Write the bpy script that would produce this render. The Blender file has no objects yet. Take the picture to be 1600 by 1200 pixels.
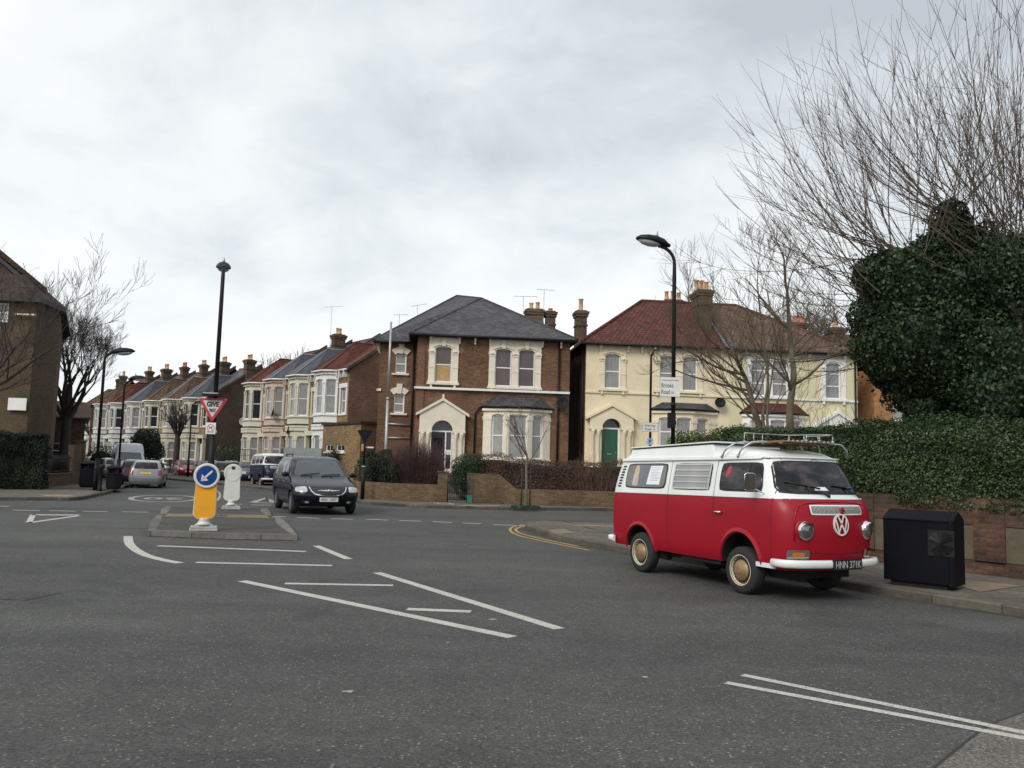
import bpy, math, random
import numpy as np
from mathutils import Vector, Matrix
rad = math.radians
S = bpy.context.scene
COL = S.collection
rng = random.Random(7)

# ------------------------------------------------------------------ camera
F = 1300.0; PITCH = math.atan(128/1300); ROLL = 0.028; H = 1.68
_fw = Vector((0, math.cos(PITCH), math.sin(PITCH)))
_u0 = Vector((0, -math.sin(PITCH), math.cos(PITCH))); _r0 = Vector((1, 0, 0))
_rt = _r0*math.cos(ROLL)+_u0*math.sin(ROLL); _up = _u0*math.cos(ROLL)-_r0*math.sin(ROLL)
EYE = Vector((0, 0, H))
cd = bpy.data.cameras.new('camera'); cam = bpy.data.objects.new('camera', cd); COL.objects.link(cam)
cd.sensor_width = 36; cd.lens = F/1600*36; cd.clip_start = 0.1; cd.clip_end = 2000
mw = Matrix((_rt, _up, -_fw)).transposed().to_4x4(); mw.translation = EYE
cam.matrix_world = mw
S.camera = cam

# ------------------------------------------------------------------ sky and sun
SUN_EL = rad(38); SUN_AZ = rad(214)      # azimuth clockwise from +Y : behind the camera, to the left
w = bpy.data.worlds.new("World"); S.world = w; w.use_nodes = True
nt = w.node_tree; nt.nodes.clear(); N = nt.nodes.new; Lk = nt.links.new
out = N('ShaderNodeOutputWorld')
sky = N('ShaderNodeTexSky'); sky.sky_type = 'NISHITA'; sky.sun_disc = False
sky.sun_elevation = SUN_EL; sky.sun_rotation = SUN_AZ
bs = N('ShaderNodeBackground'); bs.inputs[1].default_value = 0.08; Lk(sky.outputs[0], bs.inputs[0])
tc = N('ShaderNodeTexCoord'); sx = N('ShaderNodeSeparateXYZ'); Lk(tc.outputs['Generated'], sx.inputs[0])
def wm(op, a, b=None, c=None):
    n = N('ShaderNodeMath'); n.operation = op
    for i, v in enumerate((a, b, c)):
        if v is None: continue
        if isinstance(v, (int, float)): n.inputs[i].default_value = v
        else: Lk(v, n.inputs[i])
    return n.outputs[0]
den = wm('ADD', wm('MAXIMUM', sx.outputs[2], 0.0), 0.42)
cb = N('ShaderNodeCombineXYZ'); Lk(wm('DIVIDE', sx.outputs[0], den), cb.inputs[0]); Lk(wm('DIVIDE', sx.outputs[1], den), cb.inputs[1])
def cloud(scale, det, rough, loc, dist=0.0):
    n = N('ShaderNodeTexNoise'); n.inputs['Scale'].default_value = scale; n.inputs['Detail'].default_value = det; n.inputs['Roughness'].default_value = rough; n.inputs['Distortion'].default_value = dist
    mp = N('ShaderNodeMapping'); mp.inputs['Location'].default_value = loc; Lk(cb.outputs[0], mp.inputs[0]); Lk(mp.outputs[0], n.inputs['Vector']); return n.outputs[0]
big = cloud(1.6, 4, .5, (3.1, 1.7, 0), .3); mid = cloud(5.5, 7, .62, (.4, 5.2, 1), .5)
v = wm('ADD', wm('MULTIPLY', big, .70), wm('MULTIPLY', mid, .30))
# thicker cloud high up on the right
v = wm('ADD', v, wm('MULTIPLY', wm('MAXIMUM', wm('SUBTRACT', wm('ADD', wm('MULTIPLY', sx.outputs[2], .8), wm('MULTIPLY', sx.outputs[0], .55)), .12), 0.0), -.42))
v = wm('ADD', v, wm('MULTIPLY', sx.outputs[2], -.10))
cr = N('ShaderNodeValToRGB'); Lk(v, cr.inputs[0])
e = cr.color_ramp.elements
e[0].position = .20; e[0].color = (.40, .43, .465, 1)
e[1].position = .60; e[1].color = (.74, .755, .75, 1)
m = e.new(.34); m.color = (.545, .58, .605, 1)
m = e.new(.46); m.color = (.67, .695, .70, 1)
zen = N('ShaderNodeMapRange'); zen.interpolation_type = 'SMOOTHSTEP'; Lk(sx.outputs[2], zen.inputs[0]); zen.inputs[1].default_value = .52; zen.inputs[2].default_value = 1.0; zen.inputs[3].default_value = 1.0; zen.inputs[4].default_value = 1.7
bc = N('ShaderNodeBackground'); Lk(cr.outputs[0], bc.inputs[0]); Lk(zen.outputs[0], bc.inputs[1])
mx = N('ShaderNodeMixShader'); mx.inputs[0].default_value = .93; Lk(bs.outputs[0], mx.inputs[1]); Lk(bc.outputs[0], mx.inputs[2])
Lk(mx.outputs[0], out.inputs[0])
sl = bpy.data.lights.new('sun', 'SUN'); sl.energy = 1.5; sl.angle = rad(24); sl.color = (1, .95, .87)
so = bpy.data.objects.new('sun', sl); COL.objects.link(so)
sd = Vector((math.sin(SUN_AZ)*math.cos(SUN_EL), math.cos(SUN_AZ)*math.cos(SUN_EL), math.sin(SUN_EL)))
so.rotation_euler = sd.to_track_quat('Z', 'Y').to_euler(); so.location = (0, 0, 40)
S.view_settings.view_transform = 'Standard'; S.view_settings.look = 'None'
S.view_settings.exposure = 0.53; S.view_settings.gamma = 1; S.view_settings.use_curve_mapping = False
S.render.engine = 'CYCLES'

# ------------------------------------------------------------------ layout helpers
def ray(px, py): return _fw+_rt*((px-800)/F)-_up*((py-600)/F)
def G(px, py, z=0.0):
    d = ray(px, py); return EYE+d*((z-H)/d.z)
def A(px, py, Y):
    d = ray(px, py); return EYE+d*(Y/d.y)
class Plane:
    def __init__(s, o, ang): s.o = Vector((o[0], o[1], 0)); s.a = ang; s.u = Vector((math.cos(ang), math.sin(ang), 0)); s.n = Vector((-math.sin(ang), math.cos(ang), 0))
    def loc(s, px, py, yo=0):
        d = ray(px, py); t = (yo-(EYE-s.o).dot(s.n))/d.dot(s.n); p = EYE+d*t-s.o
        return p.dot(s.u), p.z
    def x(s, px, py=620, yo=0): return s.loc(px, py, yo)[0]
    def z(s, px, py, yo=0): return s.loc(px, py, yo)[1]

# ------------------------------------------------------------------ mesh helper
class M:
    def __init__(s): s.v = []; s.f = []; s.m = []; s.mats = []; s.cur = -1; s.T = None; s.sm = []; s.smooth = False
    def mat(s, m):
        if m not in s.mats: s.mats.append(m)
        s.cur = s.mats.index(m); return s
    def _v(s, p):
        p = Vector(p)
        if s.T is not None: p = s.T @ p
        s.v.append(tuple(p)); return len(s.v)-1
    def face(s, idx): s.f.append(tuple(idx)); s.m.append(s.cur); s.sm.append(s.smooth)
    def poly(s, pts): s.face([s._v(p) for p in pts])
    def box(s, x0, y0, z0, x1, y1, z1):
        i = [s._v(p) for p in ((x0,y0,z0),(x1,y0,z0),(x1,y1,z0),(x0,y1,z0),(x0,y0,z1),(x1,y0,z1),(x1,y1,z1),(x0,y1,z1))]
        for q in ((0,3,2,1),(4,5,6,7),(0,1,5,4),(1,2,6,5),(2,3,7,6),(3,0,4,7)): s.face([i[k] for k in q])
    def prism(s, pts, d):
        """pts: planar 3D polygon, d: extrusion vector"""
        d = Vector(d); a = [s._v(p) for p in pts]; b = [s._v(Vector(p)+d) for p in pts]; n = len(a)
        s.face(a[::-1]); s.face(b)
        for i in range(n): s.face((a[i], a[(i+1)%n], b[(i+1)%n], b[i]))
    def tube(s, pts, r, n=6, cap=True):
        pts = [Vector(p) for p in pts]; k = len(pts); rr = r if hasattr(r, '__len__') else [r]*k
        rings = []; px = None
        for i, p in enumerate(pts):
            t = (pts[min(i+1, k-1)]-pts[max(i-1, 0)])
            if t.length < 1e-9: t = Vector((0, 0, 1))
            t.normalize()
            if px is None:
                px = t.cross(Vector((0, 0, 1)) if abs(t.z) < .9 else Vector((1, 0, 0))).normalized()
            else:
                px = (px-t*px.dot(t))
                px = px.normalized() if px.length > 1e-6 else t.orthogonal().normalized()
            q = t.cross(px)
            rings.append([s._v(p+(px*math.cos(2*math.pi*j/n)+q*math.sin(2*math.pi*j/n))*rr[i]) for j in range(n)])
        sm = s.smooth; s.smooth = True
        for a, b in zip(rings, rings[1:]):
            for j in range(n): s.face((a[j], a[(j+1)%n], b[(j+1)%n], b[j]))
        s.smooth = False
        if cap: s.face(rings[0][::-1]); s.face(rings[-1])
        s.smooth = sm
    def lathe(s, prof, n=24, axis='z', c=(0,0,0), smooth=True, cap=True):
        """prof: list of (r, h)"""
        c = Vector(c); rings = []
        for r, h in prof:
            ring = []
            for j in range(n):
                a = 2*math.pi*j/n; x, y = r*math.cos(a), r*math.sin(a)
                p = {'z': (x, y, h), 'y': (x, h, -y), 'x': (h, x, y)}[axis]
                ring.append(s._v(c+Vector(p)))
            rings.append(ring)
        sm = s.smooth; s.smooth = smooth
        for a, b in zip(rings, rings[1:]):
            for j in range(n): s.face((a[j], a[(j+1)%n], b[(j+1)%n], b[j]))
        s.smooth = False
        if cap and prof[0][0] > 1e-4: s.face(rings[0][::-1])
        if cap and prof[-1][0] > 1e-4: s.face(rings[-1])
        s.smooth = sm
    def ball(s, c, rx, ry, rz, n=12, k=8):
        c = Vector(c); rings = []
        for i in range(k+1):
            t = math.pi*i/k-math.pi/2; r = max(math.cos(t), .001)
            rings.append([s._v(c+Vector((rx*r*math.cos(2*math.pi*j/n), ry*r*math.sin(2*math.pi*j/n), rz*math.sin(t)))) for j in range(n)])
        sm = s.smooth; s.smooth = True
        for a, b in zip(rings, rings[1:]):
            for j in range(n): s.face((a[j], a[(j+1)%n], b[(j+1)%n], b[j]))
        s.smooth = sm
    def sheet(s, polys):
        for p in polys: s.poly(p)
    def build(s, name, mat=None, parent=None, uv=True, bevel=0):
        me = bpy.data.meshes.new(name)
        me.from_pydata(s.v, [], s.f)
        if s.mats:
            if -1 in s.m: s.mats.append(mat or s.mats[0]); s.m = [len(s.mats)-1 if k == -1 else k for k in s.m]
            for mm in s.mats: me.materials.append(mm)
            me.polygons.foreach_set('material_index', s.m)
        elif mat: me.materials.append(mat)
        me.polygons.foreach_set('use_smooth', s.sm)
        if uv: box_uv(me)
        me.update()
        o = bpy.data.objects.new(name, me); COL.objects.link(o)
        if parent: o.parent = parent
        if bevel:
            b = o.modifiers.new('bevel', 'BEVEL'); b.width = bevel; b.segments = 2; b.limit_method = 'ANGLE'
        return o
def box_uv(me):
    n = len(me.loops)
    if n == 0: return
    lay = me.uv_layers.new(name='UVMap')
    co = np.empty(len(me.vertices)*3); me.vertices.foreach_get('co', co); co = co.reshape(-1, 3)
    li = np.empty(n, int); me.loops.foreach_get('vertex_index', li)
    nr = np.empty(len(me.polygons)*3); me.polygons.foreach_get('normal', nr); nr = nr.reshape(-1, 3)
    lt = np.empty(len(me.polygons), int); me.polygons.foreach_get('loop_total', lt)
    fn = np.repeat(nr, lt, axis=0)
    t = np.stack([-fn[:, 1], fn[:, 0], np.zeros(n)], 1); ln = np.linalg.norm(t, axis=1)
    flat = ln < .12; t[flat] = (1, 0, 0); ln[flat] = 1; t /= ln[:, None]
    b = np.cross(fn, t); p = co[li]
    uv = np.stack([(p*t).sum(1), (p*b).sum(1)], 1).astype('f')
    lay.data.foreach_set('uv', uv.ravel())
def tag(o, label=None, cat=None, group=None, kind=None):
    if label: o['label'] = label
    if cat: o['category'] = cat
    if group: o['group'] = group
    if kind: o['kind'] = kind
    return o
def thing(name, loc, rz, label, cat, group=None):
    o = bpy.data.objects.new(name, None); COL.objects.link(o); o.empty_display_size = .3
    o.location = loc; o.rotation_euler = (0, 0, rz); return tag(o, label, cat, group)
def Tm(x, y, z=0, a=0): return Matrix.Translation((x, y, z)) @ Matrix.Rotation(a, 4, 'Z')
def copy_tree(o, parent=None):
    c = o.copy(); COL.objects.link(c)
    if parent: c.parent = parent
    for ch in list(o.children): copy_tree(ch, c)
    return c
def text(txt, size, mat, parent, T, name='lettering', extrude=.002, align='CENTER', bold=0, sp=1.0, width=None):
    cu = bpy.data.curves.new('t', 'FONT'); cu.body = txt; cu.size = size; cu.extrude = extrude; cu.align_x = align; cu.align_y = 'CENTER'; cu.offset = bold; cu.space_line = sp
    cu.resolution_u = 3
    to = bpy.data.objects.new('t', cu); COL.objects.link(to)
    dg = bpy.context.evaluated_depsgraph_get()
    me = bpy.data.meshes.new_from_object(to.evaluated_get(dg)); bpy.data.objects.remove(to)
    if width:
        xs = [v.co.x for v in me.vertices]; k = width/(max(xs)-min(xs)); me.transform(Matrix.Diagonal((k, 1, 1, 1)))
    me.transform(T); me.materials.clear(); me.materials.append(mat); me.name = name
    o = bpy.data.objects.new(name, me); COL.objects.link(o)
    if parent: o.parent = parent
    return o
# text faces +Z of its own frame; this stands it up facing -Y
STAND = Matrix.Rotation(rad(90), 4, 'X')

# ------------------------------------------------------------------ materials
MATS = {}
def _new(name):
    m = bpy.data.materials.new(name); m.use_nodes = True; nt = m.node_tree
    b = nt.nodes['Principled BSDF']; return m, nt, b
def nz(nt, scale, detail=4, vec=None, rough=.55, dist=0):
    n = nt.nodes.new('ShaderNodeTexNoise'); n.inputs['Scale'].default_value = scale; n.inputs['Detail'].default_value = detail; n.inputs['Roughness'].default_value = rough
    n.inputs['Distortion'].default_value = dist
    if vec: nt.links.new(vec, n.inputs['Vector'])
    return n.outputs[0]
def ramp(nt, fac, stops):
    r = nt.nodes.new('ShaderNodeValToRGB'); nt.links.new(fac, r.inputs[0]); e = r.color_ramp.elements
    e[0].position, e[0].color = stops[0][0], (*stops[0][1], 1); e[1].position, e[1].color = stops[-1][0], (*stops[-1][1], 1)
    for p, c in stops[1:-1]: k = e.new(p); k.color = (*c, 1)
    return r.outputs[0]
def mixc(nt, fac, a, b, mode='MIX'):
    n = nt.nodes.new('ShaderNodeMix'); n.data_type = 'RGBA'; n.blend_type = mode
    for v, i in ((fac, 0), (a, 6), (b, 7)):
        if isinstance(v, (int, float)): n.inputs[i].default_value = v
        elif isinstance(v, tuple): n.inputs[i].default_value = (*v, 1) if len(v) == 3 else v
        else: nt.links.new(v, n.inputs[i])
    return n.outputs[2]
def mth(nt, op, a, b=None):
    n = nt.nodes.new('ShaderNodeMath'); n.operation = op
    for i, v in enumerate((a, b)):
        if v is None: continue
        if isinstance(v, (int, float)): n.inputs[i].default_value = v
        else: nt.links.new(v, n.inputs[i])
    return n.outputs[0]
def bump(nt, b, h, st, dist=.02):
    n = nt.nodes.new('ShaderNodeBump'); n.inputs['Strength'].default_value = st; n.inputs['Distance'].default_value = dist
    nt.links.new(h, n.inputs['Height']); nt.links.new(n.outputs[0], b.inputs['Normal'])
def tco(nt, k='Object'):
    return nt.nodes.new('ShaderNodeTexCoord').outputs[k]
def sc(c, k): return tuple(min(1, x*k) for x in c)
def pm(name, col, rough=.6, var=.12, scale=2.5, bmp=0, metal=0, spec=.5, coat=0, bscale=40, dirt=0):
    if name in MATS: return MATS[name]
    m, nt, b = _new(name); o = tco(nt)
    c = ramp(nt, nz(nt, scale, 6, o), [(.3, sc(col, 1-var)), (.7, sc(col, 1+var))])
    if dirt:
        d = ramp(nt, nz(nt, scale*2.3, 8, o, .7), [(.5, (1, 1, 1)), (.75, sc((.55, .5, .42), 1))])
        c = mixc(nt, dirt, c, d, 'MULTIPLY')
    nt.links.new(c, b.inputs['Base Color'])
    b.inputs['Roughness'].default_value = rough; b.inputs['Metallic'].default_value = metal
    b.inputs['Specular IOR Level'].default_value = spec; b.inputs['Coat Weight'].default_value = coat; b.inputs['Coat Roughness'].default_value = .05
    if bmp: bump(nt, b, nz(nt, bscale, 4, o), bmp, .01)
    MATS[name] = m; return m
def brick(name, c1, c2, mortar, bw=.225, rh=.075, ms=.012, var=.35, patch=None, bmp=.5, rough=.9, vs=.6):
    if name in MATS: return MATS[name]
    m, nt, b = _new(name); uv = tco(nt, 'UV')
    t = nt.nodes.new('ShaderNodeTexBrick'); nt.links.new(uv, t.inputs['Vector'])
    t.inputs['Scale'].default_value = 1; t.inputs['Brick Width'].default_value = bw; t.inputs['Row Height'].default_value = rh
    t.inputs['Mortar Size'].default_value = ms; t.inputs['Mortar Smooth'].default_value = .2; t.inputs['Bias'].default_value = -.1
    t.inputs['Color1'].default_value = (*c1, 1); t.inputs['Color2'].default_value = (*c2, 1); t.inputs['Mortar'].default_value = (*mortar, 1)
    o = tco(nt)
    big = ramp(nt, nz(nt, vs, 7, o, .62, .4), [(.3, (1-var,)*3), (.55, (1, 1, 1)), (.75, (1+var*.6, 1+var*.55, 1+var*.5))])
    fine = ramp(nt, nz(nt, 9, 5, uv, .7), [(.3, (.72, .72, .72)), (.7, (1.25, 1.22, 1.2))])
    c = mixc(nt, 1.0, t.outputs[0], big, 'MULTIPLY'); c = mixc(nt, 1.0, c, fine, 'MULTIPLY')
    if patch: c = mixc(nt, ramp(nt, nz(nt, 1.1, 6, o, .6), [(.56, (0, 0, 0)), (.66, (.8, .8, .8))]), c, patch)
    nt.links.new(c, b.inputs['Base Color']); b.inputs['Roughness'].default_value = rough; b.inputs['Specular IOR Level'].default_value = .25
    h = mth(nt, 'SUBTRACT', nz(nt, 30, 3, uv), mth(nt, 'MULTIPLY', t.outputs[1], 1.5))
    bump(nt, b, h, bmp, .012)
    MATS[name] = m; return m
def leafm(name, c1, c2, c3, rough=.5, trans=.0):
    if name in MATS: return MATS[name]
    m, nt, b = _new(name)
    g = nt.nodes.new('ShaderNodeNewGeometry').outputs['Random Per Island']
    c = ramp(nt, g, [(0, c1), (.6, c2), (1, c3)])
    k = ramp(nt, nz(nt, .9, 4, tco(nt), .6), [(.3, (.6, .6, .6)), (.7, (1.3, 1.3, 1.2))])
    c = mixc(nt, 1.0, c, k, 'MULTIPLY'); nt.links.new(c, b.inputs['Base Color'])
    b.inputs['Roughness'].default_value = rough; b.inputs['Specular IOR Level'].default_value = .35
    MATS[name] = m; return m
def glassm(name, base, rough=.04, streak=0):
    """window glass over a dark or curtained room"""
    if name in MATS: return MATS[name]
    m, nt, b = _new(name); o = tco(nt)
    c = ramp(nt, nz(nt, 1.3, 4, o, .6), [(.35, sc(base, .85)), (.65, sc(base, 1.15))])
    if streak:
        wv = nt.nodes.new('ShaderNodeTexWave'); wv.inputs['Scale'].default_value = streak; wv.inputs['Distortion'].default_value = 2.5; wv.inputs['Detail'].default_value = 2; wv.bands_direction = 'X'
        nt.links.new(tco(nt, 'UV'), wv.inputs['Vector'])
        c = mixc(nt, 1.0, c, ramp(nt, wv.outputs[1], [(0, (.55, .55, .55)), (1, (1.3, 1.3, 1.3))]), 'MULTIPLY')
    nt.links.new(c, b.inputs['Base Color']); b.inputs['Roughness'].default_value = rough; b.inputs['Specular IOR Level'].default_value = .6
    bump(nt, b, nz(nt, 2.2, 3, o), .14, .05)
    MATS[name] = m; return m

BR_DARK = brick('brown_brick', (.13, .060, .031), (.235, .115, .058), (.13, .10, .075), patch=(.21, .15, .095))
BR_RED = brick('red_brown_brick', (.15, .068, .042), (.24, .115, .07), (.17, .13, .10))
BR_STOCK = brick('stock_brick', (.22, .15, .085), (.33, .235, .14), (.22, .18, .13), var=.3)
BR_YEL = brick('yellow_brick', (.17, .105, .045), (.36, .24, .115), (.22, .18, .12), var=.4)
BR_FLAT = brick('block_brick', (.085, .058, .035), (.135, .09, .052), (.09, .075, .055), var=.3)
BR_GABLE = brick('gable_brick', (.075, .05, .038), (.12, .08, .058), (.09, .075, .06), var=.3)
BR_ORANGE = brick('orange_brick', (.36, .17, .06), (.46, .23, .09), (.3, .2, .12))
BR_GW = brick('garden_wall_brick', (.115, .075, .042), (.19, .125, .07), (.12, .095, .065), var=.45)
BR_HW = brick('hedge_wall_brick', (.075, .042, .031), (.165, .072, .046), (.085, .072, .06), var=.6, patch=(.06, .055, .04), bmp=.8, vs=1.1)
BR_CH = brick('chimney_brick', (.085, .06, .042), (.16, .11, .07), (.11, .09, .07), var=.45)
SLATE = brick('grey_slate', (.055, .055, .06), (.10, .095, .10), (.025, .025, .028), bw=.3, rh=.22, ms=.010, var=.35, bmp=.7, rough=.65)
SLATE_B = brick('blue_slate', (.058, .063, .078), (.086, .092, .11), (.05, .055, .07), bw=.3, rh=.22, ms=.008, var=.25, rough=.55)
TILE_R = brick('red_tile', (.095, .032, .024), (.135, .048, .035), (.06, .02, .015), bw=.25, rh=.2, ms=.012, var=.3, bmp=.8)
TILE_B = brick('brown_tile', (.095, .034, .026), (.15, .055, .040), (.028, .015, .012), bw=.26, rh=.26, ms=.02, var=.3, bmp=.9, vs=1.5)
TILE_D = brick('dark_tile', (.05, .034, .028), (.075, .05, .04), (.02, .015, .012), bw=.26, rh=.26, ms=.018, var=.4, bmp=.9, vs=1.2)
TILE_BB = brick('weathered_tile', (.115, .072, .050), (.165, .105, .072), (.04, .026, .02), bw=.26, rh=.26, ms=.018, var=.4, bmp=.9, vs=1.2)
CREAM = pm('cream_render', (.70, .605, .43), .85, .06, 1.2, .3, dirt=.25)
CREAMT = pm('cream_trim', (.72, .63, .46), .7, .05, 1.2, .2, dirt=.3)
PALEY = pm('pale_yellow_render', (.62, .58, .38), .85, .06, 1.2, .3, dirt=.25)
STUCCO = pm('stucco', (.70, .64, .52), .7, .06, 2, .2, dirt=.3)
WHITE = pm('white_paint', (.74, .74, .72), .5, .04, 2, .1, dirt=.15)
WHITEW = pm('white_window', (.78, .78, .77), .4, .03, 2)
WHITEF = pm('weathered_white', (.50, .50, .47), .7, .1, 2, dirt=.4)
PINK = pm('peach_stucco', (.54, .43, .35), .7, .06, 2, .2, dirt=.2)
CREAM2 = pm('ivory_stucco', (.60, .57, .46), .7, .06, 2, .2, dirt=.2)
TIMBER = pm('dark_timber', (.022, .02, .02), .6, .2)
LEAD = pm('lead', (.17, .18, .20), .5, .15)
POT = pm('clay_pot', (.50, .30, .16), .8, .25, 4, dirt=.4)
POTR = pm('red_pot', (.42, .14, .07), .8, .25, 4)
BLACKP = pm('black_paint', (.009, .009, .010), .5, .2, spec=.22)
BLACKM = pm('black_plastic', (.008, .008, .011), .6, .25, 3, bmp=.2, spec=.2)
GALV = pm('galvanised', (.36, .37, .38), .45, .15, 3, metal=.5)
ALU = pm('aluminium', (.6, .6, .6), .3, .1, metal=.9)
GL_DARK = glassm('dark_glass', (.022, .026, .032))
def _carglass(m):  # cloudy pale and dark tones in the base colour stand in for reflections
    nt = m.node_tree; b = nt.nodes['Principled BSDF']; o = tco(nt); mpn = nt.nodes.new('ShaderNodeMapping'); mpn.inputs['Scale'].default_value = (1.6, 1.6, 3.2); nt.links.new(o, mpn.inputs[0])
    nt.links.new(ramp(nt, nz(nt, 1.4, 5, mpn.outputs[0], .6, .8), [(.38, (.004, .004, .005)), (.52, (.016, .015, .016)), (.66, (.065, .055, .055))]), b.inputs['Base Color'])
GL_DIRTY = glassm('dusty_glass', (.10, .075, .072), .25)
GL_CUR = glassm('net_curtain_glass', (.25, .25, .25), .12, 4)
GL_GREY = glassm('blind_glass', (.27, .27, .255), .15)
GL_CAR = glassm('car_glass', (.008, .009, .010), .03); _carglass(GL_CAR); GL_CAR.node_tree.nodes['Principled BSDF'].inputs['Specular IOR Level'].default_value = .38
GL_CARL = glassm('car_windscreen', (.05, .058, .066), .05)
BOARD = pm('plywood', (.42, .27, .12), .7, .15, 3)
KERB = brick('kerbstone', (.075, .069, .056), (.125, .114, .092), (.06, .055, .05), bw=.92, rh=.5, ms=.012, var=.3, bmp=.3)
PAVE = brick('paving', (.115, .102, .086), (.15, .135, .112), (.06, .055, .046), bw=.6, rh=.75, ms=.01, var=.32, bmp=.25, vs=.5)
PAVEY = brick('tactile', (.15, .12, .08), (.24, .19, .12), (.22, .16, .09), bw=.1, rh=.1, ms=.02, var=.2, bmp=.6)
SOIL = pm('soil', (.07, .06, .04), .95, .3, 1.5, .6)
def asphalt_mat(name, base, light):
    m, nt, b = _new(name); o = tco(nt)
    big = nz(nt, .12, 5, o, .6); mid = nz(nt, 1.7, 6, o, .7); fine = nz(nt, 42, 4, o, .85); fine2 = nz(nt, 14, 5, o, .8)
    c = ramp(nt, mth(nt, 'ADD', mth(nt, 'MULTIPLY', big, .55), mth(nt, 'MULTIPLY', mid, .45)), [(.35, sc(base, .72)), (.65, sc(base, 1.30))])
    c = mixc(nt, 1.0, c, ramp(nt, fine, [(.33, (.35, .35, .35)), (.5, (.92, .92, .92)), (.68, (2.1, 2.05, 1.95))]), 'MULTIPLY')
    c = mixc(nt, 1.0, c, ramp(nt, fine2, [(.35, (.72, .72, .72)), (.65, (1.3, 1.3, 1.28))]), 'MULTIPLY')
    vo = nt.nodes.new('ShaderNodeTexVoronoi'); vo.inputs['Scale'].default_value = 30; nt.links.new(o, vo.inputs['Vector'])
    sp = nt.nodes.new('ShaderNodeSeparateColor'); nt.links.new(vo.outputs['Color'], sp.inputs[0])
    pick = mth(nt, 'GREATER_THAN', sp.outputs[0], .86); near = mth(nt, 'LESS_THAN', vo.outputs['Distance'], .30)
    c = mixc(nt, mth(nt, 'MULTIPLY', mth(nt, 'MULTIPLY', pick, near), .55), c, light)
    # tyre-polished and oily bands, repair patches and hairline cracks
    mpn = nt.nodes.new('ShaderNodeMapping'); mpn.inputs['Rotation'].default_value = (0, 0, rad(58)); mpn.inputs['Scale'].default_value = (.06, .55, 1); nt.links.new(o, mpn.inputs[0])
    c = mixc(nt, .7, c, ramp(nt, nz(nt, 1.0, 4, mpn.outputs[0], .6), [(.35, (.66, .66, .67)), (.65, (1.16, 1.16, 1.13))]), 'MULTIPLY')
    c = mixc(nt, 1.0, c, ramp(nt, nz(nt, .33, 3, o, .5, .6), [(.62, (1, 1, 1)), (.66, (.80, .80, .82))]), 'MULTIPLY')
    v2 = nt.nodes.new('ShaderNodeTexVoronoi'); v2.feature = 'DISTANCE_TO_EDGE'; v2.inputs['Scale'].default_value = .28
    wob = mixc(nt, .3, o, nt.nodes.new('ShaderNodeTexNoise').outputs[1]); wn = wob.node.inputs[7].links[0].from_node; wn.inputs['Scale'].default_value = 2.2; wn.inputs['Detail'].default_value = 6; nt.links.new(o, wn.inputs['Vector']); nt.links.new(wob, v2.inputs['Vector'])
    crack = mth(nt, 'MULTIPLY', mth(nt, 'LESS_THAN', v2.outputs['Distance'], .0012), mth(nt, 'GREATER_THAN', nz(nt, .22, 2, o), .54))
    c = mixc(nt, mth(nt, 'MULTIPLY', crack, .45), c, (.02, .02, .02))
    nt.links.new(c, b.inputs['Base Color']); b.inputs['Roughness'].default_value = .82; b.inputs['Specular IOR Level'].default_value = .3
    bump(nt, b, fine, .6, .012); MATS[name] = m; return m
ASPH = asphalt_mat('asphalt', (.067, .0675, .064), (.30, .29, .26))
ASPH2 = asphalt_mat('asphalt_pale', (.115, .105, .095), (.30, .29, .27))
ASPH3 = asphalt_mat('asphalt_island', (.058, .055, .050), (.12, .12, .11))
KERBG = brick('granite_kerb', (.12, .112, .098), (.19, .18, .16), (.05, .05, .045), bw=.92, rh=3.0, ms=.012, var=.35, bmp=.4)
def paint_mat(name, col):
    m, nt, b = _new(name); o = tco(nt)
    c = ramp(nt, nz(nt, 2.0, 5, o, .7), [(.3, sc(col, .78)), (.7, col)])
    wear = ramp(nt, nz(nt, 45, 4, o, .8), [(.37, (.16, .16, .16)), (.46, (1, 1, 1))])
    c = mixc(nt, 1.0, c, wear, 'MULTIPLY'); nt.links.new(c, b.inputs['Base Color']); b.inputs['Roughness'].default_value = .75
    MATS[name] = m; return m
LINE = paint_mat('road_paint', (.50, .49, .43)); YLINE = paint_mat('yellow_paint', (.48, .30, .06))
LINEF = paint_mat('worn_road_paint', (.34, .335, .31))

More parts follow.
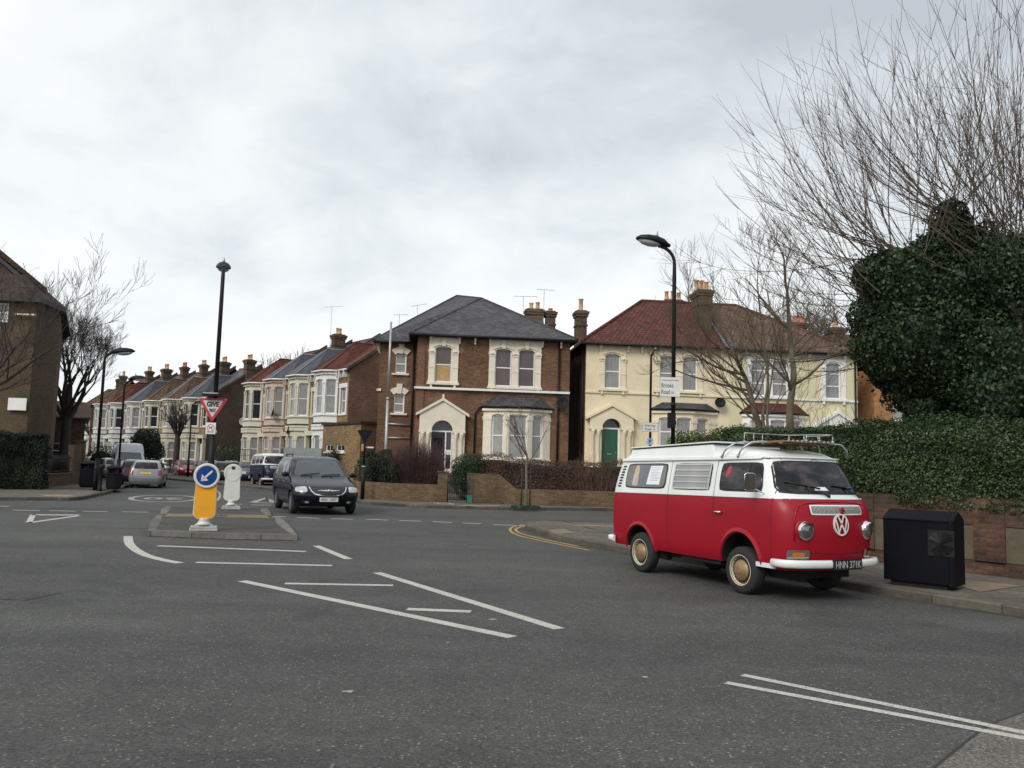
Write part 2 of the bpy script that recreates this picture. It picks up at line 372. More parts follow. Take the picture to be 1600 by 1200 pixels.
# ================================================================== GROUND
def struct(o): return tag(o, kind='structure')
m = M(); m.poly([(-260, -60, 0), (260, -60, 0), (260, 420, 0), (-260, 420, 0)])
struct(m.build('road', ASPH))
KH = .12
GRIT = pm('gutter_grit', (.040, .036, .029), .95, .5, 5, .5, dirt=.5)
def kerb_and_pave(edge, inner, name, pave=PAVE, kw=.16):
    """edge: world xy polyline of the kerb face, inner: rest of the polygon"""
    e = [Vector((p[0], p[1], 0)) for p in edge]; n = len(e); off = []
    poly = e+[Vector((p[0], p[1], 0)) for p in inner]
    area = sum(poly[i].x*poly[(i+1) % len(poly)].y-poly[(i+1) % len(poly)].x*poly[i].y for i in range(len(poly)))
    sg = 1 if area > 0 else -1
    for i in range(n):
        t = (e[min(i+1, n-1)]-e[max(i-1, 0)]).normalized(); nn = Vector((-t.y, t.x, 0))*sg; off.append(e[i]+nn*kw)
    k = M(); s = 0
    for i in range(n-1):
        a, b, c, d = e[i], e[i+1], off[i+1], off[i]; z = Vector((0, 0, KH)); r = (a-d)*.12; r2 = (b-c)*.12
        k.poly([a, b, b+z-r2*0-Vector((0, 0, .02)), a+z-Vector((0, 0, .02))])
        k.poly([a+z-Vector((0, 0, .02)), b+z-Vector((0, 0, .02)), b+z-r2, a+z-r]); k.poly([a+z-r, b+z-r2, c+z, d+z])
    o = struct(k.build(name.replace('pavement', 'kerb'), KERB))
    uvl = o.data.uv_layers[0].data; s = 0
    for i in range(n-1):
        L = (e[i+1]-e[i]).length
        for q, (v0, v1) in enumerate(((.05, .15), (.15, .17), (.17, .30))):
            for j, (uu, vv) in enumerate(((s, v0), (s+L, v0), (s+L, v1), (s, v1))): uvl[(i*3+q)*4+j].uv = (uu, vv)
        s += L
    gm = M()
    for i in range(n-1):
        a, b = e[i], e[i+1]; wa_, wb_ = .16+.07*math.sin(i*2.1), .16+.07*math.sin((i+1)*2.1); na, nb = (e[i]-off[i]).normalized(), (e[i+1]-off[i+1]).normalized(); z = Vector((0, 0, .0025))
        gm.poly([a+na*wa_+z, b+nb*wb_+z, b+z, a+z])
    struct(gm.build('gutter_dirt', GRIT))
    p = M(); p.poly([(q.x, q.y, KH-.004) for q in off]+[(q[0], q[1], KH-.004) for q in inner])
    struct(p.build(name, pave))
def smooth(pts, k=4):
    pts = [Vector((p[0], p[1], 0)) for p in pts]; r = []
    for i in range(len(pts)-1):
        p0, p1, p2, p3 = pts[max(i-1, 0)], pts[i], pts[i+1], pts[min(i+2, len(pts)-1)]
        for j in range(k):
            t = j/k; r.append(.5*((2*p1)+(p2-p0)*t+(2*p0-5*p1+4*p2-p3)*t*t+(3*p1-p0-3*p2+p3)*t**3))
    r.append(pts[-1]); return r
def GX(*pp): return [G(*p).xy.to_3d() for p in pp]
ks = G(1600, 965); kd = (G(1300, 917)-ks).normalized()
right_edge = smooth([ks-kd*14, ks-kd*6, ks, G(1300, 917), G(1100, 884), G(960, 861), G(880, 845), G(835, 833), G(822, 825), G(835, 819.5), G(880, 819.5), G(960, 822), G(960, 822)+Vector((12, 1.3, 0)), G(960, 822)+Vector((45, 5, 0))])
kerb_and_pave(right_edge, [(60, -8)], 'corner_pavement')
farE = smooth([G(960, 799)+Vector((45, 5, 0)), G(960, 799)+Vector((12, 1.3, 0)), G(960, 798.5), G(820, 797.5), G(700, 795), G(630, 792), G(575, 788), G(545, 783), Vector((-9.3, 40.5, 0)), Vector((-12.5, 45, 0)), Vector((-17.8, 52, 0)), Vector((-27, 63, 0)), Vector((-40, 74, 0)), Vector((-70, 92, 0)), Vector((-110, 112, 0))])
kerb_and_pave(farE, [(-110, 180), (80, 180)], 'far_pavement')
leftE = smooth([G(-420, 775), G(-100, 781), G(60, 782), G(118, 782), G(150, 776), G(182, 768), G(200, 760), Vector((-20.5, 44.5, 0)), Vector((-26, 52, 0)), Vector((-36, 63, 0)), Vector((-52, 75, 0)), Vector((-85, 92, 0)), Vector((-130, 108, 0))])
kerb_and_pave(leftE, [(-180, 90), (-120, 30)], 'side_pavement')

# garden ground
def soilpoly(name, pts, mat=SOIL, z=KH+.006):
    p = M(); p.poly([(q[0], q[1], z) for q in pts]); struct(p.build(name, mat))

# traffic island
def isl(pts, name):
    top = KH; q = M(); P = [G(*p) for p in pts]; c = sum(P, Vector())/len(P)
    q.mat(KERBG); n = len(P); ins = [p+(c-p).normalized()*.26 for p in P]
    for i in range(n):
        a, b, d, e2 = P[i], P[(i+1) % n], ins[(i+1) % n], ins[i]; z = Vector((0, 0, top))
        q.poly([a, b, b+z, a+z]); q.poly([a+z, b+z, d+z, e2+z])
    q.mat(ASPH3); q.poly([p+Vector((0, 0, top)) for p in ins]); return q
q = isl([(230, 838), (352, 843), (464, 845), (449, 826), (437, 815), (345, 813), (246, 811), (234, 822)], 'a'); struct(q.build('traffic_island', None))
q = isl([(249, 809.5), (340, 811), (424, 812.2), (421, 805), (417, 800), (340, 797.5), (259, 796.5), (252, 801)], 'b'); struct(q.build('traffic_island', None))
def strip(pts, z): t = M(); t.poly([G(a, b, z) for a, b in pts]); return t
for pp in ([(262, 803), (304, 803.5), (302, 807.5), (257, 807)], [(357, 804), (417, 804.5), (420, 809.5), (353, 808.5)]):
    struct(strip(pp, KH+.004).build('tactile_paving', PAVEY))

# road markings
def line(pts, wd, mat=LINE, z=.004, name='road_marking', sm=False):
    P = [G(*p) for p in pts]
    if sm: P = smooth(P, 5)
    t = M(); L = []; R = []
    for i, p in enumerate(P):
        d = (P[min(i+1, len(P)-1)]-P[max(i-1, 0)]).normalized(); nn = Vector((-d.y, d.x, 0))*wd/2
        L.append(Vector((p.x, p.y, z))+nn); R.append(Vector((p.x, p.y, z))-nn)
    for i in range(len(P)-1): t.poly([R[i], R[i+1], L[i+1], L[i]])
    return struct(t.build(name, mat))
line([(200, 838), (203, 851), (222, 865), (250, 874), (281, 880)], .17, sm=True)
line([(246, 853), (478, 862)], .17); line([(306, 879), (519, 884)], .16); line([(494, 853), (545, 874)], .15)
line([(589, 895), (874, 983)], .15); line([(378, 908), (801, 996)], .15); line([(445, 912), (614, 915)], .15); line([(636, 952), (736, 956)], .16)
line([(1134, 1067), (1600, 1154), (1700, 1173)], .09); line([(1160, 1055), (1600, 1145), (1700, 1165)], .09)
line([(45, 817), (52, 804)], .14); line([(50, 804.5), (123, 805)], .35); line([(44, 817), (123, 806)], .16)
for a, b in (((20, 797), (62, 798)), ((78, 798), (118, 799)), ((130, 799), (168, 799.5)), ((190, 799.8), (232, 800.5)),
             ((420, 806.5), (446, 807.5)), ((464, 808.5), (499, 810)), ((517, 810.5), (552, 811.5)), ((572, 811.5), (607, 812.8)), ((624, 813.5), (658, 814.5)), ((676, 815.2), (706, 816.5)), ((724, 817.5), (752, 818.5)), ((771, 820), (831, 822))):
    line([a, b], .15)
for a, b in (((352, 787.5), (378, 788)), ((392, 789), (424, 789.5)), ((0, 791), (14, 791.3))): line([a, b], .2)
line([(395, 785), (416, 778), (428, 785)], .3, LINEF); line([(395, 785.5), (430, 786)], .3, LINEF)
line([(337, 766), (343, 770), (344, 775), (341, 780), (336, 784)], .11, LINEF)
oval = [(256+52*math.cos(t), 779+5.2*math.sin(t)) for t in np.linspace(0, 2*math.pi, 28)]
line(oval, .22, LINEF, name='speed_roundel')
def gtext(txt, px, py, size, ang, mat, zs=2.2):
    p = G(px, py); T = Matrix.Translation((p.x, p.y, .006)) @ Matrix.Rotation(ang, 4, 'Z') @ Matrix.Diagonal((1, zs, 1, 1))
    o = text(txt, size, mat, None, T, 'road_numerals', extrude=0, bold=.03); struct(o)
gtext('20', 256, 779, 1.5, rad(197), LINEF, 1.4)
line([(829, 819), (812, 820.5), (797, 826.5), (808, 836), (850, 846), (920, 860)], .07, YLINE, sm=True, name='yellow_line')
line([(829, 821), (818, 822.5), (806, 827), (815, 834), (856, 844), (905, 854)], .07, YLINE, sm=True, name='yellow_line')
for px, py, r in ((180, 817, .05), (545, 1081, .05), (700, 1004, .03), (770, 968, .05), (1008, 1058, .035)):
    p = G(px, py); t = M(); t.poly([(p.x+r*math.cos(a)*rng.uniform(.5, 1.2), p.y+r*.8*math.sin(a)*rng.uniform(.5, 1.2), .003) for a in np.linspace(0, 6.28, 8)[:-1]])
    struct(t.build('road_stain', LINEF))
t = M(); t.poly([G(-20, 935, .004), G(30, 921.5, .004), G(97, 926, .004), G(40, 938, .004)]); struct(t.build('road_patch', ASPH3))
t = M(); t.poly([G(a, b, .003) for a, b in ((1440, 1215), (1528, 1143), (1562, 1126), (1600, 1112), (1800, 1060), (1800, 1300))]); struct(t.build('road_patch', ASPH2))
t = M(); t.poly([G(a, b, .0035) for a, b in ((1436, 1215), (1526, 1143), (1561, 1125), (1600, 1111), (1601, 1113), (1562, 1127), (1530, 1145), (1444, 1215))]); struct(t.build('road_joint', TIMBER))
# paving details
def pv(pts, mat, name='paving_patch', z=KH+.003): struct(strip(pts, z).build(name, mat))
YPAV = pm('buff_slab', (.22, .165, .10), .9, .2, 4); DPAV = pm('dark_repair', (.09, .082, .07), .9, .25, 3)
pv([(885, 819.6), (960, 821.3), (960, 823.3), (900, 821.6)], YPAV); pv([(855, 828), (880, 826), (900, 833), (868, 834)], pm('sand_slab', (.18, .135, .09), .9, .2, 5))
pv([(913, 829), (945, 829.5), (950, 831.5), (918, 831)], DPAV); pv([(705, 788.6), (778, 789.6), (785, 791.0), (730, 790.8)], YPAV)
pv([(675, 785.4), (703, 785.8), (712, 788.2), (688, 787.8)], pm('pale_frame', (.30, .28, .24), .9)); pv([(682, 786), (700, 786.3), (706, 787.6), (690, 787.4)], DPAV, z=KH+.006)
pv([(60, 772.5), (110, 773), (118, 775.8), (75, 775.8)], YPAV)
pv([(1500, 905), (1600, 915), (1530, 925), (1490, 912)], pm('sand_slab', (.18, .135, .09), .9, .2, 5)) 
soilpoly('garden_ground', [(0.2, 37.6), (40, 42.5), (40, 180), (-50, 180), (-33, 75), (-13.8, 51), (-7.2, 39.5), (-5.3, 37.4)])
hd = Vector((-.53, .848, 0)); hw0 = G(1600, 905, KH)
soilpoly('garden_ground', [(hw0+hd*(-14)+Vector((.2, .1, 0)))[:2], (hw0+hd*8.6+Vector((.3, .1, 0)))[:2], (45, 27), (45, 5)])
soilpoly('garden_ground', [(-17.2, 37.5), (-22.6, 46.5), (-50, 75), (-90, 70), (-60, 34)])

# ================================================================== HOUSES
def wall_grid(m, x0, x1, z0, z1, holes, y=0, d=.16, T=None):
    """vertical wall facing -y with real openings and reveals"""
    old = m.T; m.T = T if T is not None else old
    xs = sorted({x0, x1, *[h[0] for h in holes], *[h[1] for h in holes]}); zs = sorted({z0, z1, *[h[2] for h in holes], *[h[3] for h in holes]})
    xs = [x for x in xs if x0-1e-6 <= x <= x1+1e-6]; zs = [z for z in zs if z0-1e-6 <= z <= z1+1e-6]
    for a, b in zip(xs, xs[1:]):
        for c, e in zip(zs, zs[1:]):
            mx_, mz = (a+b)/2, (c+e)/2
            if any(h[0] < mx_ < h[1] and h[2] < mz < h[3] for h in holes): continue
            m.poly([(a, y, c), (b, y, c), (b, y, e), (a, y, e)])
    for a, b, c, e in [h[:4] for h in holes]:
        m.poly([(a, y, c), (a, y, e), (a, y+d, e), (a, y+d, c)]); m.poly([(b, y, e), (b, y, c), (b, y+d, c), (b, y+d, e)])
        m.poly([(a, y, e), (b, y, e), (b, y+d, e), (a, y+d, e)]); m.poly([(b, y, c), (a, y, c), (a, y+d, c), (b, y+d, c)])
    m.T = old
def window(par, x0, x1, z0, z1, y=0, fr=WHITEW, gl=GL_CUR, T=None, fw=.07, bars=0, split=.5, gl2=None, d=.12):
    m = M(); m.T = T; yo = y+d-.05
    m.box(x0+.002, yo, z0+.002, x0+fw, yo+.05, z1-.002); m.box(x1-fw, yo, z0+.002, x1-.002, yo+.05, z1-.002)
    m.box(x0+fw, yo+.002, z0+.002, x1-fw, yo+.048, z0+fw*1.4); m.box(x0+fw, yo+.002, z1-fw, x1-fw, yo+.048, z1-.002)
    zm = z0+(z1-z0)*split
    if split: m.box(x0+fw, yo+.004, zm-.03, x1-fw, yo+.046, zm+.03)
    for k in range(bars):
        xx = x0+(x1-x0)*(k+1)/(bars+1); m.box(xx-.015, yo+.01, z0+fw, xx+.015, yo+.04, z1-fw)
    w_ = m.build('window', fr, par)
    g = M(); g.T = T; g.mat(gl)
    if split and gl2:
        g.mat(gl2); g.poly([(x0, yo+.03, z0), (x1, yo+.03, z0), (x1, yo+.03, zm), (x0, yo+.03, zm)]); g.mat(gl)
        g.poly([(x0, yo+.03, zm), (x1, yo+.03, zm), (x1, yo+.03, z1), (x0, yo+.03, z1)])
    else: g.poly([(x0, yo+.03, z0), (x1, yo+.03, z0), (x1, yo+.03, z1), (x0, yo+.03, z1)])
    g.build('pane', None, w_)
    return w_
def arch_fill(m, x0, x1, zt, rise, y0, y1, n=10, top=None):
    """solid between a segmental arch and the flat line zt(+top)"""
    top = zt if top is None else top; c = (x0+x1)/2; hw_ = (x1-x0)/2
    z = lambda x: zt-rise*((x-c)/hw_)**2
    for i in range(n):
        a = x0+(x1-x0)*i/n; b = x0+(x1-x0)*(i+1)/n
        if abs(z(a)-top) < 1e-4 and abs(z(b)-top) < 1e-4: continue
        p = [(a, y0, z(a)), (b, y0, z(b)), (b, y0, top+.001), (a, y0, top+.001)]
        m.prism(p, (0, y1-y0, 0))
def surround(par, opens, z0, z1, mat, y=0, side=.30, head=.42, keyb=True, T=None, rise=.16, sill=.12, capz=None, corbels=True):
    """moulded stucco window surround round one or more openings"""
    m = M(); m.T = T; xa, xb = opens[0][0], opens[-1][1]
    pil = [(xa-side, xa)]+[(opens[i][1], opens[i+1][0]) for i in range(len(opens)-1)]+[(xb, xb+side)]
    for k, (a, b) in enumerate(pil):
        m.box(a, y-.07, z0, b, y-.001, z1-.02)
        cz = z1-rise-.20
        m.box(a-.03, y-.12, cz, b+.03, y-.002, cz+.12); m.box(a-.015, y-.10, cz-.10, b+.015, y-.003, cz-.03)
        m.box(a-.012, y-.09, z0+.82, b+.012, y-.003, z0+.89)
        m.box(a-.02, y-.10, z0, b+.02, y-.003, z0+.12)
        m.ball(((a+b)/2, y-.11, cz+.05), min(.12, (b-a)/2), .05, .06, 8, 5)
    for a, b in opens:
        arch_fill(m, a, b, z1, rise, y-.06, y+.05, top=z1)
        # projecting hood following the arch
        c = (a+b)/2; h = (b-a)/2+.1; pts = [(c+h*t, z1+.07-rise*t*t) for t in np.linspace(-1, 1, 9)]
        for (p, q), (r, s_) in zip(pts, pts[1:]): m.prism([(p, y-.12, q), (r, y-.12, s_), (r, y-.12, s_+.09), (p, y-.12, q+.09)], (0, .11, 0))
        if keyb: m.prism([(c-.09, y-.15, z1-.02), (c+.09, y-.15, z1-.02), (c+.14, y-.15, z1+head-.02), (c-.14, y-.15, z1+head-.02)], (0, .13, 0))
    m.box(xa-side, y-.055, z1-.02, xb+side, y-.0015, z1+head)
    m.box(xa-side-.07, y-.17, z0-sill, xb+side+.07, y-.0012, z0)
    if corbels:
        for a, b in (pil[0], pil[-1]): m.box((a+b)/2-.06, y-.14, z0-sill-.18, (a+b)/2+.06, y-.002, z0-sill)
    return m.build('window_surround', mat, par)
def chimney(par, x, y, z0, z1, w_, d_, pots, potm=POT, br=BR_CH, poth=.55, corb=True):
    m = M(); m.mat(br); m.box(x-w_/2, y-d_/2, z0, x+w_/2, y+d_/2, z1-.002)
    if corb:
        m.box(x-w_/2-.07, y-d_/2-.07, z1-.38, x+w_/2+.07, y+d_/2+.07, z1-.22); m.box(x-w_/2-.12, y-d_/2-.12, z1-.22, x+w_/2+.12, y+d_/2+.12, z1-.06)
        m.box(x-w_/2-.05, y-d_/2-.05, z1-.95, x+w_/2+.05, y+d_/2+.05, z1-.86)
    m.mat(LEAD); m.box(x-w_/2+.02, y-d_/2+.02, z1-.06, x+w_/2-.02, y+d_/2-.02, z1+.03)
    c = m.build('chimney', None, par)
    for k in range(pots):
        p = M(); xx = x+(k-(pots-1)/2)*min(.42, (w_-.2)/max(1, pots-1) if pots > 1 else 0); h = poth*rng.uniform(.9, 1.12)
        p.lathe([(.15, 0), (.165, .05), (.14, .08), (.125, h-.08), (.155, h-.06), (.155, h), (.10, h), (.10, h-.15)], 14, c=(xx, y, z1+.03)); p.build('chimney_pot', potm, c)
    return c
def aerial(par, x, y, z0, z1, L=1.2, ang=.4, kind=0):
    m = M(); m.tube([(x, y, z0), (x, y, z1)], .018, 5); c, s_ = math.cos(ang), math.sin(ang)
    m.tube([(x-c*L*.4, y-s_*L*.4, z1-.05), (x+c*L*.6, y+s_*L*.6, z1+.05)], .012, 4)
    for k in range(9):
        t = -.35+k*.11; w_ = .16-.01*k; m.tube([(x+c*L*t-s_*w_, y+s_*L*t+c*w_, z1), (x+c*L*t+s_*w_, y+s_*L*t-c*w_, z1)], .006, 3)
    m.build('aerial', GALV, par)
def dish(par, x, y, z, r=.33, face=(-.3, -1, .3), mat=None):
    f = Vector(face).normalized(); m = M(); m.T = Matrix.Translation((x, y, z)) @ f.to_track_quat('Z', 'Y').to_matrix().to_4x4()
    m.lathe([(.001, -.08), (r*.5, -.06), (r*.85, -.02), (r, .01), (r+.01, .0), (r*.5, -.09), (.001, -.1)], 20)
    m.tube([(0, -r*.9, 0), (0, 0, .35)], .012, 4); m.ball((0, 0, .36), .05, .05, .05, 8, 5); m.tube([(0, 0, -.1), (0, -.15, -.35)], .025, 5)
    m.build('satellite_dish', mat or BLACKM, par)
def pipe(par, pts, r=.05, mat=None, name='drainpipe'):
    m = M(); m.tube(pts, r, 8); m.build(name, mat or BLACKP, par)
def gutter(par, pts, mat=None):
    m = M(); m.tube(pts, .075, 8); m.build('gutter', mat or BLACKP, par)
def corbel(m, x, z, y=0, s_=1):
    m.box(x-.06*s_, y-.32, z-.14, x+.06*s_, y-.002, z); m.box(x-.055*s_, y-.20, z-.28, x+.055*s_, y-.003, z-.14); m.box(x-.05*s_, y-.10, z-.46, x+.05*s_, y-.004, z-.28)
def roof_slab(par, polys, mat, th=.12, name='roof', eave=None):
    m = M()
    for p in polys:
        m.mat(mat); m.poly(p); m.mat(TIMBER); m.poly([(a, b, c-th) for a, b, c in p][::-1])
        for i in range(len(p)):
            a, b = Vector(p[i]), Vector(p[(i+1) % len(p)]); d = Vector((0, 0, th)); m.poly([a-d, b-d, b, a])
    o = m.build(name, None, par); return o
def ridge(par, segs, mat, r=.09):
    m = M()
    for a, b in segs: m.tube([a, b], r, 6)
    m.build('ridge_tiles', mat, par)
def porch(par, xc, w_, zbase, zspring, zapex, zeave, ow, mat, y=0, door=None, T=None):
    """gabled stucco porch surround with an arched opening of width ow"""
    m = M(); m.T = T; h = w_/2; r = ow/2; pr = -.34; n = 14
    arc = [(xc-r*math.cos(math.pi*i/n), zspring+r*math.sin(math.pi*i/n)) for i in range(n+1)]
    gz = lambda x: zapex-(zapex-zeave)*abs(x-xc)/h
    for (a, c), (b, e_) in zip(arc, arc[1:]):
        ta, tb = gz(a), gz(b)
        if a < xc < b: m.prism([(a, pr, c), (b, pr, e_), (b, pr, tb), (xc, pr, zapex), (a, pr, ta)], (0, .339, 0))
        else: m.prism([(a, pr, c), (b, pr, e_), (b, pr, tb), (a, pr, ta)], (0, .339, 0))
    for s_ in (-1, 1):
        xo = xc+s_*(h-.16); xi = xc+s_*r; lo, hi = min(xo, xi), max(xo, xi)
        m.prism([(lo, pr, zspring), (hi, pr, zspring), (hi, pr, gz(hi)), (lo, pr, gz(lo))], (0, .338, 0))
        m.box(lo-.02, pr-.05, zspring-.10, hi+.02, -.002, zspring+.02)     # impost
        m.box(lo, pr+.12, zbase, hi, -.0025, zspring-.1)
        for k in (.27, .73):                                                # colonnettes
            cx = lo+(hi-lo)*k
            m.lathe([(.11, 0), (.11, .12), (.085, .16), (.08, zspring-zbase-.42), (.11, zspring-zbase-.36), (.10, zspring-zbase-.3), (.15, zspring-zbase-.18), (.15, zspring-zbase-.1)], 12, c=(cx, pr+.08, zbase))
        # raking moulding
        e0 = (xc+s_*(h+.05), zeave-.05); e1 = (xc, zapex+.02)
        m.prism([(e0[0], pr-.10, e0[1]), (e1[0], pr-.10, e1[1]), (e1[0], pr-.10, e1[1]+.16), (e0[0], pr-.10, e0[1]+.14)], (0, .44, 0))
    m.box(xc-.05, pr-.08, zapex+.15, xc+.05, pr+.05, zapex+.38)
    return m.build('porch', mat, par)
def bay(par, xs, yo, z0, z1, pz0, pz1, mat, panes, roofmat, roofz, T=None, fr=WHITEW, gl=GL_GREY, split=.52, wallz=None, wallmat=None):
    """canted bay: xs = the four plan corners along the facade, yo = projection"""
    pl = [(xs[0], 0), (xs[1], -yo), (xs[2], -yo), (xs[3], 0)]
    m = M(); m.mat(mat); base = par; facets = []
    b = None
    for i in range(3):
        a, c = Vector((*pl[i], 0)), Vector((*pl[i+1], 0)); L = (c-a).length; ang = math.atan2(c.y-a.y, c.x-a.x)
        Tf = (T or Matrix()) @ Tm(a.x, a.y, 0, ang); facets.append((Tf, L))
        mg = panes[i]
        if mg: wall_grid(m, 0, L, pz0-.35, z1, [(L*mg[0], L*mg[1], pz0, pz1)], T=Tf, d=.14)
        else: wall_grid(m, 0, L, pz0-.35, z1, [], T=Tf)
        m.T = Tf
        m.mat(wallmat or mat); m.poly([(0, 0, z0), (L, 0, z0), (L, 0, pz0-.35), (0, 0, pz0-.35)]); m.mat(mat)
        m.box(-.03, -.09, pz0-.12, L+.03, -.001, pz0); m.box(-.03, -.12, z1-.22, L+.03, -.002, z1-.001)
        for s0, s1 in ((0.0, L*mg[0]), (L*mg[1], L)) if mg else ():
            zc = pz1-.32; m.box(s0-.01, -.07, zc, s1+.01, -.003, zc+.2); m.box(s0+.02, -.045, pz0, s1-.02, -.004, zc)
        if mg: arch_fill(m, L*mg[0], L*mg[1], pz1, .07, -.04, .06, 8)
    m.T = T
    bo = m.build('bay_window', None, par)
    for (Tf, L), mg in zip(facets, panes):
        if mg:
            g = M(); g.T = Tf; a, c = L*mg[0], L*mg[1]; g.mat(fr)
            zm = pz0+(pz1-pz0)*split; y0 = .07
            for bx in ((a+.002, pz0+.002, a+.06, pz1-.002), (c-.06, pz0+.002, c-.002, pz1-.002), (a+.06, pz0+.002, c-.06, pz0+.09), (a+.06, zm-.03, c-.06, zm+.03), (a+.06, pz1-.09, c-.06, pz1-.002)): g.box(bx[0], y0, bx[1], bx[2], y0+.05, bx[3])
            g.mat(gl if not isinstance(gl, (list, tuple)) else gl[facets.index((Tf, L))]); g.poly([(a, y0+.03, pz0), (c, y0+.03, pz0), (c, y0+.03, pz1), (a, y0+.03, pz1)])
            g.build('sash', None, bo)
    if roofmat:
        e = .16; m = M(); m.T = T
        o_ = [(xs[0]-e, 0), (xs[1]-e*.6, -yo-e), (xs[2]+e*.6, -yo-e), (xs[3]+e, 0)]
        i_ = [(xs[0]+.55, 0), (xs[1]+.25, -.05), (xs[2]-.25, -.05), (xs[3]-.55, 0)]
        for k in range(3):
            m.mat(roofmat); m.poly([(*o_[k], z1+.02), (*o_[k+1], z1+.02), (*i_[k+1], roofz), (*i_[k], roofz)])
            m.mat(BLACKP); m.tube([(*o_[k], z1-.02), (*o_[k+1], z1-.02)], .07, 6)
        m.mat(TIMBER); m.poly([(*p, z1) for p in o_])
        m.build('bay_roof', None, par)
    return bo

# ---------------------------------------------------------------- brown corner house
HB = 45.8
FP = Plane((A(646, 700, HB).x, A(646, 700, HB).y), rad(6.0))
U2 = lambda u, v: (580+u/3.244, 430+v/3.244)
U3 = lambda u, v: (880+u/3.077, 420+v/3.077)
def L2(u, v, yo=0): return FP.loc(*U2(u, v), yo)
def L3(u, v, yo=0): return FP.loc(*U3(u, v), yo)
hb = thing('brick_house', (FP.o.x, FP.o.y, KH), FP.a, 'large brown brick corner house with grey slate hipped roof and white arched porch', 'house')
def zz(z): return z-KH
W = L2(1008, 400)[0]; ZE = zz(L2(600, 312)[1]); ZS = zz(L2(600, 580)[1])
ulg = (L2(322, 450)[0], L2(410, 450)[0]); urg = [(L2(627, 460)[0], L2(712, 460)[0]), (L2(745, 460)[0], L2(830, 460)[0])]
uz0, uz1 = zz(L2(366, 545)[1]), zz(L2(366, 360)[1]); rz0, rz1 = zz(L2(720, 568)[1]), zz(L2(720, 374)[1])
dx0, dx1 = L2(303, 850)[0], L2(410, 850)[0]; dzs = zz(L2(355, 790)[1]); dr = (dx1-dx0)/2; dc = (dx0+dx1)/2
dbase = zz(L2(355, 1000)[1])
m = M(); m.mat(BR_DARK)
wall_grid(m, 0, W, 0, ZE, [(ulg[0], ulg[1], uz0, uz1), (urg[0][0], urg[0][1], rz0, rz1), (urg[1][0], urg[1][1], rz0, rz1), (dx0, dx1, dbase, dzs+dr)], d=.16)
DP = 9.0; WX = -1.75; WY = 2.2   # recessed wing to the left
m.poly([(W, 0, 0), (W, DP, 0), (W, DP, ZE), (W, 0, ZE)]); m.poly([(W, DP, 0), (WX, DP, 0), (WX, DP, ZE), (W, DP, ZE)])
m.poly([(0, WY, 0), (0, 0, 0), (0, 0, ZE), (0, WY, ZE)])
# wing front with two narrow windows
def Lw(u, v): return FP.loc(*U2(u, v), WY)
wx0 = Lw(40, 500)[0]; WX = wx0
ww = [(Lw(122, 450)[0], Lw(178, 450)[0], zz(Lw(150, 498)[1]), zz(Lw(150, 400)[1])), (Lw(114, 640)[0], Lw(168, 640)[0], zz(Lw(140, 700)[1]), zz(Lw(140, 603)[1]))]
ZW = zz(Lw(100, 335)[1])
Tw = Tm(0, WY)
wall_grid(m, WX, 0, 0, ZW, ww, T=Tw)
m.mat(BR_RED); m.poly([(WX, DP, 0), (WX, WY, 0), (WX, WY, ZW), (WX, DP, ZW)])
m.build('wall', None, hb)
for k, h in enumerate(ww):
    window(hb, *h, T=Tw, gl=GL_CUR)
    s_ = M(); s_.T = Tw; s_.box(h[0]-.18, -.12, h[2]-.1, h[1]+.18, -.002, h[2]); s_.build('window_sill', STUCCO, hb); s_ = M(); s_.T = Tw
    c = (h[0]+h[1])/2; r0 = (h[1]-h[0])/2
    for i in range(8):
        t0, t1 = -1.15+2.3*i/8, -1.15+2.3*(i+1)/8; f = lambda t, k_: (c+math.sin(t*.62)*(r0*1.62+k_), h[3]-.42+math.cos(t*.62)*(.5+k_))
        a, b, e_, g_ = f(t0, 0), f(t1, 0), f(t1, .34), f(t0, .34); s_.prism([(a[0], -.07, a[1]), (b[0], -.07, b[1]), (e_[0], -.07, e_[1]), (g_[0], -.07, g_[1])], (0, .068, 0))
    s_.prism([(c-.11, -.12, h[3]+.02), (c+.11, -.12, h[3]+.02), (c+.17, -.12, h[3]+.6), (c-.17, -.12, h[3]+.6)], (0, .1, 0))
    s_.build('window_head', STUCCO, hb)
window(hb, *ulg, uz0, uz1, gl=GL_DIRTY, gl2=BOARD, split=.5)
for g_ in urg: window(hb, *g_, rz0, rz1, gl=GL_DIRTY, split=.5)
surround(hb, [ulg], uz0, uz1, STUCCO, side=.34, head=.5); surround(hb, urg, rz0, rz1, STUCCO, side=.34, head=.5)
m = M(); m.box(-.06, -.19, ZS-.10, W, -.001, ZS+.02); m.box(-.09, -.19, ZS-.10, -.001, WY-.1, ZS+.019); m.build('string_course', WHITE, hb)
m = M(); m.T = Tw; m.box(WX-.06, -.09, ZS-.12, WX+.15, -.001, ZS+.02); m.box(WX-.09, -.09, ZS-.12, WX-.001, 6, ZS+.02); m.build('string_course', WHITE, hb)
for u in (302, 448, 527, 603, 868, 962): m = M(); corbel(m, L2(u, 340)[0], ZE-.03); m.build('eaves_bracket', STUCCO, hb)
for yy in (2.6, 3.2, 3.8, 4.4, 5.0, 5.6, 6.2):
    m = M(); m.box(WX-.32, yy, ZW-.16, WX-.002, yy+.12, ZW); m.box(WX-.2, yy, ZW-.34, WX-.003, yy+.12, ZW-.16); m.build('eaves_bracket', STUCCO, hb)
# small brick piers between window tops under the eaves
m = M(); m.mat(BR_RED)
m.box(.05, -.05, 0, .45, -.001, ZE-.1)
m.build('corner_pier', None, hb)
porch(hb, dc, L2(492, 700)[0]-L2(232, 700)[0], 0, dzs, zz(L2(362, 640)[1]), zz(L2(230, 708)[1]), dx1-dx0, STUCCO)
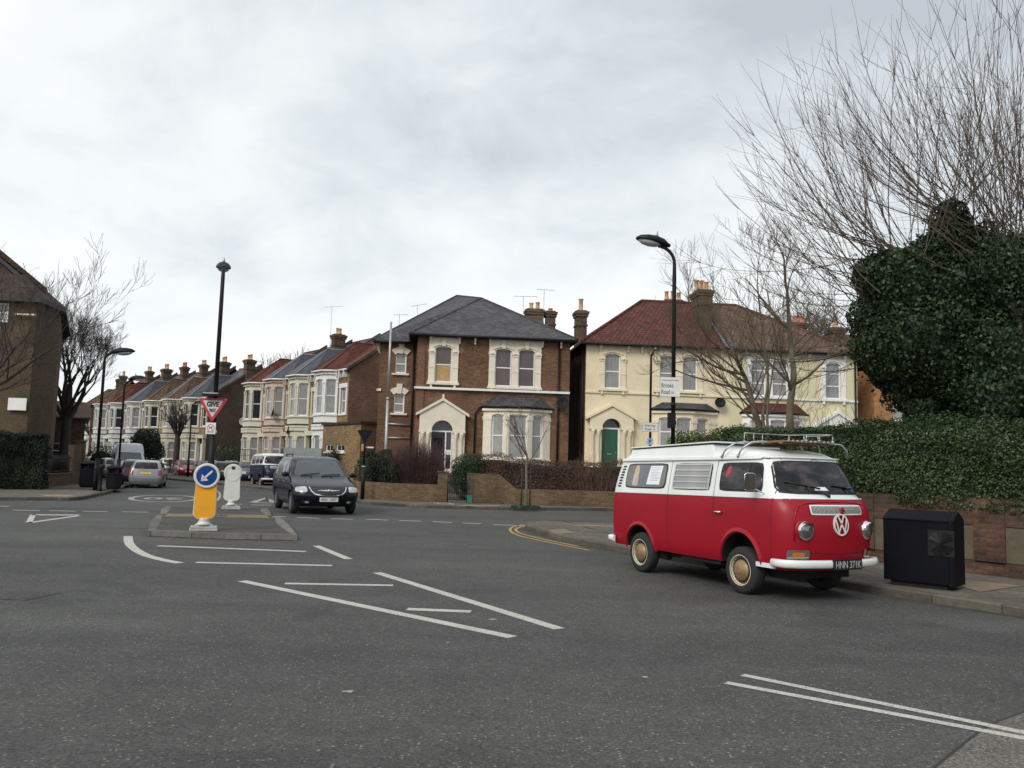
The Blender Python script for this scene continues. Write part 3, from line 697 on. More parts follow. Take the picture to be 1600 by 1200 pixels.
# door with fanlight and side light
m = M(); m.mat(pm('black_door', (.012, .012, .013), .3, .1)); x_ = dx0+(dx1-dx0)*.70
m.box(dx0, .10, dbase, x_-.05, .14, dzs-.05); m.mat(BLACKM); m.box(dx0+.15, .085, dbase+1.2, x_-.2, .10, dbase+1.9)
dd = m.build('door', None, hb)
m = M(); m.tube([(x_-.15, .06, dbase+1.0), (x_-.15, .10, dbase+1.0)], .03, 8); m.build('handle', ALU, dd)
m = M(); m.mat(WHITEW); m.box(x_-.05, .07, dbase, x_+.02, .15, dzs-.05); m.box(dx1-.06, .07, dbase, dx1-.001, .15, dzs-.05); m.box(dx0, .07, dzs-.05, dx1-.001, .15, dzs+.03)
for za, zb in ((0, .22), (.98, 1.25)): m.box(x_+.02, .08, dbase+za, dx1-.06, .14, dbase+zb)
m.mat(GL_DARK); m.poly([(x_+.02, .12, dbase), (dx1-.06, .12, dbase), (dx1-.06, .12, dzs), (x_+.02, .12, dzs)])
m.build('side_light', None, hb)
m = M(); m.mat(glassm('fanlight_glass', (.05, .06, .06), .1)); m.poly([(dx0, .13, dzs), (dx1, .13, dzs), (dx1, .13, dzs+dr), (dx0, .13, dzs+dr)]); m.build('fanlight', None, hb)
m = M(); m.mat(KERB)
for k in range(3): m.box(dx0-.3, -.36-.3*(3-k), .0, dx1+.3, -.36-.3*(2-k)+.001*k, dbase*(k+1)/3)
m.box(dx0-.1, -.36, 0, dx1+.1, .1, dbase-.002); m.build('doorstep', None, hb)
bx = [L2(566, 800)[0]-.0, L2(690, 800, -.75)[0], L2(795, 800, -.75)[0], L2(893, 800)[0]+.15]
bz1 = zz(L2(700, 668, -.6)[1]); bp0, bp1 = zz(L2(700, 930, -.6)[1]), zz(L2(700, 705, -.6)[1])
bay(hb, bx, .8, 0, bz1, bp0, bp1, STUCCO, [(.36, .82), (.07, .93), (.18, .64)], SLATE, bz1+.62, gl=GL_GREY, wallmat=STUCCO)
# roof
oz = ZE+.0; AP1 = FP.loc(752, 466, 4.3); AP2 = FP.loc(714, 462, 6.6)
a1 = (AP1[0], 4.3, zz(AP1[1])); a2 = (AP2[0], 6.6, zz(AP2[1]))
e = .38; fl = (-e, -e, ZE); fr_ = (W+e, -e, ZE); br_ = (W+e, DP+e, ZE); bl_ = (WX-e, DP+e, ZE); wl = (WX-e, WY-e, ZW); wi = (-e, WY-e, ZW)
roof_slab(hb, [[fl, fr_, a1], [fr_, br_, a2, a1], [br_, bl_, a2], [bl_, wl, a2], [wl, wi, a1, a2], [wi, fl, a1]], SLATE)
ridge(hb, [(fl, a1), (fr_, a1), (a1, a2), (wl, a2)], SLATE, .07)
gutter(hb, [(-e-.05, -e-.05, ZE-.1), (W+e, -e-.05, ZE-.1)]); gutter(hb, [(-e-.05, -e-.05, ZE-.1), (-e-.05, WY-e, ZE-.1)]); gutter(hb, [(WX-e, WY-e-.05, ZW-.1), (-e, WY-e-.05, ZW-.1)])
px_ = L2(948, 600)[0]; pipe(hb, [(px_, -.08, ZE-.1), (px_, -.08, 0)], .06)
px_ = L2(530, 600)[0]; pipe(hb, [(px_+.9, -.1, bz1+.1), (px_+.25, -.1, bz1-.02), (px_, -.08, bz1-.4), (px_, -.08, 0)], .05)
pipe(hb, [(-.2, WY-.08, ZW-.1), (-.2, WY-.08, 0)], .05); pipe(hb, [(WX+.5, WY-.06, zz(3.9)), (-.25, WY-.06, zz(3.85))], .05, GALV); pipe(hb, [(WX+.5, WY-.06, zz(3.1)), (-.25, WY-.06, zz(3.1))], .04, GALV)
d_ = L2(965, 650); dish(hb, d_[0], -.4, zz(d_[1]), .36)
# chimneys on the far slope
def at_plane(px, py, yo): q_ = FP.loc(px, py, yo); return q_[0], zz(q_[1])
x0, zt = at_plane(835, 484, 7.5); x1, _ = at_plane(849, 484, 7.5); chimney(hb, x0, 7.5, 8, zt, (x1-x0)*1.8, .8, 2, poth=.45)
x0, zt = at_plane(860, 487, 7.5); chimney(hb, x0, 7.5, 8, zt, .62, .6, 1, POTR, poth=.18)
x0, zt = at_plane(850, 453, 7.5); aerial(hb, x0, 7.4, 9, zt, 1.3, .3); x0, zt = at_plane(818, 463, 7.4); aerial(hb, x0, 7.4, 9, zt, 1.6, .1)
x0, zt = at_plane(625, 496, 8); aerial(hb, x0, 7, 8, zt, .9, .2)

# tall galvanised pole beside the wing
p0 = A(602, 720, 45.2); p1 = A(610, 503, 45.2)
m = M(); m.tube([(0, 0, 0), (0, 0, 5.0)], .085, 10); m.tube([(0, 0, 5.0), (0, 0, p1.z-KH)], .062, 10); m.tube([(0, 0, 4.95), (0, 0, 5.08)], .1, 10)
o = m.build('metal_pole', GALV, None); o.location = (p0.x, p0.y, KH); tag(o, 'tall plain galvanised metal pole beside the brown corner house', 'pole')

# ---------------------------------------------------------------- cream house and its pale yellow neighbour (one pair)
xc0 = L3(110, 450)[0]; xp = L3(798, 400)[0]; xc1 = L3(1413, 500)[0]
ZC = zz(L3(300, 362)[1]); ZSC = zz(L3(300, 597)[1])
def villa(x0, x1, name, label, wallm, trim, data):
    h = thing(name, tuple(FP.o+FP.u*x0)[:2]+(KH,), FP.a, label, 'house'); X = lambda v: v-x0
    wd = x1-x0; m = M(); m.mat(wallm); holes = []
    for grp, z0, z1 in data['up']:
        for a, b in grp: holes.append((X(a), X(b), z0, z1))
    dx = data['door']; holes.append((X(dx[0]), X(dx[1]), data['dbase'], data['dsp']+(dx[1]-dx[0])/2))
    wall_grid(m, 0, wd, 0, ZC, holes)
    m.mat(data.get('side', BR_DARK)); m.poly([(0, 9, 0), (0, 0, 0), (0, 0, ZC), (0, 9, ZC)]); m.poly([(wd, 0, 0), (wd, 9, 0), (wd, 9, ZC), (wd, 0, ZC)]); m.poly([(wd, 9, 0), (0, 9, 0), (0, 9, ZC), (wd, 9, ZC)])
    m.build('wall', None, h)
    for grp, z0, z1 in data['up']:
        g2 = [(X(a), X(b)) for a, b in grp]
        for a, b in g2: window(h, a, b, z0, z1, gl=GL_CUR, split=.5 if not data.get('tri') else .36, bars=0)
        if data.get('tri'):
            for a, b in g2:
                k_ = M(); k_.box(a+.07, .075, z0+(z1-z0)*.70-.025, b-.07, .115, z0+(z1-z0)*.70+.025); k_.build('glazing_bar', WHITEW, h)
        surround(h, g2, z0, z1, trim, side=.3, head=.2, corbels=True, keyb=False)
    m = M(); m.box(-.02, -.08, ZSC-.06, wd, -.0008, ZSC+.04); m.build('string_course', trim, h)
    for x_ in data['corb']: m = M(); corbel(m, X(x_), ZC-.02, s_=1.2); m.build('eaves_bracket', trim, h)
    p = data['porch']; porch(h, X((dx[0]+dx[1])/2), p[1]-p[0], 0, data['dsp'], p[2], p[3], dx[1]-dx[0], trim)
    dz0, dz1 = data['dbase'], data['dsp']-.04
    a, b = X(dx[0]), X(dx[1])
    m = M(); m.mat(data['doorm']); m.box(a+.06, .10, dz0, b-.1, .15, dz1)
    for q_ in ((.12, .45, .1, .9), (.55, .88, .1, .9), (.12, .45, 1.05, 2.1), (.55, .88, 1.05, 2.1)):
        xa, xb = a+.06+(b-a-.16)*q_[0], a+.06+(b-a-.16)*q_[1]; m.box(xa, .085, dz0+q_[2], xb, .10, min(dz0+q_[3], dz1-.1))
    dd = m.build('door', None, h)
    m = M(); m.box((a+b)/2-.14, .07, dz0+.95, (a+b)/2+.1, .085, dz0+1.02); m.ball((b-.22, .06, dz0+1.05), .04, .04, .04, 8, 5); m.build('handle', pm('brass', (.5, .35, .12), .35, metal=.8), dd)
    m = M(); m.mat(WHITEW); m.box(a, .06, dz0, a+.06, .16, dz1); m.box(b-.1, .06, dz0, b, .16, dz1); m.box(a, .06, dz1, b, .16, dz1+.09); m.build('door_frame', None, h)
    m = M(); m.poly([(a, .13, dz1+.09), (b, .13, dz1+.09), (b, .13, dz1+1), (a, .13, dz1+1)]); m.build('fanlight', GL_DARK, h)
    m = M(); m.box(a-.3, -.7, 0, b+.3, .1, dz0); m.box(a-.3, -1.1, 0, b+.3, -.7, dz0*.5); m.build('doorstep', KERB, h)
    bx = [X(v_) for v_ in data['bay']]
    bay(h, bx, .8, 0, data['bz'], data['bp'][0], data['bp'][1], trim, data['panes'], data['broof'], data['bz']+data.get('brise', .5), gl=GL_CUR, wallmat=trim)
    return h, X
gz = lambda u, v, yo=0: zz(L3(u, v, yo)[1]); gx = lambda u, v=500, yo=0: L3(u, v, yo)[0]
GREEN = pm('green_door', (.008, .075, .035), .3, .1, coat=.3)
hc, Xc = villa(xc0, xp, 'cream_house', 'cream painted house with green front door and brown tiled roof', CREAM, CREAMT, dict(
    up=[([(gx(198), gx(275))], gz(236, 578), gz(236, 408)), ([(gx(463), gx(520)+.12), (gx(573), gx(645))], gz(550, 588), gz(550, 420))],
    door=(gx(180, 850), gx(272, 850)), dbase=gz(225, 975), dsp=gz(225, 768), porch=(gx(118, 715), gx(352, 720), gz(240, 665), gz(120, 720)), doorm=GREEN,
    corb=[gx(v, 370) for v in (180, 312, 378, 440, 684, 762)], bay=(gx(430, 700), gx(535, 700, -.8), gx(625, 700, -.8), gx(735, 700)), bz=gz(580, 676, -.7), bp=(gz(580, 862, -.7), gz(580, 715, -.7)),
    panes=[(.3, .85), (.1, .9), (.15, .62)], broof=SLATE, brise=.42))
DARKD = pm('dark_door', (.03, .02, .02), .4)
hp, Xp = villa(xp, xc1, 'yellow_house', 'pale yellow house with white window surrounds behind bare tree stems', PALEY, WHITE, dict(
    up=[([(gx(903), gx(975)), (gx(1005), gx(1080))], gz(990, 615), gz(990, 438)), ([(gx(1260), gx(1333))], gz(1296, 628), gz(1296, 452))], tri=True,
    door=(gx(1265, 850), gx(1350, 850)), dbase=gz(1300, 985), dsp=gz(1300, 800), porch=(gx(1190, 760), gx(1425, 760), gz(1310, 700), gz(1195, 768)), doorm=DARKD,
    corb=[gx(v, 390) for v in (880, 1180, 1350)], bay=(gx(862, 700), gx(985, 700, -.8), gx(1080, 700, -.8), gx(1165, 700)), bz=gz(1000, 692, -.7), bp=(gz(1000, 862, -.7), gz(1000, 725, -.7)),
    panes=[(.3, .85), (.1, .9), (.15, .7)], broof=TILE_R, brise=.6, side=BR_ORANGE))
e = .35; ry = 4.6
r1 = at_plane(1003, 470, ry); r2 = at_plane(1150, 477, ry); zr = (r1[1]+r2[1])/2
wp = xp-xc0; wq = xc1-xp
R1 = (r1[0]-xc0, ry, zr); P0 = (wp, ry, zr)
roof_slab(hc, [[(-e, -e, ZC), (wp, -e, ZC), P0, R1], [(-e, 9+e, ZC), (-e, -e, ZC), R1], [(wp, 9+e, ZC), (-e, 9+e, ZC), R1, P0]], TILE_B)
ridge(hc, [((-e, -e, ZC+.02), R1), (R1, P0)], TILE_B, .1)
R2 = (r2[0]-xp, ry, zr)
roof_slab(hp, [[(.001, -e, ZC), (wq+e, -e, ZC), R2, (.001, ry, zr)], [(wq+e, -e, ZC), (wq+e, 9+e, ZC), R2], [(wq+e, 9+e, ZC), (.001, 9+e, ZC), (.001, ry, zr), R2]], TILE_BB)
ridge(hp, [((wq+e, -e, ZC+.02), R2), (R2, (0, ry, zr))], TILE_BB, .1)
gutter(hc, [(-e, -e-.06, ZC-.1), (wp-.05, -e-.06, ZC-.1)]); gutter(hp, [(.05, -e-.06, ZC-.1), (wq+e, -e-.06, ZC-.1)])
# stepped party wall between the two roofs
m = M(); m.mat(LEAD)
s_ = (zr-ZC)/(ry+e)
for k in range(12):
    y0 = -e+k*(ry+e)/12; y1 = y0+(ry+e)/12; z0 = ZC+s_*(y0+e); z1 = ZC+s_*(y1+e)
    m.mat(BR_CH); m.prism([(wp-.2, y0, z0-.1), (wp-.2, y1, z1-.1), (wp-.2, y1, z1+.22), (wp-.2, y0, z0+.22)], (.36, 0, 0))
    m.mat(LEAD); m.prism([(wp-.34, y0, z0+.06), (wp-.34, y1, z1+.06), (wp-.34, y1, z1+.12), (wp-.34, y0, z0+.12)], (.14, 0, 0))
m.mat(LEAD); m.box(wp-.22, -e-.1, ZC-.22, wp+.2, -e+.1, ZC+.25)
m.build('party_wall', None, hc)
cx = at_plane(1095, 480, 1.9)[0]-xc0; ztop = at_plane(1095, 455, 1.9)[1]; chimney(hc, cx+.1, 2.1, ZC+.8, ztop, .82, 1.5, 3, poth=.62)
cx, zt = at_plane(1051, 470, 7.5); chimney(hc, cx-xc0, 7.5, ZC, zt, 1.2, .8, 3, poth=.6)
cx, zt = at_plane(910, 487, 3.2); chimney(hc, cx-xc0-.1, 3.2, ZC-2.5, zt, .62, .9, 1, poth=.75)
cx, zt = at_plane(1243, 505, 8); chimney(hp, cx-xp, 8, ZC, zt, 1.3, .8, 3, POTR, poth=.5)
cx, zt = at_plane(1305, 513, 5); chimney(hp, cx-xp, 5, ZC, zt, .9, .8, 1, poth=.7)
d_ = at_plane(1125, 629, -.3); dish(hc, d_[0]-xc0, -.35, d_[1], .3)
pipe(hc, [(-.12, .3, ZC-.1), (-.12, .3, 0)], .06); pipe(hp, [(Xp(gx(833, 700)), -.07, 3.9), (Xp(gx(833, 700)), -.07, 0)], .05)
pipe(hp, [(wq-.15, -.07, ZC-.1), (wq-.15, -.07, 0)], .06)
cx, zt = at_plane(752, 1, 1); 

# far right neighbour, orange brick, mostly hidden by the ivy
on = FP.o+FP.u*(xc1+1.6)+FP.n*1.0
hn = thing('orange_brick_house', (on.x, on.y, KH), FP.a, 'orange brick house with white porch gable behind the ivy covered trees', 'house')
m = M(); wall_grid(m, 0, 9, 0, 8, [(1.2, 2.4, 4.9, 6.8), (5.6, 6.7, 4.9, 6.8)]); m.poly([(0, 9, 0), (0, 0, 0), (0, 0, 8), (0, 9, 8)]); m.poly([(9, 0, 0), (9, 9, 0), (9, 9, 8), (9, 0, 8)]); m.poly([(9, 9, 0), (0, 9, 0), (0, 9, 8), (9, 9, 8)]); m.build('wall', BR_ORANGE, hn)
window(hn, 1.2, 2.4, 4.9, 6.8); window(hn, 5.6, 6.7, 4.9, 6.8)
roof_slab(hn, [[(-.3, -.3, 8), (9.3, -.3, 8), (9.3, 4.5, 10.8), (-.3, 4.5, 10.8)], [(9.3, 9.3, 8), (-.3, 9.3, 8), (-.3, 4.5, 10.8), (9.3, 4.5, 10.8)]], TILE_BB)
q_ = FP.loc(1425, 655, 0); xg = q_[0]-(xc1+1.6); 
porch(hn, xg+.4, 2.6, 0, 2.6, zz(q_[1])+.15, zz(q_[1])-1.0, 1.2, WHITE)

# ---------------------------------------------------------------- terraces along the left-hand street
def terrace_house(o, ang, wd, name, label, group, wallm, trim, roofm, bayroof, eave=7.4, depth=8.5, doors=True, gable=None, bayw=2.7, ch=1, flip=False, lowtrim=None, upwin=GL_CUR, base=.75, fine=True, baymat=None, rise=3.3):
    h = thing(name, (o[0], o[1], KH), ang, label, 'house', group)
    lt = lowtrim or trim; bm_ = baymat or trim
    b0 = .35; b1 = b0+bayw; dx0_, dx1_ = b1+.35, min(wd-.2, b1+1.35); zf = eave*.52
    m = M(); m.mat(wallm)
    sw = (dx0_+.15, dx1_-.05, zf+.75, zf+2.55)
    holes = [(dx0_, dx1_, base, base+2.6), sw]
    wall_grid(m, 0, wd, 0, eave, holes)
    m.poly([(0, depth, 0), (0, 0, 0), (0, 0, eave), (0, depth, eave)]) if gable != 'left' else None
    if gable is None or gable == 'left': m.poly([(wd, 0, 0), (wd, depth, 0), (wd, depth, eave), (wd, 0, eave)])
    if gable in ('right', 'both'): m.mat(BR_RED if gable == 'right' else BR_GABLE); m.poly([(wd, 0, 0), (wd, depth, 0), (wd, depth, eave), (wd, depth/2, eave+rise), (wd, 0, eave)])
    m.mat(wallm); m.poly([(wd, depth, 0), (0, depth, 0), (0, depth, eave), (wd, depth, eave)])
    m.build('wall', None, h)
    window(h, *sw, gl=upwin)
    m = M(); m.box(sw[0]-.18, -.08, sw[2]-.12, sw[1]+.18, -.001, sw[2]); m.box(sw[0]-.18, -.06, sw[2], sw[0], -.001, sw[3]); m.box(sw[1], -.06, sw[2], sw[1]+.18, -.001, sw[3]); m.box(sw[0]-.22, -.09, sw[3], sw[1]+.22, -.002, sw[3]+.3); m.build('window_surround', lt, h)
    bay(h, [b0, b0+.62, b1-.62, b1], .8, base*.3, zf-.15, base+.55, zf-.75, lt, [(.2, .8), (.14, .86), (.2, .8)], None, 0, gl=GL_CUR, wallmat=lt)
    bay(h, [b0, b0+.62, b1-.62, b1], .8, zf+.15, eave-.02, zf+.75, eave-.55, bm_, [(.15, .85), (.12, .88), (.15, .85)], None, 0, gl=upwin, wallmat=bm_)
    m = M(); m.mat(lt); pl = [(b0-.1, 0), (b0+.55, -.92), (b1-.55, -.92), (b1+.1, 0)]
    m.prism([(*p, zf-.12) for p in pl], (0, 0, .14)); m.mat(TIMBER); m.prism([(p[0], p[1]*.95, zf+.021) for p in pl], (0, 0, .13))
    m.mat(lt)
    m.box(dx0_-.28, -.35, base+2.62, dx1_+.25, -.002, base+2.95); m.box(dx0_-.22, -.3, base, dx0_, -.003, base+2.62); m.box(dx1_, -.3, base, dx1_+.15, -.003, base+2.62)
    m.build('cornice', None, h)
    m = M(); m.mat(DARKD if rng.random() < .6 else WHITE); m.box(dx0_, .09, base, dx1_, .15, base+2.1); m.mat(GL_DARK); m.poly([(dx0_, .12, base+2.1), (dx1_, .12, base+2.1), (dx1_, .12, base+2.6), (dx0_, .12, base+2.6)])
    dd = m.build('door', None, h); 
    m = M(); m.ball((dx0_+.15, .07, base+1.05), .04, .04, .04, 6, 4); m.build('handle', ALU, dd)
    m = M(); 
    for k in range(4): m.box(dx0_-.1, -1.5+.3*k, 0, dx1_+.1, -1.2+.3*k-(.002 if k < 3 else 0), base*(k+1)/4)
    m.box(dx0_-.1, -.3, 0, dx1_+.1, .09, base-.001)
    m.build('steps', KERB, h)
    # roof with a hipped front over the bay
    ov = .25; yr = depth/2; zr_ = eave+rise; c = (b0+b1)/2; ax = (c, 1.9, eave+rise*.72)
    pe = [(b0-ov, -.02, eave), (b0+.5, -1.05, eave), (b1-.5, -1.05, eave), (b1+ov, -.02, eave)]
    roof_slab(h, [[(0.001, -ov, eave), (wd-.001, -ov, eave), (wd-.001, yr, zr_), (0.001, yr, zr_)], [(wd-.001, depth+ov, eave), (0.001, depth+ov, eave), (0.001, yr, zr_), (wd-.001, yr, zr_)]], roofm)
    m = M(); m.mat(bayroof or roofm)
    up = lambda p: (p[0], p[1], p[2]+.05)
    back = (c, yr*.9, eave+rise*.72)
    m.poly([up(pe[0]), up(pe[1]), ax]); m.poly([up(pe[1]), up(pe[2]), ax]); m.poly([up(pe[2]), up(pe[3]), ax])
    zl = eave+.05; m.poly([up(pe[3]), (b1+ov, .5, zl+.3), back, ax]); m.poly([up(pe[0]), ax, back, (b0-ov, .5, zl+.3)])
    m.mat(WHITE)
    for a_, b_ in zip(pe, pe[1:]): m.tube([(a_[0], a_[1], eave), (b_[0], b_[1], eave)], .06, 5)
    m.tube([(b1+ov, -ov, eave), (wd, -ov, eave)], .06, 5)
    m.mat(LEAD if bayroof else (roofm)); 
    for p in pe[1:3]: m.tube([up(p), ax], .06, 5)
    m.tube([ax, back], .06, 5); m.build('bay_roof', None, h)
    ridge(h, [((0, yr, zr_), (wd, yr, zr_))], TILE_R if roofm == TILE_R else TILE_BB, .09)
    for x_ in (b1+.15, dx0_+.2, dx1_-.1): m = M(); m.box(x_-.05, -.3, eave-.5, x_+.05, -.004, eave-.05); m.build('eaves_bracket', lt, h)
    m = M(); s1 = rise/(yr+ov)
    for k in range(1): m.mat(BR_CH); m.prism([(wd-.14, -.2, eave-.05), (wd-.14, yr, zr_+.1), (wd-.14, yr, zr_+.32), (wd-.14, -.2, eave+.2)], (.28, 0, 0))
    m.build('party_wall', None, h)
    if ch: chimney(h, wd-.0, yr*.75, eave+1.6, zr_+.55, .62, .95 if ch > 1 else .7, 2, [POT, POTR][rng.random() < .3], poth=.5)
    return h
n1p = A(541, 690, 57.0); T1 = Plane((0, 0), 0)
ang1 = rad(-52.4); u1 = Vector((math.cos(ang1), math.sin(ang1), 0))
far1 = None
# far end: solve for where the facade line meets pixel column 386
T1 = Plane((n1p.x, n1p.y), ang1); Lr = -T1.x(386, 690); wd1 = Lr/4
spec1 = [
 ('terraced house with red tiled roof and white framed bay, far end of the near terrace', BR_YEL, CREAM2, TILE_R, None, None, GL_DARK),
 ('terraced house painted peach with slate hip, second from the far end of near terrace', BR_YEL, PINK, SLATE_B, SLATE_B, PINK, GL_CUR),
 ('terraced house with cream bay and blue slate hip, second from the extension', BR_YEL, CREAM2, SLATE_B, SLATE_B, CREAM2, GL_CUR),
 ('terraced house with white bay and red roof, at the brown brick side wall end', BR_YEL, WHITE, TILE_R, None, WHITE, GL_CUR)]
for k, (lab, wm_, tr, rf, brf, bm2, gl_) in enumerate(spec1):
    o_ = Vector((n1p.x, n1p.y, 0))-u1*(wd1*(4-k))
    ev = T1.z(541, 578)-KH
    h = terrace_house(o_, ang1, wd1, 'terraced_house', lab, 'near terrace of bay fronted houses', wm_, tr, rf, brf, eave=ev, bayw=wd1*.58, gable='right' if k == 3 else None, ch=(0, 2, 0, 0)[k], lowtrim=[CREAM2, PINK, CREAM2, WHITE][k], upwin=gl_, depth=9.5)
    if k == 3: hL = h
    if k in (1, 2): dish(h, wd1*.62 if k == 1 else wd1*.3, -.9, 5.2 if k == 1 else 3.8, .34, (-.5, -1, .2))
    if k == 1: aerial(h, wd1-.3, 3, 10, 14.0, 1.6, .8)
    if k == 3: aerial(h, wd1*.9, 5.5, 10, 13.2, 1.4, .4); dish(h, wd1+.35, 4.2, 3.6, .36, (1, -.9, .3), GALV)
# single storey brick side extension
pe = A(563, 690, 49.5)
TE = Plane((pe.x, pe.y), ang1); wl_ = -TE.x(504, 690)
he = thing('brick_extension', (pe.x, pe.y, KH), ang1, 'single storey flat roofed brick extension with two small white windows', 'extension')
zt = TE.z(560, 662)-KH
hs = []
for a, b in ((508.5, 520), (525, 538)): hs.append((TE.x(a, 700), TE.x(b, 700), TE.z(521, 706)-KH, TE.z(521, 694)-KH))
m = M(); m.mat(BR_YEL); wall_grid(m, -wl_, 0, 0, zt, hs); m.mat(BR_DARK); m.poly([(0, 0, 0), (0, 7, 0), (0, 7, zt), (0, 0, zt)]); m.poly([(0, 7, 0), (-wl_, 7, 0), (-wl_, 7, zt), (0, 7, zt)]); m.poly([(-wl_, 7, 0), (-wl_, 0, 0), (-wl_, 0, zt), (-wl_, 7, zt)])
m.build('wall', None, he); m = M(); m.box(-wl_-.1, -.1, zt, .1, 7.1, zt+.14); m.build('roof', TIMBER, he)
for h_ in hs:
    window(he, *h_, split=0, bars=1, gl=GL_DARK); m = M(); m.box(h_[0]-.1, -.1, h_[2]-.1, h_[1]+.1, -.001, h_[2]); m.build('sill', WHITEW, he)
m = M(); m.box(.002, 3.0, zt-2.0, .03, 3.5, zt-1.85); m.ball((.1, 3.2, zt-1.1), .09, .09, .09, 8, 5); m.build('security_light', WHITE, he)

# second terrace, further off
g2 = A(322, 690, 80.0); ang2 = rad(-42.0); T2 = Plane((g2.x, g2.y), ang2); u2 = Vector((math.cos(ang2), math.sin(ang2), 0)); L2r = -T2.x(150, 690)
n2 = 6; wd2 = L2r/n2
CREAM2F = pm('weathered_ivory', (.47, .44, .35), .7, .1, 2, dirt=.4)
spec2 = [('white fronted terraced house at the far end of the distant terrace, mostly behind the tree', WHITEF, TILE_BB, None),
 ('distant terraced house with white bay beside the left street lamps', WHITEF, TILE_B, None),
 ('distant terraced house with blue slate bay roof above the white van', WHITEF, SLATE_B, SLATE_B),
 ('distant terraced house with brown roof behind the dark evergreen', CREAM2F, TILE_BB, None),
 ('distant terraced house with cream columns behind the pollarded street tree', CREAM2F, TILE_BB, TILE_BB),
 ('end house of the distant terrace with tall dark brick gable wall', CREAM2F, SLATE_B, SLATE_B)]
ev2 = T2.z(322, 622)-KH
for k, (lab, tr, rf, brf) in enumerate(spec2):
    o_ = Vector((g2.x, g2.y, 0))-u2*(wd2*(n2-k))
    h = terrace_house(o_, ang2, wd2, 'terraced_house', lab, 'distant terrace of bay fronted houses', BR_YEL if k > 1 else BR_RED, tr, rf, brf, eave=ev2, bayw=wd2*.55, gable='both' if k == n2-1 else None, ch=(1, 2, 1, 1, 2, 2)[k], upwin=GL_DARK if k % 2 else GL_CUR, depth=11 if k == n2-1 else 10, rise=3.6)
    if k == n2-1: dish(h, wd2+.35, 3.6, 5.2, .4, (1, -.9, .2), GALV)
# a further pair closing the view
ang3 = rad(-60); o3 = Vector((g2.x, g2.y, 0))-u2*(L2r+2)
for k in range(2):
    o_ = o3-Vector((math.cos(ang3), math.sin(ang3), 0))*(5.2*(k+1))
    terrace_house(o_, ang3, 5.2, 'terraced_house', ['white terraced house glimpsed behind the large bare tree', 'furthest terraced house seen through the branches of the big bare tree'][k], 'houses closing the view', BR_RED, WHITE, TILE_BB, None, eave=7.2, ch=1)

# ---------------------------------------------------------------- block of flats on the left
def P_(px, Y, py=480): q = A(px, py, Y); return Vector((q.x, q.y, 0))
fo = P_(58, 41.0)
fb = thing('brick_flats', (fo.x, fo.y, KH), 0, 'tall brown brick block of flats with stepped tiled roof at the left edge', 'flats')
pl = [P_(-260, 40.5), P_(-30, 40.7), P_(58, 41.0), P_(96, 43.8), P_(101.5, 52.0), P_(60, 62), P_(-420, 60)]
pl = [p-fo for p in pl]; zE_ = A(58, 466, 41.0).z-KH
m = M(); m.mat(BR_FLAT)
pwin = [(A(4, 480, 40.8).x-fo.x-1.6, A(13, 480, 40.8).x-fo.x, A(0, 503, 40.8).z-KH, A(0, 473, 40.8).z-KH), (A(4, 480, 40.8).x-fo.x-1.6, A(4, 480, 40.8).x-fo.x, A(0, 612, 40.8).z-KH, A(0, 588, 40.8).z-KH)]
for i in range(len(pl)):
    a, b = pl[i], pl[(i+1) % len(pl)]; L = (b-a).length; Tf = Tm(a.x, a.y, 0, math.atan2(b.y-a.y, b.x-a.x)); hh = []
    if i == 0: pass
    if i in (0, 1): hh = [(max(0.01, w_[0]-a.x), min(L-.01, w_[1]-a.x), w_[2], w_[3]) for w_ in pwin if w_[1]-a.x > .02 and w_[0]-a.x < L]
    wall_grid(m, 0, L, 0, zE_, hh, T=Tf)
    for w_ in hh: window(fb, *w_, T=Tf, gl=GL_GREY, split=.5)
m.build('wall', None, fb)
cen = sum(pl, Vector())/len(pl); m = M(); zT = A(30, 432, 42.8).z-KH
inn = []
for p in pl: d = (cen-p); inn.append(p+d.normalized()*2.1)
outr = [p+(p-cen).normalized()*.45 for p in pl]
for i in range(len(pl)):
    a, b, c, d = outr[i], outr[(i+1) % len(pl)], inn[(i+1) % len(pl)], inn[i]
    m.mat(TILE_D if i != 2 else TILE_D); m.poly([(a.x, a.y, zE_), (b.x, b.y, zE_), (c.x, c.y, zT), (d.x, d.y, zT)])
    m.mat(TIMBER); m.poly([(a.x, a.y, zE_-.25), (b.x, b.y, zE_-.25), (b.x, b.y, zE_), (a.x, a.y, zE_)]); m.poly([(a.x, a.y, zE_-.25), (pl[i].x, pl[i].y, zE_-.25), (pl[(i+1) % len(pl)].x, pl[(i+1) % len(pl)].y, zE_-.25), (b.x, b.y, zE_-.25)])
m.build('lower_roof', None, fb)
# attic storey with sloping verge
ay = 43.6; t0 = A(62, 455, ay); x_r = t0.x-fo.x; y_r = ay-fo.y; z_r = A(70, 447, ay).z-KH; tl = A(0, 395, ay); sl_ = (tl.z-KH-z_r)/(fo.x+x_r-tl.x)
back = Vector((t0.x, t0.y, 0)).normalized(); back = Matrix.Rotation(rad(2.5), 4, 'Z') @ back
m = M(); xl = x_r-9
m.prism([(x_r, y_r, zE_-.3), (xl, y_r, zE_-.3), (xl, y_r, z_r+sl_*9-.25), (x_r, y_r, z_r-.25)], back*9); m.build('attic_wall', BR_FLAT, fb)
m = M(); m.mat(TILE_D); e_ = .35; f0 = -back*.6
def sh_(p): return Vector(p)+f0
m.prism([sh_(p) for p in ((x_r+e_, y_r, z_r-e_*sl_-.25), (xl, y_r, z_r+sl_*9-.25), (xl, y_r, z_r+sl_*9+.05), (x_r+e_, y_r, z_r-e_*sl_+.05))], back*10); m.mat(TIMBER)
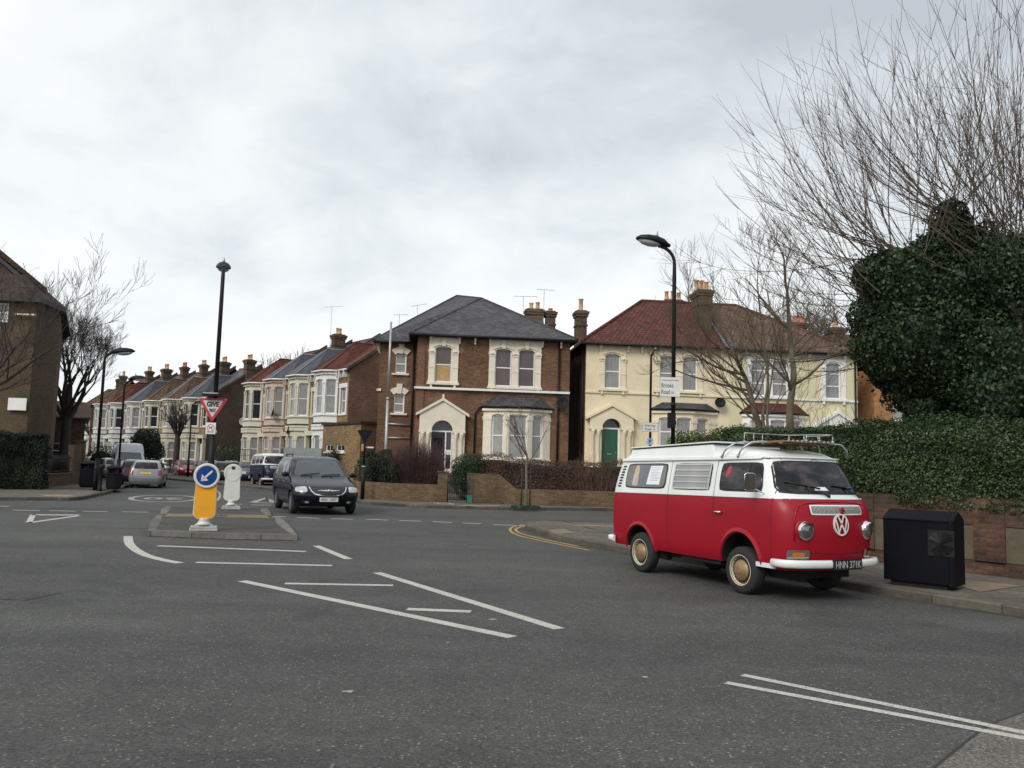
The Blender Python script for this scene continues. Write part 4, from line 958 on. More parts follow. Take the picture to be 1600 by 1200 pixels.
m.prism([sh_(p)+back*.15 for p in ((x_r+e_-.1, y_r, z_r-e_*sl_-.48), (xl, y_r, z_r+sl_*9-.5), (xl, y_r, z_r+sl_*9-.26), (x_r+e_-.1, y_r, z_r-e_*sl_-.26))], back*9.8)
m.build('upper_roof', None, fb)
a = A(10, 622, 40.6); b = A(37, 641, 40.6)
m = M(); m.box(a.x-fo.x, -.19-.05, b.z-KH, b.x-fo.x, -.19, a.z-KH+.03); m.build('white_panel', WHITE, fb)
pipe(fb, [(pl[3].x-.06, pl[3].y-.1, zE_-.3), (pl[3].x-.06, pl[3].y-.1, 0)], .07)
m = M(); pA = A(20, 490, 40.55); pB = A(52, 492, 40.55); m.box(pA.x-fo.x, -.28, pA.z-KH-.03, pB.x-fo.x, -.22, pA.z-KH+.05); m.build('pale_band', STUCCO, fb)

# low brick building beyond the flats
ga = A(78, 690, 60); gb = A(131, 690, 61); d_ = gb-ga; Lg_ = d_.xy.length; bg = thing('brick_garage', (ga.x, ga.y, KH), math.atan2(d_.y, d_.x), 'low brown brick building beyond the flats, behind the large tree trunk', 'building')
hg = A(110, 652, 60.5).z-KH; m = M(); m.mat(BR_GABLE); wall_grid(m, -6, Lg_, 0, hg, [(Lg_-2.0, Lg_-1.2, 1.2, 2.3)]); m.poly([(Lg_, 0, 0), (Lg_, 9, 0), (Lg_, 9, hg), (Lg_, 0, hg)]); m.poly([(Lg_, 9, 0), (-6, 9, 0), (-6, 9, hg), (Lg_, 9, hg)]); m.poly([(-6, 9, 0), (-6, 0, 0), (-6, 0, hg), (-6, 9, hg)]); m.build('wall', None, bg)
window(bg, Lg_-2.0, Lg_-1.2, 1.2, 2.3, gl=GL_DARK); roof_slab(bg, [[(-6.3, -.3, hg), (Lg_+.3, -.3, hg), (Lg_+.3, 4.5, hg+1.4), (-6.3, 4.5, hg+1.4)], [(Lg_+.3, 9.3, hg), (-6.3, 9.3, hg), (-6.3, 4.5, hg+1.4), (Lg_+.3, 4.5, hg+1.4)]], TILE_BB)

VANPOS = (2.93, 14.30, -1.112)
# ================================================================== VEHICLES
class Loft:
    """body from horizontal slices. rows: z, x_front, x_rear, half_width, r_front, r_rear, bow_front, bow_rear"""
    def __init__(s, rows, lin=False):
        s.r = np.array(rows, float); s.lin = lin
        z = s.r[:, 0]; s.zs = z
    def at(s, z):
        r, zs = s.r, s.zs; z = min(max(z, zs[0]), zs[-1]); i = int(min(max(np.searchsorted(zs, z)-1, 0), len(zs)-2))
        t = (z-zs[i])/(zs[i+1]-zs[i])
        # monotone cubic (Fritsch-Carlson style limited slopes)
        def slope(k):
            if k == 0 or k == len(zs)-1: 
                j = 0 if k == 0 else len(zs)-2; return (r[j+1]-r[j])/(zs[j+1]-zs[j])
            a = (r[k]-r[k-1])/(zs[k]-zs[k-1]); b = (r[k+1]-r[k])/(zs[k+1]-zs[k])
            h = np.where(a*b > 0, 2*a*b/(a+b+1e-12*np.sign(a+b+1e-15)), 0); return h
        h = zs[i+1]-zs[i]; m0, m1 = slope(i)*h, slope(i+1)*h
        return (2*t**3-3*t*t+1)*r[i]+(t**3-2*t*t+t)*m0+(-2*t**3+3*t*t)*r[i+1]+(t**3-t*t)*m1
    def half(s, z, n=7):
        _, xf, xr, hw_, rf, rr, bf, br = s.at(z); pts = []
        def edge(x0, bow, rad_, sg):   # from centre to corner start
            yy = hw_-rad_; out = []
            for i in range(n): y = yy*i/(n-1); out.append((x0-sg*bow*(y/hw_)**2, y))
            xc = x0-sg*bow*(yy/hw_)**2-sg*rad_
            for i in range(1, n): t = math.pi/2*i/(n-1); out.append((xc+sg*rad_*math.cos(t), yy+rad_*math.sin(t)))
            return out
        f = edge(xf, bf, rf, 1); r_ = edge(xr, br, rr, -1)
        xa, xb = r_[-1][0], f[-1][0]; side = [(xa+(xb-xa)*i/13, hw_) for i in range(1, 13)]
        return r_+side+f[::-1]
    def ring(s, z):
        h = s.half(z); return [(x, -y, z) for x, y in h]+[(x, y, z) for x, y in h[::-1][1:-1]]
    def side(s, x, z, sg):   # point on side
        h = s.half(z); xs = [p[0] for p in h]; 
        return Vector((x, sg*float(np.interp(x, xs, [p[1] for p in h])), z))
    def front(s, y, z):
        h = s.half(z)[::-1]; k = int(np.argmax([p[1] for p in h])); ys = [p[1] for p in h[:k+1]]
        return Vector((float(np.interp(abs(y), ys, [p[0] for p in h[:k+1]])), y, z))
    def rear(s, y, z):
        h = s.half(z); k = int(np.argmax([p[1] for p in h])); return Vector((float(np.interp(abs(y), [p[1] for p in h[:k+1]], [p[0] for p in h[:k+1]])), y, z))
    def pt(s, kind, a, z, off):
        if kind in ('L', 'R'):
            sg = 1 if kind == 'L' else -1; f = lambda a_, z_: s.side(a_, z_, sg)
        else: f = s.front if kind == 'F' else s.rear
        p = f(a, z); e_ = .01; n = (f(a+e_, z)-f(a-e_, z)).cross(f(a, z+e_)-f(a, z-e_))
        if n.length < 1e-9: n = Vector((1, 0, 0))
        n.normalize(); out_ = Vector((0, 1, 0)) if kind == 'L' else Vector((0, -1, 0)) if kind == 'R' else Vector((1, 0, 0)) if kind == 'F' else Vector((-1, 0, 0))
        if n.dot(out_) < 0: n = -n
        return p+n*off
    def patch(s, m, kind, quad, off, na=10, nz_=6, rnd=.04, thick=0):
        """quad: four (a, z) corners bottom-left, bottom-right, top-right, top-left"""
        g = []
        for j in range(nz_+1):
            row = []
            for i in range(na+1):
                u, v_ = -1+2*i/na, -1+2*j/nz_
                uu = u*(1-rnd*abs(v_)**6)/(1) ; vv = v_*(1-rnd*1.6*abs(u)**8); U, V = (uu+1)/2, (vv+1)/2
                b = [(1-U)*quad[0][k]+U*quad[1][k] for k in (0, 1)]; t = [(1-U)*quad[3][k]+U*quad[2][k] for k in (0, 1)]
                row.append(s.pt(kind, (1-V)*b[0]+V*t[0], (1-V)*b[1]+V*t[1], off))
            g.append([m._v(p) for p in row])
        sm = m.smooth; m.smooth = True
        fl = kind in ('L', 'B')
        for j in range(nz_):
            for i in range(na):
                q = (g[j][i], g[j][i+1], g[j+1][i+1], g[j+1][i]); m.face(q[::-1] if fl else q)
        m.smooth = sm
    def seam(s, m, kind, pts, wd=.008, off=.0025):
        P = []
        for (a, b), (c, d) in zip(pts, pts[1:]):
            k = max(2, int(math.hypot(c-a, d-b)/.08))
            for i in range(k): P.append((a+(c-a)*i/k, b+(d-b)*i/k))
        P.append(pts[-1]); L, R = [], []
        for i, p in enumerate(P):
            q0, q1 = P[max(i-1, 0)], P[min(i+1, len(P)-1)]; dx_, dz_ = q1[0]-q0[0], q1[1]-q0[1]; l = math.hypot(dx_, dz_) or 1; nx, nz_ = -dz_/l*wd/2, dx_/l*wd/2
            L.append(m._v(s.pt(kind, p[0]+nx, p[1]+nz_, off))); R.append(m._v(s.pt(kind, p[0]-nx, p[1]-nz_, off)))
        for i in range(len(P)-1): m.face((R[i], R[i+1], L[i+1], L[i]))
    def solid(s, m, zs, mats):
        """mats: function z -> material"""
        rings = [[m._v(p) for p in s.ring(z)] for z in zs]; n = len(rings[0]); m.smooth = True
        for (a, b, za, zb) in zip(rings, rings[1:], zs, zs[1:]):
            m.mat(mats((za+zb)/2))
            for j in range(n): m.face((a[j], a[(j+1) % n], b[(j+1) % n], b[j]))
        m.mat(mats(zs[0])); m.smooth = False; m.face(rings[0][::-1]); m.mat(mats(zs[-1])); m.smooth = True; m.face(rings[-1]); m.smooth = False
def carve(o, cutters):
    """boolean away wheel arches, result baked into the mesh"""
    for c in cutters:
        b = o.modifiers.new('cut', 'BOOLEAN'); b.operation = 'DIFFERENCE'; b.solver = 'EXACT'; b.object = c
    dg = bpy.context.evaluated_depsgraph_get(); dg.update(); me = bpy.data.meshes.new_from_object(o.evaluated_get(dg)); o.modifiers.clear(); old = o.data; o.data = me
    for c in cutters: bpy.data.objects.remove(c)
    me.set_sharp_from_angle(angle=rad(38))
TYRE = pm('tyre', (.018, .018, .019), .85, .2, 6, .2); UNDER = pm('underbody', (.012, .011, .011), .95, .3)
HUBM = pm('rusty_hubcap', (.27, .175, .095), .45, .35, 9, metal=.2, dirt=.5); RIMC = pm('cream_rim', (.55, .48, .34), .5, .25, 9, dirt=.5)
ALLOY = pm('alloy', (.32, .33, .34), .35, .1, metal=.7); CHROME = pm('chrome', (.75, .75, .75), .12, .05, metal=1.0)
REDLENS = pm('red_lens', (.30, .012, .015), .15, .1, coat=.5); AMBER = pm('amber_lens', (.50, .16, .03), .2, .2); CLEAR = pm('headlamp_glass', (.42, .43, .38), .12, .25, 12, metal=.3, coat=.6); HLT = pm('sealed_beam', (.20, .20, .20), .1, .3, 20, metal=.7, coat=1)
PLY = pm('yellow_plate', (.62, .44, .05), .4); PLW = pm('white_plate', (.66, .66, .64), .4); RUBBER = pm('rubber_seal', (.012, .012, .012), .6, .1)
INK = pm('black_ink', (.01, .01, .01), .5, .05); WINK = pm('silver_ink', (.45, .45, .45), .4, .05)
def wheel(par, x, y, r, wd_, side, rim=ALLOY, vintage=False):
    """side: -1 = outer face towards -y"""
    w_ = M(); s_ = side
    pr = [(r*.58, -.2), (r*.60, -.5), (r*.66, -.52), (r*.88, -.50), (r*.965, -.40), (r, -.25), (r, .25), (r*.965, .40), (r*.88, .50), (r*.66, .52), (r*.6, .5), (r*.58, .2)]
    w_.lathe([(a, b*wd_) for a, b in pr], 28, 'y', cap=False); 
    t = M(); 
    for k in range(8): pass
    o = w_.build('wheel', TYRE, par); o.location = (x, y, r)
    q = M(); e_ = s_*wd_
    if vintage:
        q.mat(RIMC); q.lathe([(r*.655, .525*e_), (r*.63, .54*e_), (r*.60, .48*e_), (r*.575, .30*e_)], 28, 'y', cap=False)
        q.mat(UNDER); q.lathe([(r*.58, .30*e_), (r*.40, .34*e_)], 28, 'y')
        q.mat(RIMC)
        for k in range(22):
            a = 2*math.pi*k/22
            q.ball((r*.53*math.cos(a), .36*e_, r*.53*math.sin(a)), .006, .004, .006, 5, 4)
        q.build('rim', None, o)
        q = M(); q.lathe([(r*.45, .36*e_), (r*.44, .42*e_), (r*.38, .50*e_), (r*.25, .60*e_), (r*.12, .64*e_), (.001, .645*e_)], 28, 'y')
        q.lathe([(r*.13, .655*e_), (r*.15, .655*e_), (r*.15, .635*e_), (r*.13, .635*e_)], 20, 'y'); q.build('hubcap', HUBM, o)
    else:
        q.mat(rim); q.lathe([(r*.66, .47*e_), (r*.62, .44*e_), (r*.60, .30*e_)], 24, 'y'); q.mat(UNDER); q.lathe([(r*.60, .2*e_), (.001, .2*e_)], 24, 'y'); q.mat(rim)
        for k in range(6):
            a = 2*math.pi*k/6; c, sn = math.cos(a), math.sin(a); tx, tz = -sn, c
            q.prism([(c*.03+tx*.035, .40*e_, sn*.03+tz*.035), (c*.03-tx*.035, .40*e_, sn*.03-tz*.035), (c*r*.62-tx*.045, .42*e_, sn*r*.62-tz*.045), (c*r*.62+tx*.045, .42*e_, sn*r*.62+tz*.045)], (0, -.12*e_, 0))
        q.lathe([(r*.18, .34*e_), (r*.16, .45*e_), (.001, .46*e_)], 12, 'y'); q.build('rim', None, o)
    return o
def arches(body, xs, r, hw_, mats, depth=.34):
    cs = []
    for x in xs:
        for sg in (-1, 1):
            c = M(); c.mats = list(mats); c.cur = mats.index(UNDER)
            c.lathe([(r, -.30), (r, depth)], 28, 'y', c=(0, 0, 0), smooth=False)
            for i in range(len(c.v)): vx, vy, vz = c.v[i]; c.v[i] = (vx+x, (vy+.3)*sg*1.0-sg*.0+sg*(hw_-depth), vz+r*.86)
            if sg < 0: c.f = [f[::-1] for f in c.f]
            o = c.build('cutter', None, body.parent, uv=False); cs.append(o)
    carve(body, cs)
def make_car(name, label, group, rows, col, belt, wheels, ws, rs, sides, head=None, tail=None, plate_r=None, plate_f=None, glass=GL_CAR, wglass=None, cat='car', rail=False, arch=.36, loc=(0, 0), yaw=0, body_mat=None, bump_mat=None, extra=None):
    """generic modern vehicle. ws / rs windscreen and rear window quads, sides: list of quads on both flanks"""
    root = thing(name, (loc[0], loc[1], 0), yaw, label, cat, group)
    bm_ = body_mat or pm(name+'_paint_'+str(tuple(round(c, 3) for c in col)), col, .3, .05, 2, coat=.7, metal=.25)
    L = Loft(rows); m = M(); mats = [bm_, UNDER]; m.mats = list(mats)
    zt = rows[-1][0]; zb = rows[0][0]; zs = list(np.linspace(zb, zt-.12, 16))+list(np.linspace(zt-.11, zt, 7))
    L.solid(m, zs, lambda z: bm_ if z > zb+.02 else UNDER)
    b = m.build('body', None, root, uv=False); hw_ = max(r[3] for r in rows)
    r, wx_f, wx_r, wd_ = wheels
    arches(b, (wx_f, wx_r), r*1.17, hw_+.25, mats, depth=.58)
    for x in (wx_f, wx_r):
        for sg in (-1, 1): wheel(root, x, sg*(hw_-.13), r, wd_, sg)
    for kind, quad, nm in (('F', ws, 'windscreen'), ('B', rs, 'rear_window')):
        if quad: m = M(); m.mat(wglass or glass if kind == 'F' else glass); L.patch(m, kind, quad, .006); m.build(nm, None, root)
    for quad in sides:
        for k in 'LR': m = M(); m.mat(glass); L.patch(m, k, quad, .006, rnd=.03); m.build('side_window', None, root)
    if head:
        for sg in (-1, 1):
            q = [(a*sg, z) for a, z in head]; q = q if sg > 0 else [q[1], q[0], q[3], q[2]]
            m = M(); m.mat(CLEAR); L.patch(m, 'F', q, .012, rnd=.12); m.build('headlight', None, root)
    if tail:
        for sg in (-1, 1):
            q = [(a*sg, z) for a, z in tail]; q = q if sg > 0 else [q[1], q[0], q[3], q[2]]
            m = M(); m.mat(REDLENS); L.patch(m, 'B', q, .012, rnd=.12); m.build('tail_light', None, root)
    if plate_r: m = M(); m.mat(PLY); L.patch(m, 'B', [(-.26, plate_r), (.26, plate_r), (.26, plate_r+.11), (-.26, plate_r+.11)], .014, rnd=0, na=2, nz_=1); m.build('number_plate', None, root)
    if plate_f: m = M(); m.mat(PLW); L.patch(m, 'F', [(-.26, plate_f), (.26, plate_f), (.26, plate_f+.11), (-.26, plate_f+.11)], .014, rnd=0, na=2, nz_=1); m.build('number_plate', None, root)
    z_ = belt; mx_ = ws[0][1]
    for sg, kd in ((-1, 'R'), (1, 'L')):
        p = L.side(sides[0][1][0]-.12, belt+.03, sg); m = M(); m.mat(bm_); m.ball((p.x, p.y+sg*.12, p.z+.07), .05, .12, .08, 10, 6); m.mat(RUBBER); m.tube([p, (p.x, p.y+sg*.1, p.z+.03)], .02, 6); m.build('mirror', None, root)
    m = M(); m.mat(RUBBER)
    for kd in 'LR':
        if sides:
            xd = sides[0][0][0]; L.seam(m, kd, [(xd-.03, belt+.02), (xd-.03, zb+.12)]); L.seam(m, kd, [(sides[0][1][0]+.05, belt), (sides[0][1][0]+.02, zb+.14)])
    m.build('door_seams', None, root)
    if extra: extra(root, L, bm_)
    return root
HATCH = [(.20, 1.80, -1.78, .72, .25, .2, .12, .08), (.35, 1.88, -1.86, .79, .32, .22, .16, .10), (.55, 1.90, -1.88, .82, .34, .22, .18, .10), (.72, 1.80, -1.84, .82, .34, .2, .16, .1), (.84, 1.45, -1.80, .80, .3, .18, .12, .1),
         (.95, .98, -1.76, .775, .2, .18, .1, .1), (1.2, .52, -1.62, .69, .16, .16, .08, .09), (1.36, .12, -1.42, .61, .14, .14, .06, .07), (1.43, -.25, -1.15, .50, .14, .14, .04, .05), (1.45, -.5, -.9, .35, .12, .12, .02, .02)]
HS = [[(-.28, .98), (.74, .98), (.16, 1.33), (-.30, 1.36)], [(-1.30, 1.02), (-.36, .98), (-.37, 1.36), (-1.15, 1.30)]]
def hatch(label, col, loc, yaw, **k):
    return make_car('hatchback_car', label, 'cars parked along the left street', HATCH, col, .95, (.30, 1.22, -1.22, .18), [(-.62, .99), (.62, .99), (.50, 1.34), (-.50, 1.34)], [(.60, 1.0), (-.60, 1.0), (-.50, 1.33), (.50, 1.33)], HS,
        head=[(.42, .60), (.72, .62), (.70, .78), (.45, .76)], tail=[(.58, .66), (.78, .66), (.74, .95), (.60, .90)], plate_r=.72, plate_f=.42, loc=loc, yaw=yaw, **k)
def place(px, py, dx=0): g = G(px, py); return (g.x+dx, g.y)
sdir = math.atan2(.79, -.61)       # heading away along the left street
def silver_extra(root, L, bm_):
    m = M(); m.mat(pm('grey_bumper', (.20, .21, .22), .5, .1)); L.patch(m, 'B', [(.74, .36), (-.74, .36), (-.74, .48), (.74, .48)], .01, na=14); m.build('bumper', None, root)
    m = M(); m.mat(RUBBER); L.seam(m, 'B', [(-.62, .97), (-.60, .60), (.60, .60), (.62, .97)]); m.build('tailgate_seam', None, root)
    m = M(); m.tube([(-1.2, 0, 1.42), (-1.35, 0, 1.62)], .008, 4); m.build('aerial', RUBBER, root)
g = G(233, 763); hatch('silver hatchback seen from behind with yellow number plate, at the left street kerb', (.25, .265, .27), (g.x-1.75*.42, g.y+1.75*.9), rad(108), extra=silver_extra)
g = A(217, 740, 48.5); hatch('dark purple hatchback partly hidden in front of the silver one', (.055, .022, .035), (g.x-.2, g.y), rad(115))
VAN = [(.28, 2.6, -2.7, .82, .3, .1, .25, .02), (.5, 2.75, -2.75, .93, .35, .1, .3, .02), (.85, 2.70, -2.75, .96, .35, .1, .28, .02), (1.10, 2.50, -2.75, .96, .3, .1, .25, .02), (1.28, 2.15, -2.75, .94, .3, .1, .2, .02), (1.85, 1.45, -2.74, .88, .22, .1, .14, .02), (2.2, 1.15, -2.70, .84, .2, .12, .1, .02), (2.42, .9, -2.66, .78, .2, .15, .1, .02), (2.5, .6, -2.5, .6, .2, .2, .05, .02)]
VANW = pm('grey_white_van_paint', (.46, .48, .49), .35, .05, 2, coat=.4)
g = A(188, 740, 56.0)
make_car('panel_van', 'tall pale grey panel van facing the camera behind the parked cars on the left', None, VAN, (.46, .48, .49), 1.25, (.34, 1.75, -1.6, .2), [(-.74, 1.32), (.74, 1.32), (.66, 1.88), (-.66, 1.88)], None, [[(.55, 1.30), (1.72, 1.30), (1.38, 1.80), (.55, 1.84)]],
         head=[(.48, .88), (.82, .90), (.80, 1.1), (.52, 1.08)], plate_f=.5, cat='van', loc=(g.x, g.y+1.0), yaw=rad(-62), body_mat=VANW, wglass=GL_CARL)
g = A(163, 742, 62); hatch('silver car with red tail light between the litter bin and the white van', (.33, .33, .34), (g.x+.3, g.y), rad(128))
g = A(142, 735, 72); hatch('pale car seen over the litter bins at the left kerb', (.42, .44, .44), (g.x, g.y), rad(140))
g = A(141, 724, 86); hatch('pale car furthest along the left kerb', (.5, .52, .52), (g.x-1, g.y), rad(140))
ESTATE = [(a, b*1.1, c*1.12, d*1.04, e_, f, g_, h_) for a, b, c, d, e_, f, g_, h_ in HATCH]
# right-hand kerb of the left street: noses mostly towards the camera
g = A(290, 744, 71); hatch('red hatchback parked facing the camera across the left street', (.30, .018, .03), (g.x, g.y), rad(-62))
g = A(322, 742, 67.5); hatch('dark grey car parked just right of the red hatchback', (.03, .032, .036), (g.x, g.y), rad(-60))
g = A(262, 738, 80); hatch('white car peeping out beyond the red hatchback', (.6, .62, .63), (g.x, g.y), rad(-50))
g = G(352, 753.5); hatch('black estate car with red tail lights driving away behind the keep left bollard', (.012, .014, .015), (g.x-.9, g.y+1.5), rad(118))
g = A(434, 745, 47.5); hatch('small navy car parked in front of the blue campervan', (.018, .02, .05), (g.x+.8, g.y), rad(-66))

g = A(378, 742, 60); hatch('dark blue car between the black estate and the blue campervan', (.012, .016, .04), (g.x+.4, g.y), rad(-62))
g = A(245, 738, 90); hatch('grey car furthest down the left street, near the bend', (.18, .19, .2), (g.x, g.y), rad(-45))
# ---------------- dark minivan coming out of the side street
MPV = [(.24, 2.20, -2.28, .86, .30, .25, .18, .08), (.36, 2.36, -2.38, .94, .42, .28, .26, .10), (.58, 2.42, -2.42, .985, .46, .28, .30, .12), (.72, 2.36, -2.42, .99, .46, .26, .30, .12), (.84, 2.18, -2.40, .98, .42, .24, .26, .12), (.93, 1.85, -2.38, .97, .36, .24, .20, .12),
       (1.02, 1.35, -2.36, .95, .30, .22, .16, .12), (1.10, 1.12, -2.34, .93, .26, .2, .15, .11), (1.40, .62, -2.24, .85, .2, .18, .11, .10), (1.60, .28, -2.12, .77, .18, .16, .08, .08), (1.70, -.05, -1.95, .68, .16, .16, .05, .05), (1.74, -.4, -1.6, .5, .14, .14, .03, .03)]
NAVY = pm('navy_car_paint', (.004, .005, .011), .22, .08, 2, coat=.08, spec=.32)
def mpv_extra(root, L, bm_):
    m = M(); m.mat(RUBBER); L.patch(m, 'F', [(-.42, .60), (.42, .60), (.50, .80), (-.50, .80)], .01, na=12, rnd=.1); g_ = m.build('grille', None, root)
    m = M(); 
    for za, wa in ((.625, .40), (.67, .44), (.715, .47), (.76, .48)): L.seam(m, 'F', [(-wa, za), (wa, za)], .008, .016)
    m.build('grille_bars', pm('dark_chrome', (.12, .12, .12), .3, metal=.6), g_)
    m = M(); pts = [(-.55, .81), (-.50, .70), (-.40, .615), (-.2, .575), (0, .565), (.2, .575), (.40, .615), (.50, .70), (.55, .81)]; L.seam(m, 'F', pts, .028, .020); m.build('grille_trim', CHROME, g_)
    m = M()
    for sg in (-1, 1):
        P = [L.pt('F', a*sg, z, .03) for a, z in ((.05, .69), (.32, .708), (.32, .715), (.05, .722))]; m.poly(P if sg > 0 else P[::-1])
    c = L.pt('F', 0, .705, .03); m.ball(c, .02, .055, .035, 10, 6); m.build('wing_emblem', CHROME, g_)
    m = M(); m.mat(PLW); p = L.pt('F', 0, .47, .02); m.box(p.x-.01, -.27, .40, p.x+.02, .27, .52); pl_ = m.build('number_plate', None, root)
    T = Matrix.Translation((p.x+.0225, 0, .46)) @ Matrix.Rotation(rad(90), 4, 'Z') @ STAND; text('AE51 UGY', .105, INK, pl_, T, 'plate_lettering', extrude=.001, bold=.002, width=.48)
    for sg in (-1, 1):
        m = M(); m.mat(RUBBER); q = [(.52*sg, .335), (.74*sg, .345), (.74*sg, .43), (.52*sg, .42)]; q = q if sg > 0 else [q[1], q[0], q[3], q[2]]; L.patch(m, 'F', q, .008, rnd=.1); m.mat(CLEAR); q2 = [((a-sg*.0)*1, z) for a, z in q]; q2 = [(.56*sg, .35), (.66*sg, .352), (.66*sg, .415), (.56*sg, .412)]; q2 = q2 if sg > 0 else [q2[1], q2[0], q2[3], q2[2]]; L.patch(m, 'F', q2, .016, rnd=.15); m.build('fog_light', None, root)
    m = M(); m.mat(RUBBER); L.patch(m, 'F', [(-.45, .27), (.45, .27), (.48, .36), (-.48, .36)], .008, rnd=.1); m.build('lower_grille', None, root)
    m = M()
    for a, b in (((-.60, 1.13), (-.02, 1.19)), ((.02, 1.13), (.62, 1.16))):
        pts = [L.pt('F', a[0]+(b[0]-a[0])*t, a[1]+(b[1]-a[1])*t, .03) for t in np.linspace(0, 1, 6)]; m.tube(pts, .012, 5)
        m.tube([L.pt('F', (a[0]+b[0])/2, 1.06, .02), L.pt('F', (a[0]+b[0])/2, 1.16, .035)], .012, 5)
    m.build('wipers', RUBBER, root)
    m = M(); L.seam(m, 'F', [(-.62, .87), (-.55, .98), (-.52, 1.04)], .008); L.seam(m, 'F', [(.62, .87), (.55, .98), (.52, 1.04)], .008); m.build('bonnet_seam', RUBBER, root)
    for sg in (-1, 1):
        m = M(); m.tube([(-.3, sg*.66, 1.74), (-.45, sg*.64, 1.79), (-1.7, sg*.62, 1.78), (-1.85, sg*.62, 1.72)], .02, 6); m.build('roof_rail', RUBBER, root)
    for x in (.02, -.98):
        for kd, sg in (('L', 1), ('R', -1)):
            p = L.side(x, .93, sg); m = M(); m.box(x-.1, p.y-.02 if sg < 0 else p.y, .91, x+.1, p.y if sg < 0 else p.y+.02, .95); m.build('door_handle', ALU, root)
gA, gB = G(452, 801), G(553, 803.5)
mid = (gA+gB)/2; yawm = rad(-66)
mv_ = make_car('minivan', 'dark navy minivan coming out of the side street towards the island', None, MPV, (.02, .02, .03), 1.06, (.335, 1.50, -1.38, .21), [(-.80, 1.13), (.80, 1.13), (.62, 1.60), (-.62, 1.60)], [(.7, 1.1), (-.7, 1.1), (-.6, 1.58), (.6, 1.58)],
         [[(-.10, 1.10), (.98, 1.10), (.42, 1.52), (-.10, 1.56)], [(-1.12, 1.12), (-.18, 1.10), (-.18, 1.56), (-1.12, 1.58)], [(-2.0, 1.14), (-1.2, 1.12), (-1.2, 1.58), (-1.88, 1.54)]],
         head=[(.60, .66), (.93, .67), (.92, .80), (.62, .835)], glass=GL_CAR, wglass=GL_CARL, loc=(mid.x-math.cos(yawm)*1.55, mid.y-math.sin(yawm)*1.55), yaw=yawm, body_mat=NAVY, extra=mpv_extra); mv_.scale = (1.05, 1.05, 1.05)

# ---------------- campervan
T2R = [(.40, 3.30, -.88, .80, .30, .14, .14, .05), (.50, 3.38, -.92, .835, .34, .18, .17, .06), (.65, 3.41, -.94, .85, .36, .20, .18, .07), (.85, 3.42, -.95, .86, .37, .21, .18, .07), (1.10, 3.385, -.94, .86, .37, .21, .18, .07), (1.26, 3.27, -.92, .85, .37, .21, .18, .07),
      (1.32, 3.21, -.91, .84, .38, .20, .18, .07), (1.55, 3.09, -.86, .80, .38, .19, .19, .07), (1.76, 2.97, -.80, .75, .38, .18, .19, .06), (1.81, 2.94, -.78, .745, .38, .18, .19, .06), (1.825, 2.90, -.77, .725, .38, .18, .19, .06),
      (1.90, 2.72, -.64, .68, .36, .18, .18, .06), (1.95, 2.45, -.45, .60, .34, .18, .16, .05), (1.975, 2.15, -.2, .46, .3, .18, .12, .04), (1.985, 1.9, 0.0, .30, .2, .15, .08, .02)]
RED = pm('red_van_paint', (.285, .003, .013), .42, .07, 1.2, coat=.06, spec=.3, dirt=.08); VWH = pm('white_van_paint', (.68, .70, .68), .4, .05, 1.5, coat=.3, dirt=.15)
BLUE = pm('blue_van_paint', (.006, .010, .038), .4, .08, 1.2, coat=.1)
BELT = 1.235
